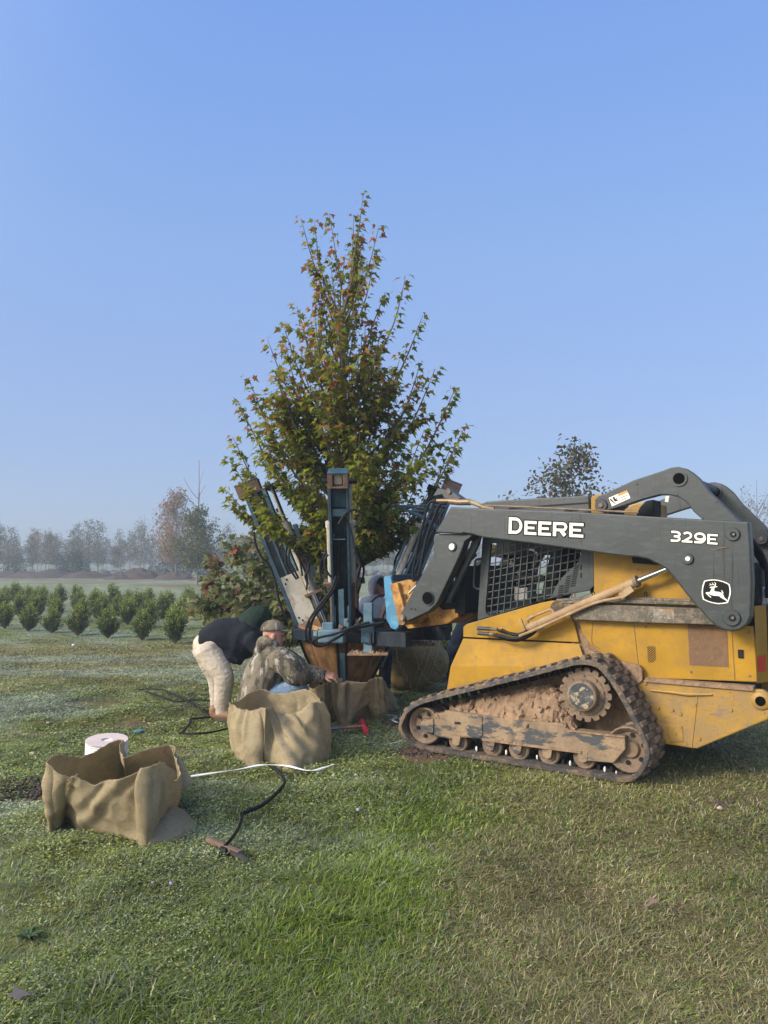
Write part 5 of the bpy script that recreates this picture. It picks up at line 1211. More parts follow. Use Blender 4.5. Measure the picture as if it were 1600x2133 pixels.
def single(px, py, d, proto, label, sc=1.0, cat='tree', rz=0.0, group=None):
    proto.location = ((px - 800) / 1600 * d, d, 0); proto.scale = (sc,) * 3; proto.rotation_euler = (0, 0, rz); return tag(proto, label, cat, group)
single(367, 1205, 73, tree_proto('maple_tree', 8.6, 5.0, 2.2, 4600, .21, [(.36, .17, .05), (.27, .17, .05), (.16, .15, .04), (.36, .10, .04)], [3, 3, 3, 2], 11, tr=.10, nb=70, ball=False), 'rust-coloured maple standing on a soil mound in the hazy field')
single(412, 1222, 49, tree_proto('shade_tree', 5.2, 3.6, 1.55, 4800, .15, [(.06, .09, .025), (.09, .12, .03), (.05, .07, .02), (.26, .17, .05), (.16, .15, .04)], [3, 3, 2, 2, 2], 12, tr=.085, nb=60, ball=False), 'dark green round-headed tree with a bare leader on a pale trunk', rz=1)
o = MB(); o.tube(spline([(0, 0, 4.6), (.05, 0, 6.3), (0, 0, 8.1)], 5), [.05] * 5 + [.02] * 6, 6)
for dx, z0, z1 in ((-1.2, 5.6, 6.9), (-1.5, 5.0, 6.4), (.55, 6.3, 7.5), (.7, 5.7, 6.6)): o.tube(spline([(0, 0, z0), (dx * .5, .1, z0 + (z1 - z0) * .42), (dx, .1, z1)], 4), [.025, .022, .02, .018, .016, .014, .012, .01, .008], 5)
sh_t = [q for q in bpy.data.objects if q.name.startswith('shade_tree')][0]; o.build('bare_leader', M_BARKL, sh_t)
single(300, 1195, 98, tree_proto('bare_tree', 8.0, 3.6, 1.6, 70, .14, OLIVE, [1, 1, 1, 1], 13, 'vase', tr=.07, nb=44), 'almost leafless tree taller than the hazy rows around it')
single(80, 1195, 94, tree_proto('yellow_tree', 5.6, 2.3, 1.9, 1100, .17, [(.30, .17, .05), (.24, .15, .05)], [2, 1], 14, 'egg', nb=40), 'narrow yellow-orange tree in the hazy rows')
single(474, 1200, 90, tree_proto('narrow_tree', 6.2, 2.2, 1.0, 1000, .17, OLIVE, [2, 2, 1, 2], 15, 'col', nb=40), 'narrow olive tree right of the round-headed dark tree')
# conical evergreens, clipped domes
ev = tree_proto('columnar_evergreen', 2.6, 1.5, .12, 900, .16, DKG, [2, 1, 2], 16, 'col', tr=.05, nb=60, ball=False)
for i, (px, d, sc, lab) in enumerate(((128, 84, .98, 'slim dark evergreen, first of the column pair row in the haze'), (141, 86, 1.0, 'dark evergreen column just right of the slim one'), (158, 84, 1.12, 'broad tall dark evergreen column near a rusty mound'), (168, 86, 1.0, 'dark evergreen column close against the broad one'), (182, 84, .62, 'short dark evergreen at the right end of the column row'), (22, 88, 1.15, 'hazy dark evergreen column at the far left edge'), (44, 88, .95, 'second hazy evergreen column at the far left'))):
    o = ev if i == 0 else dup(ev, (0, 0, 0), i * 1.1); single(px, 1195, d, o, lab, sc, 'evergreen', i * 1.3, 'dark evergreens in the haze')
def dome():
    root = empty('clipped_dome_shrub'); r = np.random.default_rng(3); n = 1500; z = r.uniform(.02, 1, n); a = r.uniform(0, 6.283, n); w = np.sqrt(1 - (2 * z - 1) ** 2 * .9) * r.uniform(.85, 1.02, n)
    P = np.stack([w * .85 * np.cos(a), w * .85 * np.sin(a), z * 1.35], 1); D = np.stack([np.cos(a), np.sin(a), z - .4], 1) + r.normal(0, .4, (n, 3))
    link('foliage', leaves_mesh('foliage', P, D, r.uniform(.1, .18, n), pick(r, n, DKG, [2, 1, 1]), OVAL, .2, .5, r), M_LEAF, root)
    MB().tube([(0, 0, 0), (0, 0, .8)], .08, 6).build('stem', M_BARK, root); return root
dm = dome()
for i, (px, d, sc, lab) in enumerate(((347, 86, 1.12, 'clipped dark dome shrub left of the rust-coloured maple trunk'), (383, 86, 1.12, 'clipped dark dome shrub right of the rust-coloured maple trunk'), (425, 88, 1.1, 'clipped dark dome shrub right of the pale trunk'), (322, 97, .8, 'small hazy dome shrub furthest left'))):
    o = dm if i == 0 else dup(dm, (0, 0, 0), i); single(px, 1188, d, o, lab, sc, 'shrub', i, 'clipped dome shrubs')
# mounds of earth
def mound(px, d, w, h, lab, seed, dep=.6):
    n = 26; vs = []; x0 = (px - 800) / 1600 * d
    for i in range(n + 1):
        for j in range(n + 1):
            u = 2 * i / n - 1; v = 2 * j / n - 1; q = max(0, 1 - (u * u + v * v)); z = h * q ** .9 * (.8 + .5 * mnoise.fractal(Vector((u * 2.2 + seed, v * 2.2, seed)), 1, 2, 4)) + .1 * h * mnoise.noise(Vector((u * 7, v * 7, seed))) * q
            vs.append((u * w / 2, v * w * dep / 2, z - .03))
    b = MB(); b.add(vs, [[i * (n + 1) + j, (i + 1) * (n + 1) + j, (i + 1) * (n + 1) + j + 1, i * (n + 1) + j + 1] for i in range(n) for j in range(n)], True)
    o = b.build('soil_mound', M_SOIL, None); o.location = (x0, d, 0); tag(o, lab, 'soil mound', 'mounds of red soil')
mound(367, 66, 3.8, .95, 'dark red soil mound at the foot of the rust-coloured maple', 1)
mound(290, 71, 4.4, 1.05, 'dark soil heap with a pointed top left of the maple', 2); mound(250, 70, 3.0, .5, 'low pale-topped soil heap beside the pointed heap', 3)
mound(428, 62, 3.0, .6, 'small red soil mound right of the pale trunk', 4); mound(185, 74, 5.6, .8, 'long low rusty soil bank below the evergreen columns', 5); mound(92, 76, 7.8, .85, 'long dark soil bank at the left of the field', 6); mound(20, 77, 5.6, .65, 'flat soil bank at the left edge of the field', 7)

mound(140, 79, 6, .6, 'dark soil bank behind the long bank at the left of the field', 8); mound(235, 78, 5, .55, 'dark soil bank between the rusty bank and the pointed heap', 9); mound(335, 78, 5, .6, 'dark soil bank between the pointed heap and the rust-coloured maple', 10)
# shrubs of the near nursery rows
def shrub_proto(seed):
    root = empty('evergreen_shrub'); r = np.random.default_rng(seed); b = MB(); PL, DL, SL, CL = [], [], [], []
    for k in range(74):
        a = r.uniform(0, 6.283); u = r.random() ** .7; h = .17 + .45 * u * r.uniform(.75, 1.1); w = .27 * math.sin(math.pi * min(1, .32 + .64 * (h / .66))) * r.uniform(.45, 1.08); tip = Vector((w * math.cos(a), w * math.sin(a), h))
        pts = spline([(0, 0, .0), tip * .5 + Vector((0, 0, -.02)), tip], 3); b.tube(pts, [.008 - .0065 * i / (len(pts) - 1) for i in range(len(pts))], 4)
        for _ in range(34):
            f = r.uniform(.3, 1.08); p = tip * f; c = np.array([(.085, .115, .022), (.11, .15, .026), (.05, .072, .018)][r.integers(3)])
            if f > .93 and h > .30: c = np.array((.25, .29, .05)) * r.uniform(.7, 1.2)
            PL.append(np.array(p) + r.normal(0, .022, 3)); DL.append(np.array((math.cos(a) * .5, math.sin(a) * .5, .9)) + r.normal(0, .4, 3)); SL.append(r.uniform(.03, .055)); CL.append(c * r.uniform(.75, 1.25))
    b.build('stem', M_BARK, root); P = np.array(PL); P[:, 2] = np.maximum(P[:, 2], .05)
    link('foliage', leaves_mesh('foliage', P, np.array(DL), np.array(SL), np.array(CL), OVAL, .25, .5, r, .15), M_LEAF, root); return root
SHR = [shrub_proto(31), shrub_proto(32), shrub_proto(33)]; us = [False] * 3
ORD = ['first', 'second', 'third', 'fourth', 'fifth', 'sixth', 'seventh', 'eighth', 'ninth', 'tenth', 'eleventh', 'twelfth', 'thirteenth', 'fourteenth', 'fifteenth', 'sixteenth']
for j, rown in enumerate(('front', 'second', 'third', 'back')):
    row = []
    for i in range(-6, 14):
        x = -4.14 - .82 * i - 1.05 * j + .3 * (j % 2); y = 15.06 + .58 * i + 3.3 * j; px = 800 + x / y * 1600
        if i in (-3, -2) or px < -40: continue
        if j > 0 and not (px < 470 or 880 < px < 940): continue
        if j == 0 and -1 >= i > -6: continue
        row.append((px, x + rng.normal(0, .05), y + rng.normal(0, .07)))
    row.sort()
    vis = 0
    for (px, x, y) in row:
        k = int(rng.integers(3)); sc = rng.uniform(.86, 1.2) * (1.06 if j >= 2 else 1); loc = (x, y, float(gheight(np.array([x]), np.array([y]))[0]))
        if not us[k]: o = SHR[k]; o.location = loc; o.scale = (sc,) * 3; us[k] = True
        else: o = dup(SHR[k], loc, rng.uniform(0, 6.28), sc)
        if px > 500: lab = 'bushy evergreen shrub showing between the burlap root ball and dark jeans' if px > 880 else 'evergreen shrub half hidden behind the tree spade'
        else: lab = 'small rounded evergreen shrub, %s from the left in the %s row' % (ORD[min(vis, 15)], rown); vis += 1
        tag(o, lab, 'shrub', 'evergreen shrubs in rows')
# oak behind the cab roof, reddish bare trees at the right edge
single(1192, 1300, 19.5, tree_proto('oak_tree', 4.75, 3.5, 1.9, 3000, .12, [(.10, .105, .04), (.14, .105, .05), (.07, .08, .035), (.19, .09, .05)], [3, 3, 2, 1], 17, tr=.05, nb=40, ball=False, leader=True), 'dark-leaved young oak rising behind the loader cab roof')
for i, (px, d, H, lab) in enumerate(((1548, 44, 6.0, 'bare reddish tree just right of the loader arms'), (1580, 42, 6.3, 'taller bare reddish tree at the right edge'), (1625, 45, 6.0, 'bare reddish tree cut by the right edge'))):
    single(px, 1200, d, tree_proto('reddish_tree', H, 2.2, .8, 420, .12, [(.20, .12, .10), (.16, .10, .08)], [1, 1], 40 + i, 'vase', tr=.05, nb=46, bark=bpy.data.materials['grey_twig'], ball=False), lab, group='bare reddish trees')

# ---- ground mist: one closed box of even thin air
hz = MB(); hz.box((0, 60, 5.2), (760, 560, 13.0)); h_o = hz.build('haze', None, None)
hm = bpy.data.materials.new('mist'); hm.use_nodes = True; nt = hm.node_tree; nt.nodes.clear()
ho = nt.nodes.new('ShaderNodeOutputMaterial'); hv = nt.nodes.new('ShaderNodeVolumePrincipled'); hv.inputs['Color'].default_value = (.50, .57, .64, 1); hv.inputs['Density'].default_value = .0035; hv.inputs['Anisotropy'].default_value = .2
nt.links.new(hv.outputs[0], ho.inputs['Volume']); h_o.data.materials.append(hm); tag(h_o, 'thin morning mist lying over the whole nursery field', 'haze', kind='stuff')
# ================================================================== people
M_SKIN = pm('skin', (.46, .23, .15), [((.52, .24, .16), 14, .5, .65)], rough=.55, bump=.05, bscale=80)
M_NAVY = pm('black_navy_jacket', (.009, .010, .015), [((.016, .018, .026), 10, .45, .65)], rough=.85, bump=.2, bscale=25, spec=.2)
M_DGRN = pm('dark_green_hood', (.014, .026, .018), [((.022, .036, .026), 14, .45, .65)], rough=.9, bump=.2, bscale=40, spec=.15)
M_BEIGE = pm('beige_trousers', (.50, .42, .33), [((.42, .34, .26), 6, .5, .7), ((.30, .22, .15), 9, .64, .75)], rough=.9, bump=.15, bscale=40, spec=.15)
M_BOOT = pm('tan_boot', (.25, .13, .06), [((.17, .10, .06), 14, .5, .65)], rough=.7, bump=.2, bscale=50)
M_SOLE = pm('boot_sole', (.06, .045, .035), rough=.85)
M_CAMO = pm('camouflage_cloth', (.17, .14, .10), [((.075, .065, .045), 9, .50, .54, (1, 1, .45)), ((.33, .30, .25), 11, .56, .585, (1.4, 1.4, .4)), ((.10, .105, .06), 13, .58, .61, (1, 1, .5)), ((.03, .027, .022), 15, .62, .635, (1.6, 1.6, .35)), ((.40, .37, .32), 24, .655, .67, (2, 2, .5))], rough=.9, bump=.12, bscale=40, spec=.15, rvar=0)
M_JEAN = pm('blue_jeans', (.16, .23, .33), [((.25, .33, .44), 8, .48, .62), ((.10, .14, .21), 30, .55, .68)], rough=.9, bump=.15, bscale=90, spec=.15)
M_HOOD = pm('heather_grey_sweatshirt', (.68, .67, .70), [((.58, .58, .62), 60, .48, .6), ((.74, .73, .75), 9, .5, .65)], rough=.95, bump=.15, bscale=90, spec=.1)
M_DJEAN = pm('dark_navy_jeans', (.014, .018, .034), [((.03, .038, .06), 7, .5, .65)], rough=.9, bump=.2, bscale=60, spec=.15)
M_CAPW = pm('white_cap_cloth', (.62, .62, .66), [((.5, .5, .56), 9, .5, .65)], rough=.9)
M_HAIR = pm('dark_hair', (.02, .016, .013), rough=.8)
M_EYE = pm('dark_eye', (.02, .015, .012), rough=.2)
M_GLOV = pm('yellow_green_glove', (.40, .42, .12), rough=.8)

def loft(b, pts, rad, lat=(0, 1, 0), n=16, sub=4):
    """closed tapering body of oval rings; rad items are r or (r along lat, r across)"""
    P = [Vector(p) for p in pts]; Rr = [(r, r) if not isinstance(r, (tuple, list)) else r for r in rad]
    Q = spline(P, sub) if len(P) > 2 else [P[0].lerp(P[1], i / sub) for i in range(sub + 1)]
    m = len(Q); rr = []
    for i in range(m):
        f = i / (m - 1) * (len(P) - 1); k = min(int(f), len(P) - 2); t = f - k; t = t * t * (3 - 2 * t)
        rr.append((Rr[k][0] * (1 - t) + Rr[k + 1][0] * t, Rr[k][1] * (1 - t) + Rr[k + 1][1] * t))
    lat = Vector(lat); rings = []
    for i in range(m):
        t = (Q[min(i + 1, m - 1)] - Q[max(i - 1, 0)]).normalized(); s = lat - t * lat.dot(t)
        if s.length < 1e-4: s = t.orthogonal()
        s.normalize(); u = t.cross(s); rings.append((Q[i], t, s, u, rr[i]))
    # rounded ends
    full = []
    q, t, s, u, r = rings[0]; e = min(r)
    for k in (.98, .8, .45): full.append((q - t * e * .6 * k, s, u, r[0] * math.sqrt(1 - k * k), r[1] * math.sqrt(1 - k * k)))
    full += [(q, s, u, r[0], r[1]) for q, t, s, u, r in rings]
    q, t, s, u, r = rings[-1]; e = min(r)
    for k in (.45, .8, .98): full.append((q + t * e * .6 * k, s, u, r[0] * math.sqrt(1 - k * k), r[1] * math.sqrt(1 - k * k)))
    vs = [q + s * (a * math.cos(2 * math.pi * k / n)) + u * (c * math.sin(2 * math.pi * k / n)) for q, s, u, a, c in full for k in range(n)]
    M = len(full); fs = [[i * n + k, i * n + (k + 1) % n, (i + 1) * n + (k + 1) % n, (i + 1) * n + k] for i in range(M - 1) for k in range(n)]
    fs += [list(range(n - 1, -1, -1)), [(M - 1) * n + k for k in range(n)]]
    b.add(vs, fs, True)
def ell(b, c, ax, ay, az, n=12):
    c, ax, ay, az = Vector(c), Vector(ax), Vector(ay), Vector(az); vs = [c - az]; m = n // 2
    for i in range(1, m):
        ph = math.pi * i / m
        for k in range(n): th = 2 * math.pi * k / n; vs.append(c + (ax * math.cos(th) + ay * math.sin(th)) * math.sin(ph) - az * math.cos(ph))
    vs.append(c + az); fs = [[0, 1 + (k + 1) % n, 1 + k] for k in range(n)]
    for i in range(m - 2):
        for k in range(n): a = 1 + i * n; fs.append([a + k, a + (k + 1) % n, a + n + (k + 1) % n, a + n + k])
    a = 1 + (m - 2) * n; fs += [[a + k, a + (k + 1) % n, len(vs) - 1] for k in range(n)]
    b.add(vs, fs, True)
def knit(b, name, m, parent, vox=.012, sm=5, fold=None):
    """joins all the overlapping forms of b into one continuous surface"""
    o = b.build(name, m, None); r = o.modifiers.new('r', 'REMESH'); r.mode = 'VOXEL'; r.voxel_size = vox; r.use_smooth_shade = True
    s = o.modifiers.new('s', 'SMOOTH'); s.iterations = sm; s.factor = .5
    dg = bpy.context.evaluated_depsgraph_get(); me = bpy.data.meshes.new_from_object(o.evaluated_get(dg)); old = o.data; o.modifiers.clear(); o.data = me; bpy.data.meshes.remove(old); me.name = name
    if fold:
        amp, sc, st = fold; n = len(me.vertices); co = np.empty(n * 3, np.float32); no = np.empty(n * 3, np.float32); me.vertices.foreach_get('co', co); me.vertices.foreach_get('normal', no)
        co = co.reshape(-1, 3); no = no.reshape(-1, 3); d = np.empty(n, np.float32)
        for i in range(n):
            p = Vector((co[i, 0] * sc * st[0], co[i, 1] * sc * st[1], co[i, 2] * sc * st[2])); w = mnoise.noise(p * .6) * .8
            p += Vector((w, w, w)); d[i] = (1 - 2.2 * abs(mnoise.noise(p))) * .75 + .35 * mnoise.noise(p * 2.3)
        co += no * (d * amp)[:, None]; me.vertices.foreach_set('co', co.ravel()); me.update()
    if not me.materials: me.materials.append(m)
    smooth_mesh(me); parent_to(o, parent, False); return o
def hand(b, w, d, nrm, curl=.5, s=1.0, side=1):
    """palm, four unequal bent fingers and a thumb from the side of the palm"""
    w = Vector(w); d = Vector(d).normalized(); nrm = Vector(nrm); nrm = (nrm - d * nrm.dot(d)).normalized(); x = d.cross(nrm) * side
    loft(b, [w, w + d * .05 * s, w + d * .095 * s], [(.028 * s, .02 * s), (.042 * s, .017 * s), (.041 * s, .014 * s)], x, 12, 3)
    for k, (off, L) in enumerate(((-.030, .068), (-.010, .078), (.011, .072), (.030, .056))):
        p = w + d * .092 * s + x * off * s; a = 0; pts = [p]; dd = d + x * off * 1.5
        for seg in (.45, .32, .25): a += curl * (.75 + .1 * k); q = dd.normalized() * math.cos(a) - nrm * math.sin(a); p = p + q * L * seg * s; pts.append(p)
        loft(b, pts, [.0095 * s, .009 * s, .0082 * s, .007 * s], x, 8, 2)
    p = w + d * .03 * s - x * .035 * s; loft(b, [p, p - x * .025 * s + d * .025 * s - nrm * .01 * s, p - x * .028 * s + d * .055 * s - nrm * .022 * s], [.013 * s, .0105 * s, .008 * s], x, 8, 2)
def head(b, c, f, up, s=1.0):
    c, f, up = Vector(c), Vector(f).normalized(), Vector(up); up = (up - f * up.dot(f)).normalized(); x = f.cross(up)
    ell(b, c + up * .02 * s - f * .008 * s, x * .076 * s, f * .096 * s, up * .105 * s, 20)
    loft(b, [c + f * .03 * s - up * .01 * s, c + f * .062 * s - up * .075 * s, c + f * .072 * s - up * .105 * s], [(.066 * s, .05 * s), (.05 * s, .034 * s), (.028 * s, .018 * s)], x, 14, 3)
    ell(b, c + f * .098 * s - up * .028 * s, x * .014 * s, f * .022 * s, up * .02 * s, 8); loft(b, [c + f * .086 * s + up * .02 * s, c + f * .108 * s - up * .025 * s], [.009 * s, .013 * s], x, 8, 2)
    ell(b, c + f * .086 * s + up * .028 * s, x * .05 * s, f * .014 * s, up * .012 * s, 10); ell(b, c + f * .086 * s - up * .066 * s, x * .026 * s, f * .012 * s, up * .010 * s, 8)
    for q in (-1, 1): ell(b, c + x * q * .078 * s - up * .01 * s - f * .008 * s, x * .010 * s, f * .022 * s, up * .032 * s, 10)
    loft(b, [c - up * .05 * s - f * .02 * s, c - up * .15 * s - f * .045 * s], [.055 * s, .06 * s], x, 14, 3)
    return x
def eyes(c, f, up, parent, s=1.0):
    c, f, up = Vector(c), Vector(f).normalized(), Vector(up); up = (up - f * up.dot(f)).normalized(); x = f.cross(up)
    for q in (-1, 1): b = MB(); ell(b, c + f * .087 * s + x * q * .032 * s + up * .008 * s, x * .012 * s, f * .008 * s, up * .006 * s, 8); b.build('eye', M_EYE, parent, False)
def boot(name, heel, toe, m, parent, top=.13):
    heel, toe = Vector(heel), Vector(toe); d = (toe - heel); d.z = 0; L = d.length; d.normalize(); x = Vector((0, 0, 1)).cross(d); b = MB()
    loft(b, [heel + Vector((0, 0, .06)), heel + d * L * .5 + Vector((0, 0, .062)), heel + d * L * .95 + Vector((0, 0, .045))], [(.045, .05), (.05, .05), (.045, .035)], x, 14, 4)
    loft(b, [heel + d * .01 + Vector((0, 0, .07)), heel + d * .015 + Vector((0, 0, top))], [.05, .055], x, 14, 3)
    o = knit(b, name, m, parent, .008, 3)
    s = MB(); pts = []
    for i in range(20): th = 2 * math.pi * i / 20; w = .052 if math.cos(th) > -.2 else .045; q = heel + d * (L * .48 + (L * .56) * math.cos(th)) + x * w * math.sin(th); pts.append((q.x, q.y))
    z = heel.z; s.prism(pts, z, z + .03, axis='z'); s.build('sole', M_SOLE, o, False, bev=.006); return o
def person(label, at_, group=None):
    e = empty('person', (at_[0], at_[1], 0)); return tag(e, label, 'person', group)
A = at
# ---- 1: bending over in a black top, beige trousers
def person_bending():
    root = person('person bending over in black jacket, dark green hood, beige trousers and tan boots', A(461, 1482, 7.9))
    hipn, hipf = A(434, 1352, 7.84), A(430, 1350, 8.10); kn, kf = A(466, 1409, 7.78), A(452, 1412, 8.12); an, af = A(463, 1480, 7.84), A(455, 1474, 8.15)
    an.z = .10; af.z = .10
    body = MB(); pel = A(432, 1348, 7.97); ch = A(515, 1322, 7.97); nk = A(540, 1308, 7.97); hc = A(549, 1300, 7.97)
    loft(body, [pel, A(472, 1330, 7.97), ch, nk], [(.15, .13), (.14, .12), (.17, .12), (.06, .06)], (0, 1, 0))
    for h, k, a in ((hipn, kn, an), (hipf, kf, af)): loft(body, [h, k, a], [.10, .065, .045]); loft(body, [a, a + Vector((.16, -.06, -.05))], [.04, .03])
    fw = Vector((.72, -.1, -.7)); head(body, hc, fw, (.7, 0, .72), .98)
    for s, Y in ((-1, 7.76), (1, 8.18)):
        sh, el, wr = A(538, 1333, Y), A(566, 1384, Y - .02), A(604, 1402, Y + .02)
        loft(body, [sh, el, wr], [.05, .04, .028]); hand(body, wr, (1, 0, -.15), (0, 0, 1), .5, 1.0, s)
    knit(body, 'body', M_SKIN, root, .0065, 3)
    t = MB()
    loft(t, [A(424, 1352, 7.97), A(440, 1345, 7.97), A(462, 1336, 7.97)], [(.19, .15), (.205, .175), (.19, .14)], (0, 1, 0))
    for (h, k, a) in ((hipn, kn, an), (hipf, kf, af)):
        m1 = h.lerp(k, .45); m2 = k.lerp(a, .5)
        loft(t, [h, m1, k, m2, a + Vector((0, 0, .01)), a + Vector((0, 0, -.025))], [(.138, .15), (.115, .128), (.088, .10), (.078, .086), (.074, .08), (.080, .086)], (0, 1, 0), 18, 5)
    knit(t, 'trousers', M_BEIGE, root, .008, 8, (.0045, 15, (1, 1, 1.4)))
    j = MB()
    loft(j, [A(432, 1336, 7.97), A(465, 1326, 7.97), A(498, 1330, 7.97), A(522, 1324, 7.97), A(546, 1316, 7.97)], [(.205, .135), (.225, .185), (.235, .225), (.235, .20), (.13, .13)], (0, 1, 0), 20, 5)
    loft(j, [A(468, 1352, 7.95), A(485, 1366, 7.95), A(503, 1374, 7.95)], [(.16, .06), (.19, .06), (.18, .05)], (0, 1, 0))
    for s, Y in ((-1, 7.76), (1, 8.18)): loft(j, [A(522, 1330, Y), A(552, 1364, Y), A(568, 1384, Y - .02), A(600, 1401, Y + .02)], [.085, .08, .07, .05])
    knit(j, 'jacket', M_NAVY, root, .013, 5, (.011, 6, (1, 1, 1)))
    h = MB(); loft(h, [A(514, 1312, 7.97), A(528, 1296, 7.97), A(541, 1288, 7.97), A(552, 1294, 7.97)], [(.17, .155), (.16, .15), (.145, .135), (.11, .10)], (0, 1, 0)); knit(h, 'hood', M_DGRN, root, .011, 5, (.006, 10, (1, 1, 1)))
    boot('boot', an + Vector((-.09, .0, -.09)), an + Vector((.18, -.09, -.09)), M_BOOT, root, .12); boot('boot', af + Vector((-.05, 0, -.10)), af + Vector((.2, -.05, -.10)), M_BOOT, root, .09)
person_bending()
# ---- 2: crouching in camouflage
def person_crouching():
    root = person('person crouching in camouflage hoodie, cap and pale jeans, one hand on the burlap', A(560, 1480, 7.25))
    Y = 7.25; hc = A(570, 1323, Y - .02); f = Vector((.96, .22, -.16)); body = MB()
    loft(body, [A(545, 1452, Y), A(555, 1410, Y), A(562, 1366, Y), A(562, 1348, Y)], [(.15, .12), (.15, .12), (.18, .11), (.07, .07)], (.2, -1, 0))
    head(body, hc, f, (.16, 0, 1), 1.0)
    arms = ((-1, A(588, 1372, Y - .22), A(616, 1405, Y - .26), A(668, 1409, Y - .12)), (1, A(585, 1366, Y + .20), A(628, 1400, Y + .28), A(672, 1404, Y + .25)))
    for s, sh, el, wr in arms: loft(body, [sh, el, wr], [.052, .042, .028]); hand(body, wr + Vector((.012, 0, 0)), (1, .12, -.08), (.0, -.25, 1), .55, 1.02, s)
    legs = ((A(552, 1452, Y - .12), A(624, 1434, Y - .16), A(606, 1490, Y - .16)), (A(552, 1452, Y + .12), A(628, 1440, Y + .2), A(592, 1480, Y + .2)))
    for h, k, a in legs: a.z = .10; loft(body, [h, k, a], [.085, .055, .042]); loft(body, [a, a + Vector((.14, -.02, -.05))], [.04, .03])
    knit(body, 'body', M_SKIN, root, .0055, 3); eyes(hc, f, (.16, 0, 1), root)
    t = MB(); loft(t, [A(540, 1466, Y), A(556, 1448, Y)], [(.19, .15), (.18, .13)], (.1, -1, 0))
    for h, k, a in legs: loft(t, [h, h.lerp(k, .55), k, k.lerp(a, .5), a + Vector((0, 0, -.03))], [.115, .098, .082, .075, .066])
    knit(t, 'jeans', M_JEAN, root, .011, 4, (.008, 11, (1, 1, 1)))
    j = MB()
    loft(j, [A(531, 1474, Y), A(535, 1455, Y), A(548, 1415, Y), A(560, 1380, Y), A(566, 1352, Y)], [(.24, .165), (.25, .17), (.255, .185), (.245, .165), (.12, .11)], (.15, -1, 0), 22, 5)
    for s, sh, el, wr in arms: loft(j, [sh - Vector((.05, .03 * s, .0)), sh.lerp(el, .5), el, el.lerp(wr, .5), wr], [.115, .112, .098, .075, .056], (0, 1, 0), 16, 5)
    loft(j, [A(546, 1350, Y + .02), A(549, 1340, Y), A(562, 1336, Y), A(578, 1344, Y)], [(.14, .05), (.135, .06), (.12, .06), (.09, .04)], (.1, -1, 0))
    loft(j, [A(541, 1352, Y), A(548, 1362, Y)], [(.13, .055), (.11, .05)], (.1, -1, 0))
    jk = knit(j, 'camouflage_hoodie', M_CAMO, root, .011, 4, (.011, 9, (1, 1, .8)))
    c = MB(); fx_ = Vector((.97, .2, .02)).normalized(); up = Vector((-.05, 0, 1)); x = fx_.cross(up).normalized(); cc = hc + Vector((-.008, 0, .045))
    vs = []; N, Mr = 24, 8
    for i in range(Mr + 1):
        ph = math.pi / 2 * i / Mr
        for k in range(N): th = 2 * math.pi * k / N; vs.append(cc + (fx_ * .108 * math.cos(th) + x * .088 * math.sin(th)) * max(.02, math.cos(ph) ** .8) + up * (.092 * math.sin(ph)))
    c.add(vs, [[i * N + k, i * N + (k + 1) % N, (i + 1) * N + (k + 1) % N, (i + 1) * N + k] for i in range(Mr) for k in range(N)], True); cap = c.build('camouflage_cap', M_CAMO, root, False); q = cap.modifiers.new('t', 'SOLIDIFY'); q.thickness = .006
    vs = []
    for i in range(13):
        th = math.pi * (i / 12 - .5) * .86
        a = cc + fx_ * .100 * math.cos(th) + x * .084 * math.sin(th); o_ = cc + fx_ * (.100 * math.cos(th) + .078 * math.cos(th) ** .6) + x * .078 * math.sin(th) - up * (.016 * math.cos(th)); vs += [a, o_]
    br = MB(); br.add(vs, [[2 * i, 2 * i + 1, 2 * i + 3, 2 * i + 2] for i in range(12)], True); bo = br.build('brim', pm('faded_brim', (.26, .24, .21), [((.17, .15, .12), 20, .5, .6)], rough=.9), cap, False); q = bo.modifiers.new('t', 'SOLIDIFY'); q.thickness = .007
    hr = MB(); ell(hr, hc + Vector((-.045, -.005, -.005)), Vector((.05, 0, 0)), Vector((0, .072, 0)), Vector((0, 0, .06))); hr.build('hair', pm('greying_hair', (.12, .10, .08), rough=.9), root, False)
    for h, k, a in legs: boot('boot', a + Vector((-.06, 0, -.10)), a + Vector((.2, -.02, -.10)), M_BOOT, root)
person_crouching()
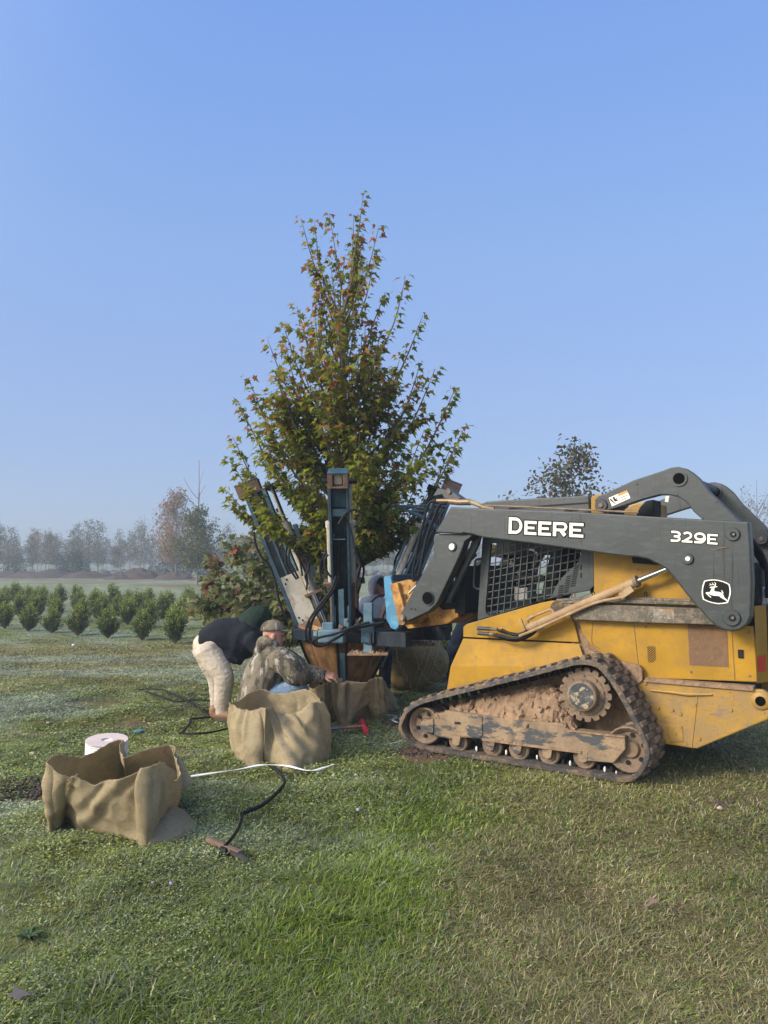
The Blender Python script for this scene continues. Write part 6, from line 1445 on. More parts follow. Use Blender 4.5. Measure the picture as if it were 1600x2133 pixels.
# ---- 3: grey hoodie behind the spade
def person_hooded():
    Y = 9.05; root = person('person in light grey hooded sweatshirt leaning in behind the tree spade', A(785, 1400, Y + .1))
    hc = A(789, 1223, Y); f = Vector((.86, -.52, -.22)); body = MB(); hips = A(775, 1335, Y + .25)
    loft(body, [hips, A(775, 1295, Y + .12), A(778, 1260, Y + .02), A(783, 1246, Y)], [(.15, .12), (.14, .12), (.18, .11), (.065, .065)], (1, .25, 0))
    head(body, hc, f, (.3, 0, 1), 1.02)
    arms = ((1, A(757, 1262, Y - .02), A(744, 1290, Y - .12), A(775, 1302, Y - .36)), (-1, A(806, 1266, Y - .02), A(822, 1294, Y - .15), A(805, 1308, Y - .38)))
    for s, sh, el, wr in arms: loft(body, [sh, el, wr], [.05, .042, .028]); hand(body, wr, (.3, -1, -.2), (0, 0, 1), .5, 1.0, s)
    legs = ((hips + Vector((-.11, 0, 0)), hips + Vector((-.16, -.32, -.16)), hips + Vector((-.15, -.05, -.5))), (hips + Vector((.11, 0, 0)), hips + Vector((.16, -.32, -.16)), hips + Vector((.15, -.05, -.5))))
    for h, k, a in legs: a.z = .10; loft(body, [h, k, a], [.085, .055, .042]); loft(body, [a, a + Vector((0, -.14, -.05))], [.04, .03])
    knit(body, 'body', M_SKIN, root, .0065, 3); eyes(hc, f, (.3, 0, 1), root, 1.02)
    t = MB(); loft(t, [hips, hips + Vector((0, -.03, .1))], [(.18, .15), (.17, .13)], (1, 0, 0))
    for h, k, a in legs: loft(t, [h, h.lerp(k, .5), k, k.lerp(a, .5), a + Vector((0, 0, -.03))], [.11, .098, .08, .07, .066])
    knit(t, 'trousers', M_DJEAN, root, .013, 4, (.008, 9, (1, 1, 1)))
    j = MB(); loft(j, [hips + Vector((0, 0, -.02)), A(776, 1312, Y + .15), A(778, 1285, Y + .06), A(780, 1258, Y + .02), A(784, 1244, Y)], [(.2, .15), (.21, .16), (.22, .165), (.20, .13), (.09, .085)], (1, .25, 0), 20, 5)
    for s, sh, el, wr in arms: loft(j, [sh + Vector((.03 * s, .02, .02)), sh.lerp(el, .5), el, el.lerp(wr, .5), wr], [.10, .092, .078, .062, .046])
    knit(j, 'grey_sweatshirt', M_HOOD, root, .011, 5, (.008, 8, (1, 1, 1)))
    # hood: open-fronted shell round the head
    fw = f.normalized(); up = Vector((.3, 0, 1)); up = (up - fw * up.dot(fw)).normalized(); x = fw.cross(up); vs = []; N, Mr = 28, 12; cc = hc - fw * .012 + up * .012
    for i in range(Mr + 1):
        ph = math.pi * .90 * (i / Mr) * .60 + .02
        for k in range(N):
            th = 2 * math.pi * k / N; r = 1 + .04 * mnoise.noise(Vector((math.cos(th) * 2, math.sin(th) * 2, ph * 3)))
            low = max(0, -math.sin(th)) * .3
            vs.append(cc + (x * .112 * math.cos(th) + up * (.136 + .03 * low) * math.sin(th)) * math.sin(ph) * r - fw * (.135 * math.cos(ph)) * r - up * .05 * low)
    h = MB(); h.add(vs, [[i * N + k, i * N + (k + 1) % N, (i + 1) * N + (k + 1) % N, (i + 1) * N + k] for i in range(Mr) for k in range(N)], True); ho_ = h.build('hood', M_HOOD, root, False); q = ho_.modifiers.new('t', 'SOLIDIFY'); q.thickness = .014; q.offset = 1
    hr = MB(); ell(hr, hc + up * .052 + fw * .012, x * .080, fw * .092, up * .072); hr.build('hair', M_HAIR, root, False)
    cd = MB(); cd.tube(spline([hc + fw * .07 - up * .12, hc + fw * .10 - up * .19, hc + fw * .10 - up * .29], 4), .004, 5); cd.build('drawstring', M_BLK, root, False)
    for h_, k, a in legs: boot('boot', a + Vector((0, .06, -.10)), a + Vector((0, -.2, -.10)), M_BOOT, root)
person_hooded()
# ---- 4: dark jeans behind the loader, white cap seen through the cab
def person_behind():
    Y = 10.6; root = person('person in dark navy clothes and white cap stooping behind the loader', A(940, 1400, Y))
    body = MB(); hips = A(988, 1268, Y); hc = A(1047, 1270, Y - .1); f = Vector((.5, -.35, -.8))
    loft(body, [hips, A(1010, 1262, Y), A(1034, 1262, Y), hc.lerp(A(1034, 1262, Y), .5)], [(.15, .13), (.15, .13), (.17, .11), (.06, .06)], (0, 1, 0))
    head(body, hc, f, (.85, 0, .5), .95)
    legs = ((hips + Vector((-.02, -.12, -.03)), A(952, 1338, Y - .12), A(931, 1402, Y - .16)), (hips + Vector((.02, .12, -.03)), A(985, 1340, Y + .14), A(975, 1402, Y + .16)))
    for h, k, a in legs: a.z = .10; loft(body, [h, k, a], [.085, .058, .042]); loft(body, [a, a + Vector((-.10, -.1, -.05))], [.04, .03])
    arms = ((-1, A(1030, 1272, Y - .22), A(1030, 1305, Y - .28), A(1045, 1330, Y - .2)), (1, A(1034, 1270, Y + .22), A(1040, 1305, Y + .25), A(1055, 1330, Y + .15)))
    for s, sh, el, wr in arms: loft(body, [sh, el, wr], [.05, .04, .028]); hand(body, wr, (.3, 0, -1), (1, 0, 0), .5, 1.0, s)
    knit(body, 'body', M_SKIN, root, .008, 3); eyes(hc, f, (.85, 0, .5), root, .95)
    t = MB(); loft(t, [hips + Vector((-.06, 0, -.03)), hips + Vector((.08, 0, .0))], [(.19, .16), (.18, .15)], (0, 1, 0))
    for h, k, a in legs: loft(t, [h, h.lerp(k, .45), k, k.lerp(a, .5), a + Vector((0, 0, -.04))], [.14, .125, .105, .092, .085])
    knit(t, 'dark_jeans', M_DJEAN, root, .014, 4, (.009, 8, (1, 1, 1)))
    j = MB(); loft(j, [hips + Vector((.0, 0, .0)), A(1008, 1264, Y), A(1028, 1264, Y), A(1040, 1266, Y - .05)], [(.20, .15), (.22, .165), (.21, .14), (.1, .09)], (0, 1, 0))
    for s, sh, el, wr in arms: loft(j, [sh, el, wr], [.085, .07, .045])
    knit(j, 'navy_jacket', pm('navy_jacket', (.015, .024, .04), [((.025, .036, .055), 9, .5, .65)], rough=.85), root, .014, 4, (.008, 8, (1, 1, 1)))
    c = MB(); up = Vector((.85, 0, .5)).normalized(); fw = f.normalized(); fw = (fw - up * fw.dot(up)).normalized(); x = fw.cross(up); ell(c, hc + up * .03, x * .092, fw * .112, up * .09, 20); cap = c.build('white_cap', M_CAPW, root, False)
    br = MB(); a = hc + up * .035 + fw * .10; br.bar(a, a + fw * .07 - up * .01, .13, .008, up=up); br.build('brim', M_CAPW, cap, False, bev=.003)
    for h, k, a in legs: boot('boot', a + Vector((.03, .03, -.10)), a + Vector((-.15, -.18, -.10)), pm('worn_brown_boot', (.10, .06, .045), rough=.8) if h is legs[0][0] else bpy.data.materials['worn_brown_boot'], root)
    g = MB(); ell(g, A(1037, 1277, Y - .25), Vector((.05, 0, 0)), Vector((0, .04, 0)), Vector((0, 0, .06))); g.build('glove', M_GLOV, root, False)
person_behind()
# ================================================================== burlap sacks, tools and litter on the grass
M_BAG = pm('burlap_sack_cloth', (.385, .31, .19), [((.45, .37, .235), 3, .45, .65), ((.33, .255, .14), 6, .54, .68), ((.22, .165, .10), 5, .66, .74), ((.48, .38, .22), 150, .5, .60, (1, 1, .2)), ((.29, .215, .12), 150, .54, .64, (.2, .2, 1))], rough=.95, bump=.5, bscale=220, spec=.08)
def let_light_through(m, k, col):
    nt = m.node_tree; L = nt.links; b = nt.nodes['Principled BSDF']; out = nt.nodes['Material Output']; tr = nt.nodes.new('ShaderNodeBsdfTranslucent'); mx = nt.nodes.new('ShaderNodeMixShader')
    tr.inputs['Color'].default_value = (*col, 1); mx.inputs[0].default_value = k; L.new(b.outputs[0], mx.inputs[1]); L.new(tr.outputs[0], mx.inputs[2]); L.new(mx.outputs[0], out.inputs['Surface'])
let_light_through(M_BAG, .24, (.70, .60, .40))     # loose open weave
def closed(pts, n):
    """closed curve through pts, n points evenly spread over its control points"""
    S_ = spline(pts, 12, True); m = len(S_); return [S_[int(i * m / n) % m].lerp(S_[(int(i * m / n) + 1) % m], i * m / n % 1) for i in range(n)]
def sack(name, label, bottom, top, belly=.03, seed=0, fold=.02, creases=(), flaps=()):
    """thin limp cloth wall from a ground curve up to a wavy rim, open at the top, cloth floor inside; creases = (position round the sack 0..1, depth, slant, width)"""
    n, NR = 360, 34; B = closed(bottom, n); T = [q + Vector((0, 0, .014 * mnoise.noise(q * 6 + Vector((seed, 0, 0))) - .006)) for q in closed(top, n)]
    cen = sum(B, Vector()) / n; ob = empty(name, (cen.x, cen.y, 0)); tag(ob, label, 'sack', 'burlap sacks')
    vs = []
    for i in range(NR + 1):
        t = i / NR
        for k in range(n):
            p = B[k].lerp(T[k], t); nx = (B[(k + 1) % n] - B[k - 1]) + (T[(k + 1) % n] - T[k - 1]); out = Vector((nx.y, -nx.x, 0)); out.normalize()
            q = belly * math.sin(math.pi * t) + fold * (.5 + .8 * t) * (mnoise.noise(Vector((p.x * 4.2 + seed, p.y * 4.2, p.z * 1.8)))) + fold * .9 * (1 - 2.6 * abs(mnoise.noise(Vector((p.x * 3.4 + seed, p.y * 3.4 + 5, p.z * 3.0 + .6 * p.x))))) + .004 * mnoise.noise(Vector((p.x * 17, p.y * 17, p.z * 17))) + .009 * (1 - 3 * abs(mnoise.noise(Vector((p.x * 9 + 3 * p.z + seed, p.y * 9, p.z * 7 - 2 * p.x)))))
            for (c0, dep, sl, wd) in creases:
                d = ((k / n - c0 - sl * (t - .5) + .5) % 1 - .5) / wd; q += dep * (math.exp(-d * d) - .6 * math.exp(-((abs(d) - 1.6) ** 2) * 1.4)) * min(1, .25 + 1.2 * t)
            vs.append(p + out * q + Vector((0, 0, .006 * mnoise.noise(Vector((p.x * 25, p.y * 25, seed))) * (i in (0, NR)))))
    fs = [[i * n + k, i * n + (k + 1) % n, (i + 1) * n + (k + 1) % n, (i + 1) * n + k] for i in range(NR) for k in range(n)]
    b = MB(); b.add(vs, fs, True); o = b.build('sack_wall', M_BAG, ob, False); s = o.modifiers.new('t', 'SOLIDIFY'); s.thickness = .0035; s.offset = 0
    b = MB(); f = [cen.lerp(p, q) + Vector((0, 0, .03 + .02 * mnoise.noise(Vector((p.x * 6, p.y * 6, q * 4))))) for q in (.96, .6, .25) for p in B]; b.add(f + [cen + Vector((0, 0, .04))], [[i * n + k, i * n + (k + 1) % n, (i + 1) * n + (k + 1) % n, (i + 1) * n + k] for i in range(2) for k in range(n)] + [[2 * n + k, 2 * n + (k + 1) % n, 3 * n] for k in range(n)], True); b.build('sack_floor', M_BAG, ob, False)
    for fl in flaps:
        a, c = spline(fl[0], 6), spline(fl[1], 6); m = len(a); b = MB(); g = []
        for i in range(15):
            t = i / 14
            for k in range(m): p = a[k].lerp(c[k], t); g.append(p + Vector((0, 0, .02 * mnoise.noise(p * 7) + .012 * math.sin(t * math.pi) * (.5 + .5 * math.sin(k * .8)) - .03 * math.sin(t * math.pi) * (a[k].z > .15))))
        b.add(g, [[i * m + k, i * m + k + 1, (i + 1) * m + k + 1, (i + 1) * m + k] for i in range(14) for k in range(m - 1)], True); o = b.build('sack_flap', M_BAG, ob, False); o.modifiers.new('t', 'SOLIDIFY').thickness = .0035
    b = MB()
    for row, st in ((0, 3), (NR, 9)):
        for k in range(0, n, st):
            p = vs[row * n + k]; q = Vector((random.uniform(-.03, .03), random.uniform(-.035, .01), random.uniform(-.012, .01))) * (1 if row == 0 else .6); b.tube([p, p + q * .6 + Vector((0, 0, .006)), p + q], .0012, 4)
    fr = b.build('frayed_thread', M_TWINE, ob, False); fr['kind'] = 'stuff'; fr['label'] = 'loose frayed threads along the hem'
    return ob
def G(px, py, z=.0): return gnd(px, py, z)
sack('burlap_sack', 'nearest burlap sack, open and empty, standing on weeds before the white roll',
     [G(*q) for q in ((103, 1733), (112, 1731), (122, 1727), (134, 1712), (143, 1714), (165, 1726), (195, 1732), (225, 1736), (255, 1742), (280, 1752), (302, 1766), (314, 1758), (322, 1735), (342, 1708), (362, 1688), (366, 1664), (348, 1655), (320, 1652), (290, 1650), (265, 1655), (258, 1648), (254, 1640), (240, 1640), (222, 1645), (200, 1650), (180, 1655), (158, 1665), (133, 1680), (110, 1705))],
     [A(*q) for q in ((104, 1584, 4.56), (114, 1600, 4.54), (130, 1611, 4.53), (146, 1619, 4.54), (160, 1614, 4.48), (178, 1623, 4.48), (197, 1632, 4.47), (223, 1623, 4.45), (262, 1614, 4.43), (297, 1601, 4.42), (318, 1590, 4.40), (339, 1587, 4.48), (355, 1600, 4.60), (366, 1624, 4.72), (373, 1592, 4.92), (358, 1551, 5.15), (328, 1554, 5.12), (302, 1561, 5.06), (278, 1569, 5.0), (254, 1575, 4.96), (251, 1557, 5.12), (251, 1539, 5.26), (236, 1543, 5.26), (218, 1552, 5.22), (199, 1565, 5.14), (181, 1577, 5.04), (166, 1574, 4.92), (142, 1571, 4.78), (118, 1572, 4.66))],
     .02, 1, .016, ((.12, -.03, .0, .008), (.33, .035, -.01, .014), (.22, .022, .10, .02), (.44, -.03, 0, .012)),
     flaps=[([A(312, 1752, 4.42), A(322, 1722, 4.52), A(340, 1700, 4.66), A(360, 1682, 4.80)], [G(306, 1769), G(366, 1753), G(411, 1722), G(394, 1698)]), ([A(358, 1556, 5.13), A(370, 1600, 4.96), A(369, 1645, 4.86)], [A(374, 1580, 5.12), A(401, 1629, 5.02), A(370, 1654, 4.92)])])
sack('burlap_sack', 'open empty burlap sack standing on the grass before the crouching person',
     [G(*q) for q in ((488, 1560), (492, 1576), (505, 1592), (525, 1599), (542, 1599), (550, 1592), (580, 1600), (606, 1609), (640, 1601), (668, 1589), (685, 1575), (683, 1566), (674, 1556), (645, 1550), (605, 1548), (570, 1547), (535, 1547), (510, 1549), (494, 1554))],
     [A(*q) for q in ((476, 1461, 6.42), (486, 1469, 6.36), (500, 1475, 6.28), (518, 1479, 6.22), (537, 1476, 6.18), (554, 1471, 6.14), (573, 1479, 6.22), (600, 1484, 6.26), (622, 1480, 6.26), (646, 1462, 6.24), (664, 1463, 6.32), (668, 1468, 6.5), (660, 1452, 6.7), (638, 1436, 6.86), (610, 1440, 6.94), (574, 1445, 6.98), (548, 1434, 6.98), (522, 1441, 6.90), (502, 1459, 6.7))],
     .02, 7, .018, ((.27, .045, -.01, .016), (.36, -.028, -.13, .016), (.44, .03, -.12, .016), (.12, -.02, .03, .012), (.53, .03, 0, .014)))
sack('burlap_sack', 'burlap sack pulled up round the bottom of the rusty spade blades',
     [G(*q) for q in ((668, 1505), (688, 1502), (706, 1502), (716, 1512), (724, 1514), (740, 1506), (768, 1496), (785, 1502), (800, 1498), (812, 1486), (826, 1474), (815, 1452), (760, 1440), (700, 1440), (655, 1452), (652, 1480))],
     [A(*q) for q in ((652, 1434, 7.75), (670, 1427, 7.68), (690, 1418, 7.64), (701, 1413, 7.62), (712, 1418, 7.60), (738, 1420, 7.58), (764, 1419, 7.6), (781, 1409, 7.66), (787, 1411, 7.78), (794, 1420, 7.95), (790, 1410, 8.3), (760, 1400, 8.7), (710, 1398, 8.75), (665, 1405, 8.5), (650, 1422, 8.1), (648, 1430, 7.9))],
     .02, 13, .024, ((.235, .07, .035, .02), (.19, -.05, .02, .018), (.08, -.03, .05, .014), (.47, .04, 0, .01), (.43, -.03, 0, .012), (.53, .03, .02, .012)),
     flaps=[([A(795, 1425, 7.9), A(802, 1448, 7.85), A(806, 1478, 7.8)], [A(800, 1430, 8.0), A(816, 1462, 7.95), G(830, 1482)])])
# roll of white twine
def twine_roll():
    c = G(221, 1594); c = Vector((c.x, c.y, 0)); r = .155; h = .205; ob = empty('twine_roll', c); tag(ob, 'white twine roll with cardboard end standing behind the nearest burlap sack', 'twine roll')
    c = Vector((0, 0, .0)); ax = Vector((.04, -.10, 1)).normalized(); prof = []
    for i in range(23): prof.append((r + (.004 if i % 2 else 0), .012 + (h - .024) * i / 22))
    MB().lathe(prof, c, ax, 40).build('wound_twine', pm('white_twine', (.72, .70, .66), [((.55, .52, .48), 60, .55, .65)], rough=.85), ob)
    b = MB(); N = 40; a = ax.orthogonal().normalized(); q = ax.cross(a); vs = [c + ax * hh + (a * math.cos(2 * math.pi * k / N) + q * math.sin(2 * math.pi * k / N)) * rr for hh, rr in ((h - .006, .160), (h, .160), (h, .042), (h - .06, .042)) for k in range(N)]
    b.add(vs, [[i * N + k, i * N + (k + 1) % N, (i + 1) * N + (k + 1) % N, (i + 1) * N + k] for i in range(3) for k in range(N)], True); b.build('cardboard_end', pm('pale_cardboard', (.58, .47, .42), [((.5, .4, .35), 20, .5, .7)], rough=.9), ob)
    MB().lathe([(.041, h - .075), (.041, h - .06)], c, ax, 24).build('core', pm('core_shadow', (.30, .27, .25), rough=.9), ob)
twine_roll()
def ribbon(name, label, cat, pts, w, m, lift=.015, group=None, z=None, twist=0):
    P = spline(pts, 8); b = MB(); vs = []; gz = [float(gheight(np.array([p.x]), np.array([p.y]))[0]) for p in P]; K = 9
    gz = [sum(gz[max(0, i - K):i + K + 1]) / len(gz[max(0, i - K):i + K + 1]) for i in range(len(gz))]
    for i, p in enumerate(P):
        t = (P[min(i + 1, len(P) - 1)] - P[max(i - 1, 0)]); t.z = 0; t.normalize(); s = Vector((-t.y, t.x, 0)); tw = twist * math.sin(i * .35)
        g = gz[i]; q = Vector((p.x, p.y, g + lift + max(p.z, 0)))
        s = s * math.cos(tw) + Vector((0, 0, math.sin(tw))); vs += [q + s * w / 2, q - s * w / 2]
    b.add(vs, [[2 * i, 2 * i + 1, 2 * i + 3, 2 * i + 2] for i in range(len(P) - 1)], True); o = b.build(name, m, None); o.modifiers.new('t', 'SOLIDIFY').thickness = .004; return tag(o, label, cat, group)
def hose(name, label, cat, pts, r, m, lift=.03, flat=None, group=None):
    lift = max(lift, .05)
    P = spline(pts, 8); gz = [float(gheight(np.array([p.x]), np.array([p.y]))[0]) for p in P]; K = 9
    gz = [sum(gz[max(0, i - K):i + K + 1]) / len(gz[max(0, i - K):i + K + 1]) for i in range(len(gz))]; Q = [Vector((p.x, p.y, max(p.z, 0) + g + lift)) for p, g in zip(P, gz)]
    o = MB().tube(Q, r, 8, flat=flat).build(name, m, None); return tag(o, label, cat, group)
M_STRAP = pm('white_strap', (.80, .80, .80), [((.6, .6, .58), 12, .6, .7)], rough=.6)
M_HOSE = pm('black_hose', (.008, .008, .008), [((.03, .028, .025), 14, .55, .7)], rough=.65, spec=.2)
ribbon('white_strap', 'white flat strap on the grass between the near sack and the middle sack', 'strap', [G(396, 1629), G(440, 1623), G(500, 1615), G(540, 1608), G(565, 1606), G(600, 1608), G(638, 1617), G(660, 1616), G(680, 1609), G(696, 1603)], .024, M_STRAP, .045, twist=.25)
ribbon('white_strap', 'short white strap on the grass beside the front of the loader track', 'strap', [G(797, 1497), G(815, 1495), G(826, 1499), G(818, 1504), G(828, 1510)], .03, M_STRAP, .025)
ribbon('white_strap', 'scrap of white strap half hidden in grass under the track front', 'strap', [G(808, 1553), G(825, 1551), G(838, 1545)], .014, M_STRAP, .02)
hose('black_hose', 'curved black hose lying from the middle sack towards the wooden stake', 'hose', [G(566, 1612), G(580, 1620), G(592, 1640), G(588, 1655), G(570, 1675), G(545, 1695), G(508, 1710), G(502, 1712)], .0125, M_HOSE)
hose('black_tube', 'thin black tube curving down to the wooden stake', 'tube', [G(505, 1711), G(500, 1735), G(488, 1760), G(469, 1784)], .0095, M_HOSE)
def stake():
    a, c = G(432, 1765), G(500, 1795); ob = empty('pick_tool', a); tag(ob, 'wooden stake tool with a dark blade tip lying at the end of the thin tube', 'tool'); z = Vector((0, 0, .045))
    MB().bar(a + z, c + z, .03, .024).build('wooden_shaft', pm('weathered_wood', (.17, .105, .07), [((.10, .06, .04), 12, .5, .65, (1, 1, 4))], rough=.9, bump=.4, bscale=40), ob, False, bev=.004)
    e0, e1 = G(478, 1791), G(510, 1808); MB().prism([(e0.x, e0.y), (e0.x + .03, e0.y + .02), (e1.x, e1.y + .02), (e1.x + .012, e1.y - .01), (e0.x + .02, e0.y - .02)], .035, .05, axis='z').build('blade', M_DKM, ob, False)
    p = G(468, 1784); MB().cyl(p + Vector((-.02, .01, .03)), p + Vector((.02, -.02, .03)), .022, 10).build('band', M_BLK, ob, False)
stake()
# tangle of black straps on the left
hose('black_edging', 'upper strip of black edging in the tangle left of the tan boots', 'edging strip', [G(288, 1455), G(320, 1456), G(345, 1460), G(372, 1470), G(384, 1473), G(410, 1473), G(440, 1476)], .013, M_HOSE, .02, .5, 'black strips in the grass')
hose('black_edging', 'lower strip of black edging in the tangle left of the tan boots', 'edging strip', [G(303, 1461), G(330, 1468), G(356, 1475), G(370, 1478), G(405, 1477), G(440, 1479)], .015, M_HOSE, .02, .5, 'black strips in the grass')
hose('black_edging', 'black strip running from the tangle to the heel of the tan boot', 'edging strip', [G(385, 1478), G(405, 1486), G(425, 1495), G(441, 1502)], .012, M_HOSE, .02, .5, 'black strips in the grass')
hose('black_edging', 'bent black strip below the tan boots with a sharp corner', 'edging strip', [G(375, 1534), G(385, 1526), G(395, 1515), G(398, 1507), G(401, 1507.5), G(425, 1505), G(462, 1501)], .014, M_HOSE, .02, .7, 'black strips in the grass')
hose('black_edging', 'black strip running to the left side of the middle sack', 'edging strip', [G(376, 1534), G(410, 1535), G(440, 1531), G(465, 1526), G(486, 1520)], .014, M_HOSE, .02, .7, 'black strips in the grass')
def tee_tool():
    a, c = G(672, 1531), G(758, 1524); ob = empty('tee_handle_tool', c); tag(ob, 'steel rod tool with a red T handle lying in front of the spade sack', 'tool'); z = Vector((0, 0, .05)); m = a.lerp(c, .45)
    MB().cyl(a + z, m + z, .013, 10).build('steel_rod', pm('dull_steel', (.22, .20, .24), rough=.4, metal=.5), ob, False); MB().cyl(m + z, c + z, .015, 10).build('red_rod', pm('worn_red_paint', (.36, .09, .08), [((.3, .2, .19), 14, .5, .65)], rough=.6), ob, False)
    e0, e1 = G(754, 1511), G(764, 1538); d = (e1 - e0).normalized(); L = (e1 - e0).length
    MB().tube([e0 + z + d * L * t for t in (0, .08, .35, .5, .65, .92, 1)], [.018, .024, .022, .018, .022, .024, .018], 10).build('red_handle', pm('red_grip', (.55, .02, .05), rough=.5), ob, False)
tee_tool()
# dead leaves, flowers, weeds, stones
def dead_leaf(px, py, s, label, col, seed):
    r = np.random.default_rng(seed); p = G(px, py); p.z = .035 + float(gheight(np.array([p.x]), np.array([p.y]))[0])
    me = leaves_mesh('dead_leaf', np.array([p]), np.array([(r.normal(0, 1), r.normal(0, 1), .15)]), np.array([s]), np.array([col]), MAPLE, .5, .3, r, .5); o = link('dead_leaf', me, M_LEAF); return tag(o, label, 'leaf', 'dead leaves on the grass')
dead_leaf(30, 2108, .085, 'pale curled dead leaf on the grass at the bottom left corner', (.38, .30, .27), 1); dead_leaf(1372, 1900, .07, 'pinkish dead leaf on the dry grass at the right', (.42, .26, .22), 4); dead_leaf(1010, 1640, .05, 'small tan dead leaf under the track', (.3, .18, .1), 6)
def weed(px, py, label, n, L, seed, col=(.09, .14, .03), kind='broad_weed'):
    r = np.random.default_rng(seed); p = G(px, py); a = r.uniform(0, 6.283, n); D = np.stack([np.cos(a), np.sin(a), r.uniform(.2, 1.1, n)], 1); P = np.repeat(np.array([p]), n, 0) + np.concatenate([D[:, :2] * .01, np.zeros((n, 1))], 1)
    o = link(kind, leaves_mesh(kind, P, D, r.uniform(.6, 1.1, n) * L, np.array(col) * r.uniform(.7, 1.3, (n, 1)), np.array([(0, 0), (.12, .3), (.13, .6), (0, 1), (-.13, .6), (-.12, .3)]), .3, .3, r, .5), M_GRASS); return tag(o, label, 'weed')
weed(905, 2098, 'broad-leaved weed in the grass at the bottom of the picture', 22, .075, 3, (.12, .17, .035)); weed(60, 1950, 'dark leafy weed clump at the lower left edge', 70, .05, 5, (.08, .12, .04)); weed(690, 1985 - 70, 'tall grass tuft right of the purple clover', 26, .16, 8, (.10, .15, .03), 'grass_tuft')
def flower(px, py, label, col, h=.06, r0=.014):
    p = G(px, py); ob = empty('clover_flower', p); tag(ob, label, 'flower'); MB().tube([(0, 0, 0), (.004, 0, h)], .0018, 5).build('stem', pm('stem_green', (.06, .09, .03), rough=.8) if 'stem_green' not in bpy.data.materials else bpy.data.materials['stem_green'], ob)
    n = 'petal_%s' % label[:5]; b = MB(); b.ico((.004, 0, h), r0, 2, .5, px, (1, 1, .8)); b.build('petals', pm(n, col, rough=.8), ob)
flower(354, 1862, 'larger pale purple clover flower in the green grass', (.36, .27, .44), .05, .010); flower(316, 1858, 'small purple clover flower left of the larger one', (.32, .25, .40), .045, .007); flower(745, 1703, 'small mauve flower in the bright grass beside the loader', (.40, .28, .42), .05, .012)
flower(152, 1358, 'white dandelion head on the field in front of the shrubs', (.75, .75, .75), .12, .028)
b = MB(); p = G(288, 1527); b.ico((p.x, p.y, .02), .03, 2, .6, 4, (1.6, 1, .4)); tag(b.build('blue_scrap', pm('blue_plastic', (.05, .22, .30), rough=.5), None), 'scrap of blue plastic on the moss behind the twine roll', 'scrap')
M_STONE = pm('pale_stone', (.42, .33, .24), [((.3, .22, .15), 20, .5, .65)], rough=.9)
for k, (px, py, r_, lab) in enumerate(((68, 1575, .02, 'pale stone on the weeds left of the near sack'), (697, 1619, .012, 'small pale stone right of the white strap'), (742, 1620, .012, 'small tan stone in the grass below the spade'), (100, 1510, .014, 'tiny pale stone in the dirt rut at the left'), (1500, 1690, .016, 'tan clod on the bare patch at the right edge'))):
    b = MB(); p = G(px, py); b.ico((p.x, p.y, .02), r_, 2, .4, k, (1.3, 1, .8)); tag(b.build('stone', M_STONE, None), lab, 'stone')
def clods(px, py, n, sx, sy, label, seed):
    r = np.random.default_rng(seed); b = MB(); p = G(px, py)
    for k in range(n): x, y = p.x + r.normal(0, sx), p.y + r.normal(0, sy); b.ico((x, y, float(gheight(np.array([x]), np.array([y]))[0]) + .004), r.uniform(.005, .02), 1, .6, k + seed)
    tag(b.build('soil_clods', M_SOIL, None), label, 'soil', kind='stuff')
clods(60, 1640, 260, .15, .08, 'broken red clods in the hole left of the near sack', 1); clods(385, 1482, 120, .16, .07, 'crumbled earth under the black strips', 60); clods(1560, 1680, 120, .25, .14, 'crumbs of earth on the bare patch at right', 90)

clods(870, 1570, 120, .22, .06, 'churned earth under the front of the track', 170)
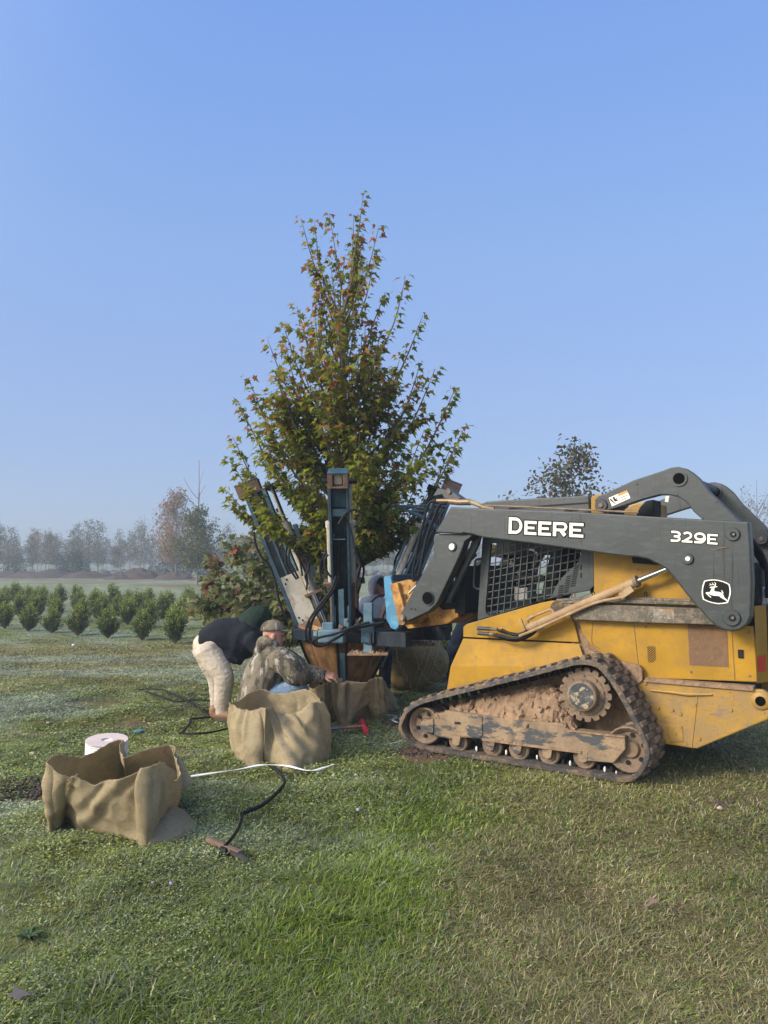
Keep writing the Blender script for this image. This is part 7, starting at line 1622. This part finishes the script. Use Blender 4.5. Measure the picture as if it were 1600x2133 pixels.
# ================================================================== grass blades and ground-cover weeds
def grass():
    r = np.random.default_rng(123); N = 820000
    # spread evenly over what one sees: thinning with distance
    rad = np.exp(r.uniform(math.log(2.1), math.log(25), N)); ang = math.pi / 2 + r.uniform(-.72, .72, N)
    x, y = rad * np.cos(ang), rad * np.sin(ang)
    lush, dry, weed_, dirt = zones(x, y)
    keep = r.random(N) > np.clip(dirt * 1.05, 0, .93)
    clump = fbm(x, y, 5.5, 3); keep &= r.random(N) < np.clip(.25 + 1.35 * clump, .1, 1)
    keep &= r.random(N) > np.clip(weed_ * .55, 0, .6)
    x, y, rad, lush, dry, weed_ = (q[keep] for q in (x, y, rad, lush, dry, weed_)); n = len(x)
    z = gheight(x, y); sc = np.clip(rad / 4.2, .75, 3.6)
    h = (.011 + .026 * r.random(n)) * (1 + .75 * np.clip(lush, 0, 1)) * (.45 + 1.15 * fbm(x, y, 3.2, 3) ** 1.3 + .5 * fbm(x, y, 1.1, 2)); h *= np.clip(1.15 - rad * .02, .7, 1)
    w = (.0017 + .0021 * r.random(n)) * sc * (1 + .45 * np.clip(lush, 0, 1))
    a = r.uniform(0, 2 * math.pi, n); ln = r.uniform(.3, 2.3, n) * np.where(dry > .5, 1.25, 1.0); dx, dy = np.cos(a), np.sin(a)
    px, py = -dy, dx
    def P(t, ww, k): return np.stack([x + dx * h * ln * t ** 1.7 + px * ww, y + dy * h * ln * t ** 1.7 + py * ww, z - .004 + h * (t - .23 * ln * t * t)], 1)
    V = np.stack([P(0, -w * .8, 0), P(0, w * .8, 0), P(.55, w * .75, 0), P(.55, -w * .75, 0), P(1, w * .08, 0), P(1, -w * .08, 0)], 1).reshape(-1, 3)
    I = np.arange(n)[:, None] * 6; F = np.concatenate([I + np.array([0, 1, 2, 3]), I + np.array([3, 2, 4, 5])], 0)
    pd = np.clip(.16 + .62 * np.clip(dry, 0, 1) - .35 * np.clip(lush, 0, 1), .05, .85); u = r.random(n)
    green = pick(r, n, [(.135, .195, .018), (.175, .23, .022), (.105, .16, .018), (.23, .26, .04)], [3, 3, 2, 1]); grey = pick(r, n, [(.22, .245, .14), (.17, .20, .10), (.26, .285, .19)], [2, 2, 1]); tan = pick(r, n, [(.30, .26, .115), (.37, .32, .15), (.22, .18, .08), (.43, .38, .20), (.17, .125, .06)], [3, 2, 3, 1, 2])
    c = np.where((u < pd)[:, None], tan, np.where((r.random(n) < .25 + .3 * np.clip(weed_, 0, 1) - .2 * np.clip(lush, 0, 1))[:, None], grey, green))
    c = c * (.55 + .9 * fbm(x + 5, y + 8, 1.7, 5))[:, None]
    f = (frost(x, y) * .7 * (r.random(n) < .8))[:, None]; c = c * (1 - f) + np.array((.32, .36, .25)) * f
    me = np_mesh('grass', V, F, np.repeat(c, 6, 0)); tag(link('grass', me, M_GRASS), 'short rough grass, lush green in a band and dry tan to the right', 'grass', kind='stuff'); print('blades', n)
grass()
def ground_weeds():
    r = np.random.default_rng(77); N = 98000
    rad = np.exp(r.uniform(math.log(2.1), math.log(14), N)); ang = math.pi / 2 + r.uniform(-.72, .72, N); x, y = rad * np.cos(ang), rad * np.sin(ang)
    lush, dry, wd, dirt = zones(x, y); cl = fbm(x + 40, y - 9, 2.6, 4)
    keep = (r.random(N) < np.clip(wd * 1.1 + .05, 0, 1) * sstep(.34, .58, cl)) & (dirt < .5); x, y, rad, cl = x[keep], y[keep], rad[keep], cl[keep]; n = len(x); k = 7
    a = (r.uniform(0, 6.283, n)[:, None] + np.arange(k)[None, :] * (6.283 / k) + r.normal(0, .25, (n, k))).ravel(); X = np.repeat(x, k); Y = np.repeat(y, k); sc = np.repeat(np.clip(rad / 4.5, .8, 1.9), k)
    off = r.uniform(.002, .03, n * k) * sc; P = np.stack([X + np.cos(a) * off, Y + np.sin(a) * off, np.repeat(gheight(x, y), k) + r.uniform(.002, .035, n * k)], 1)
    D = np.stack([np.cos(a), np.sin(a), r.uniform(-.1, .8, n * k)], 1); S = r.uniform(.007, .019, n * k) * sc
    tone = pick(r, n, [(.25, .285, .11), (.19, .235, .05), (.31, .345, .16), (.15, .185, .025), (.26, .235, .03)], [3, 3, 2, 2, 1.2]); f = (frost(x, y) * .65)[:, None]; tone = tone * (1 - f) + np.array((.33, .38, .27)) * f; tone = tone * (.55 + .9 * fbm(x + 5, y + 8, 1.7, 5))[:, None]; C = np.repeat(tone, k, 0) * r.uniform(.8, 1.25, (n * k, 1))
    me = leaves_mesh('ground_cover', P, D, S, C, OVAL, .15, .35, r, .25); tag(link('ground_cover', me, M_GRASS), 'low grey-green weeds and clover over the left part of the field', 'weeds', kind='stuff'); print('weed leaves', n * k)
ground_weeds()
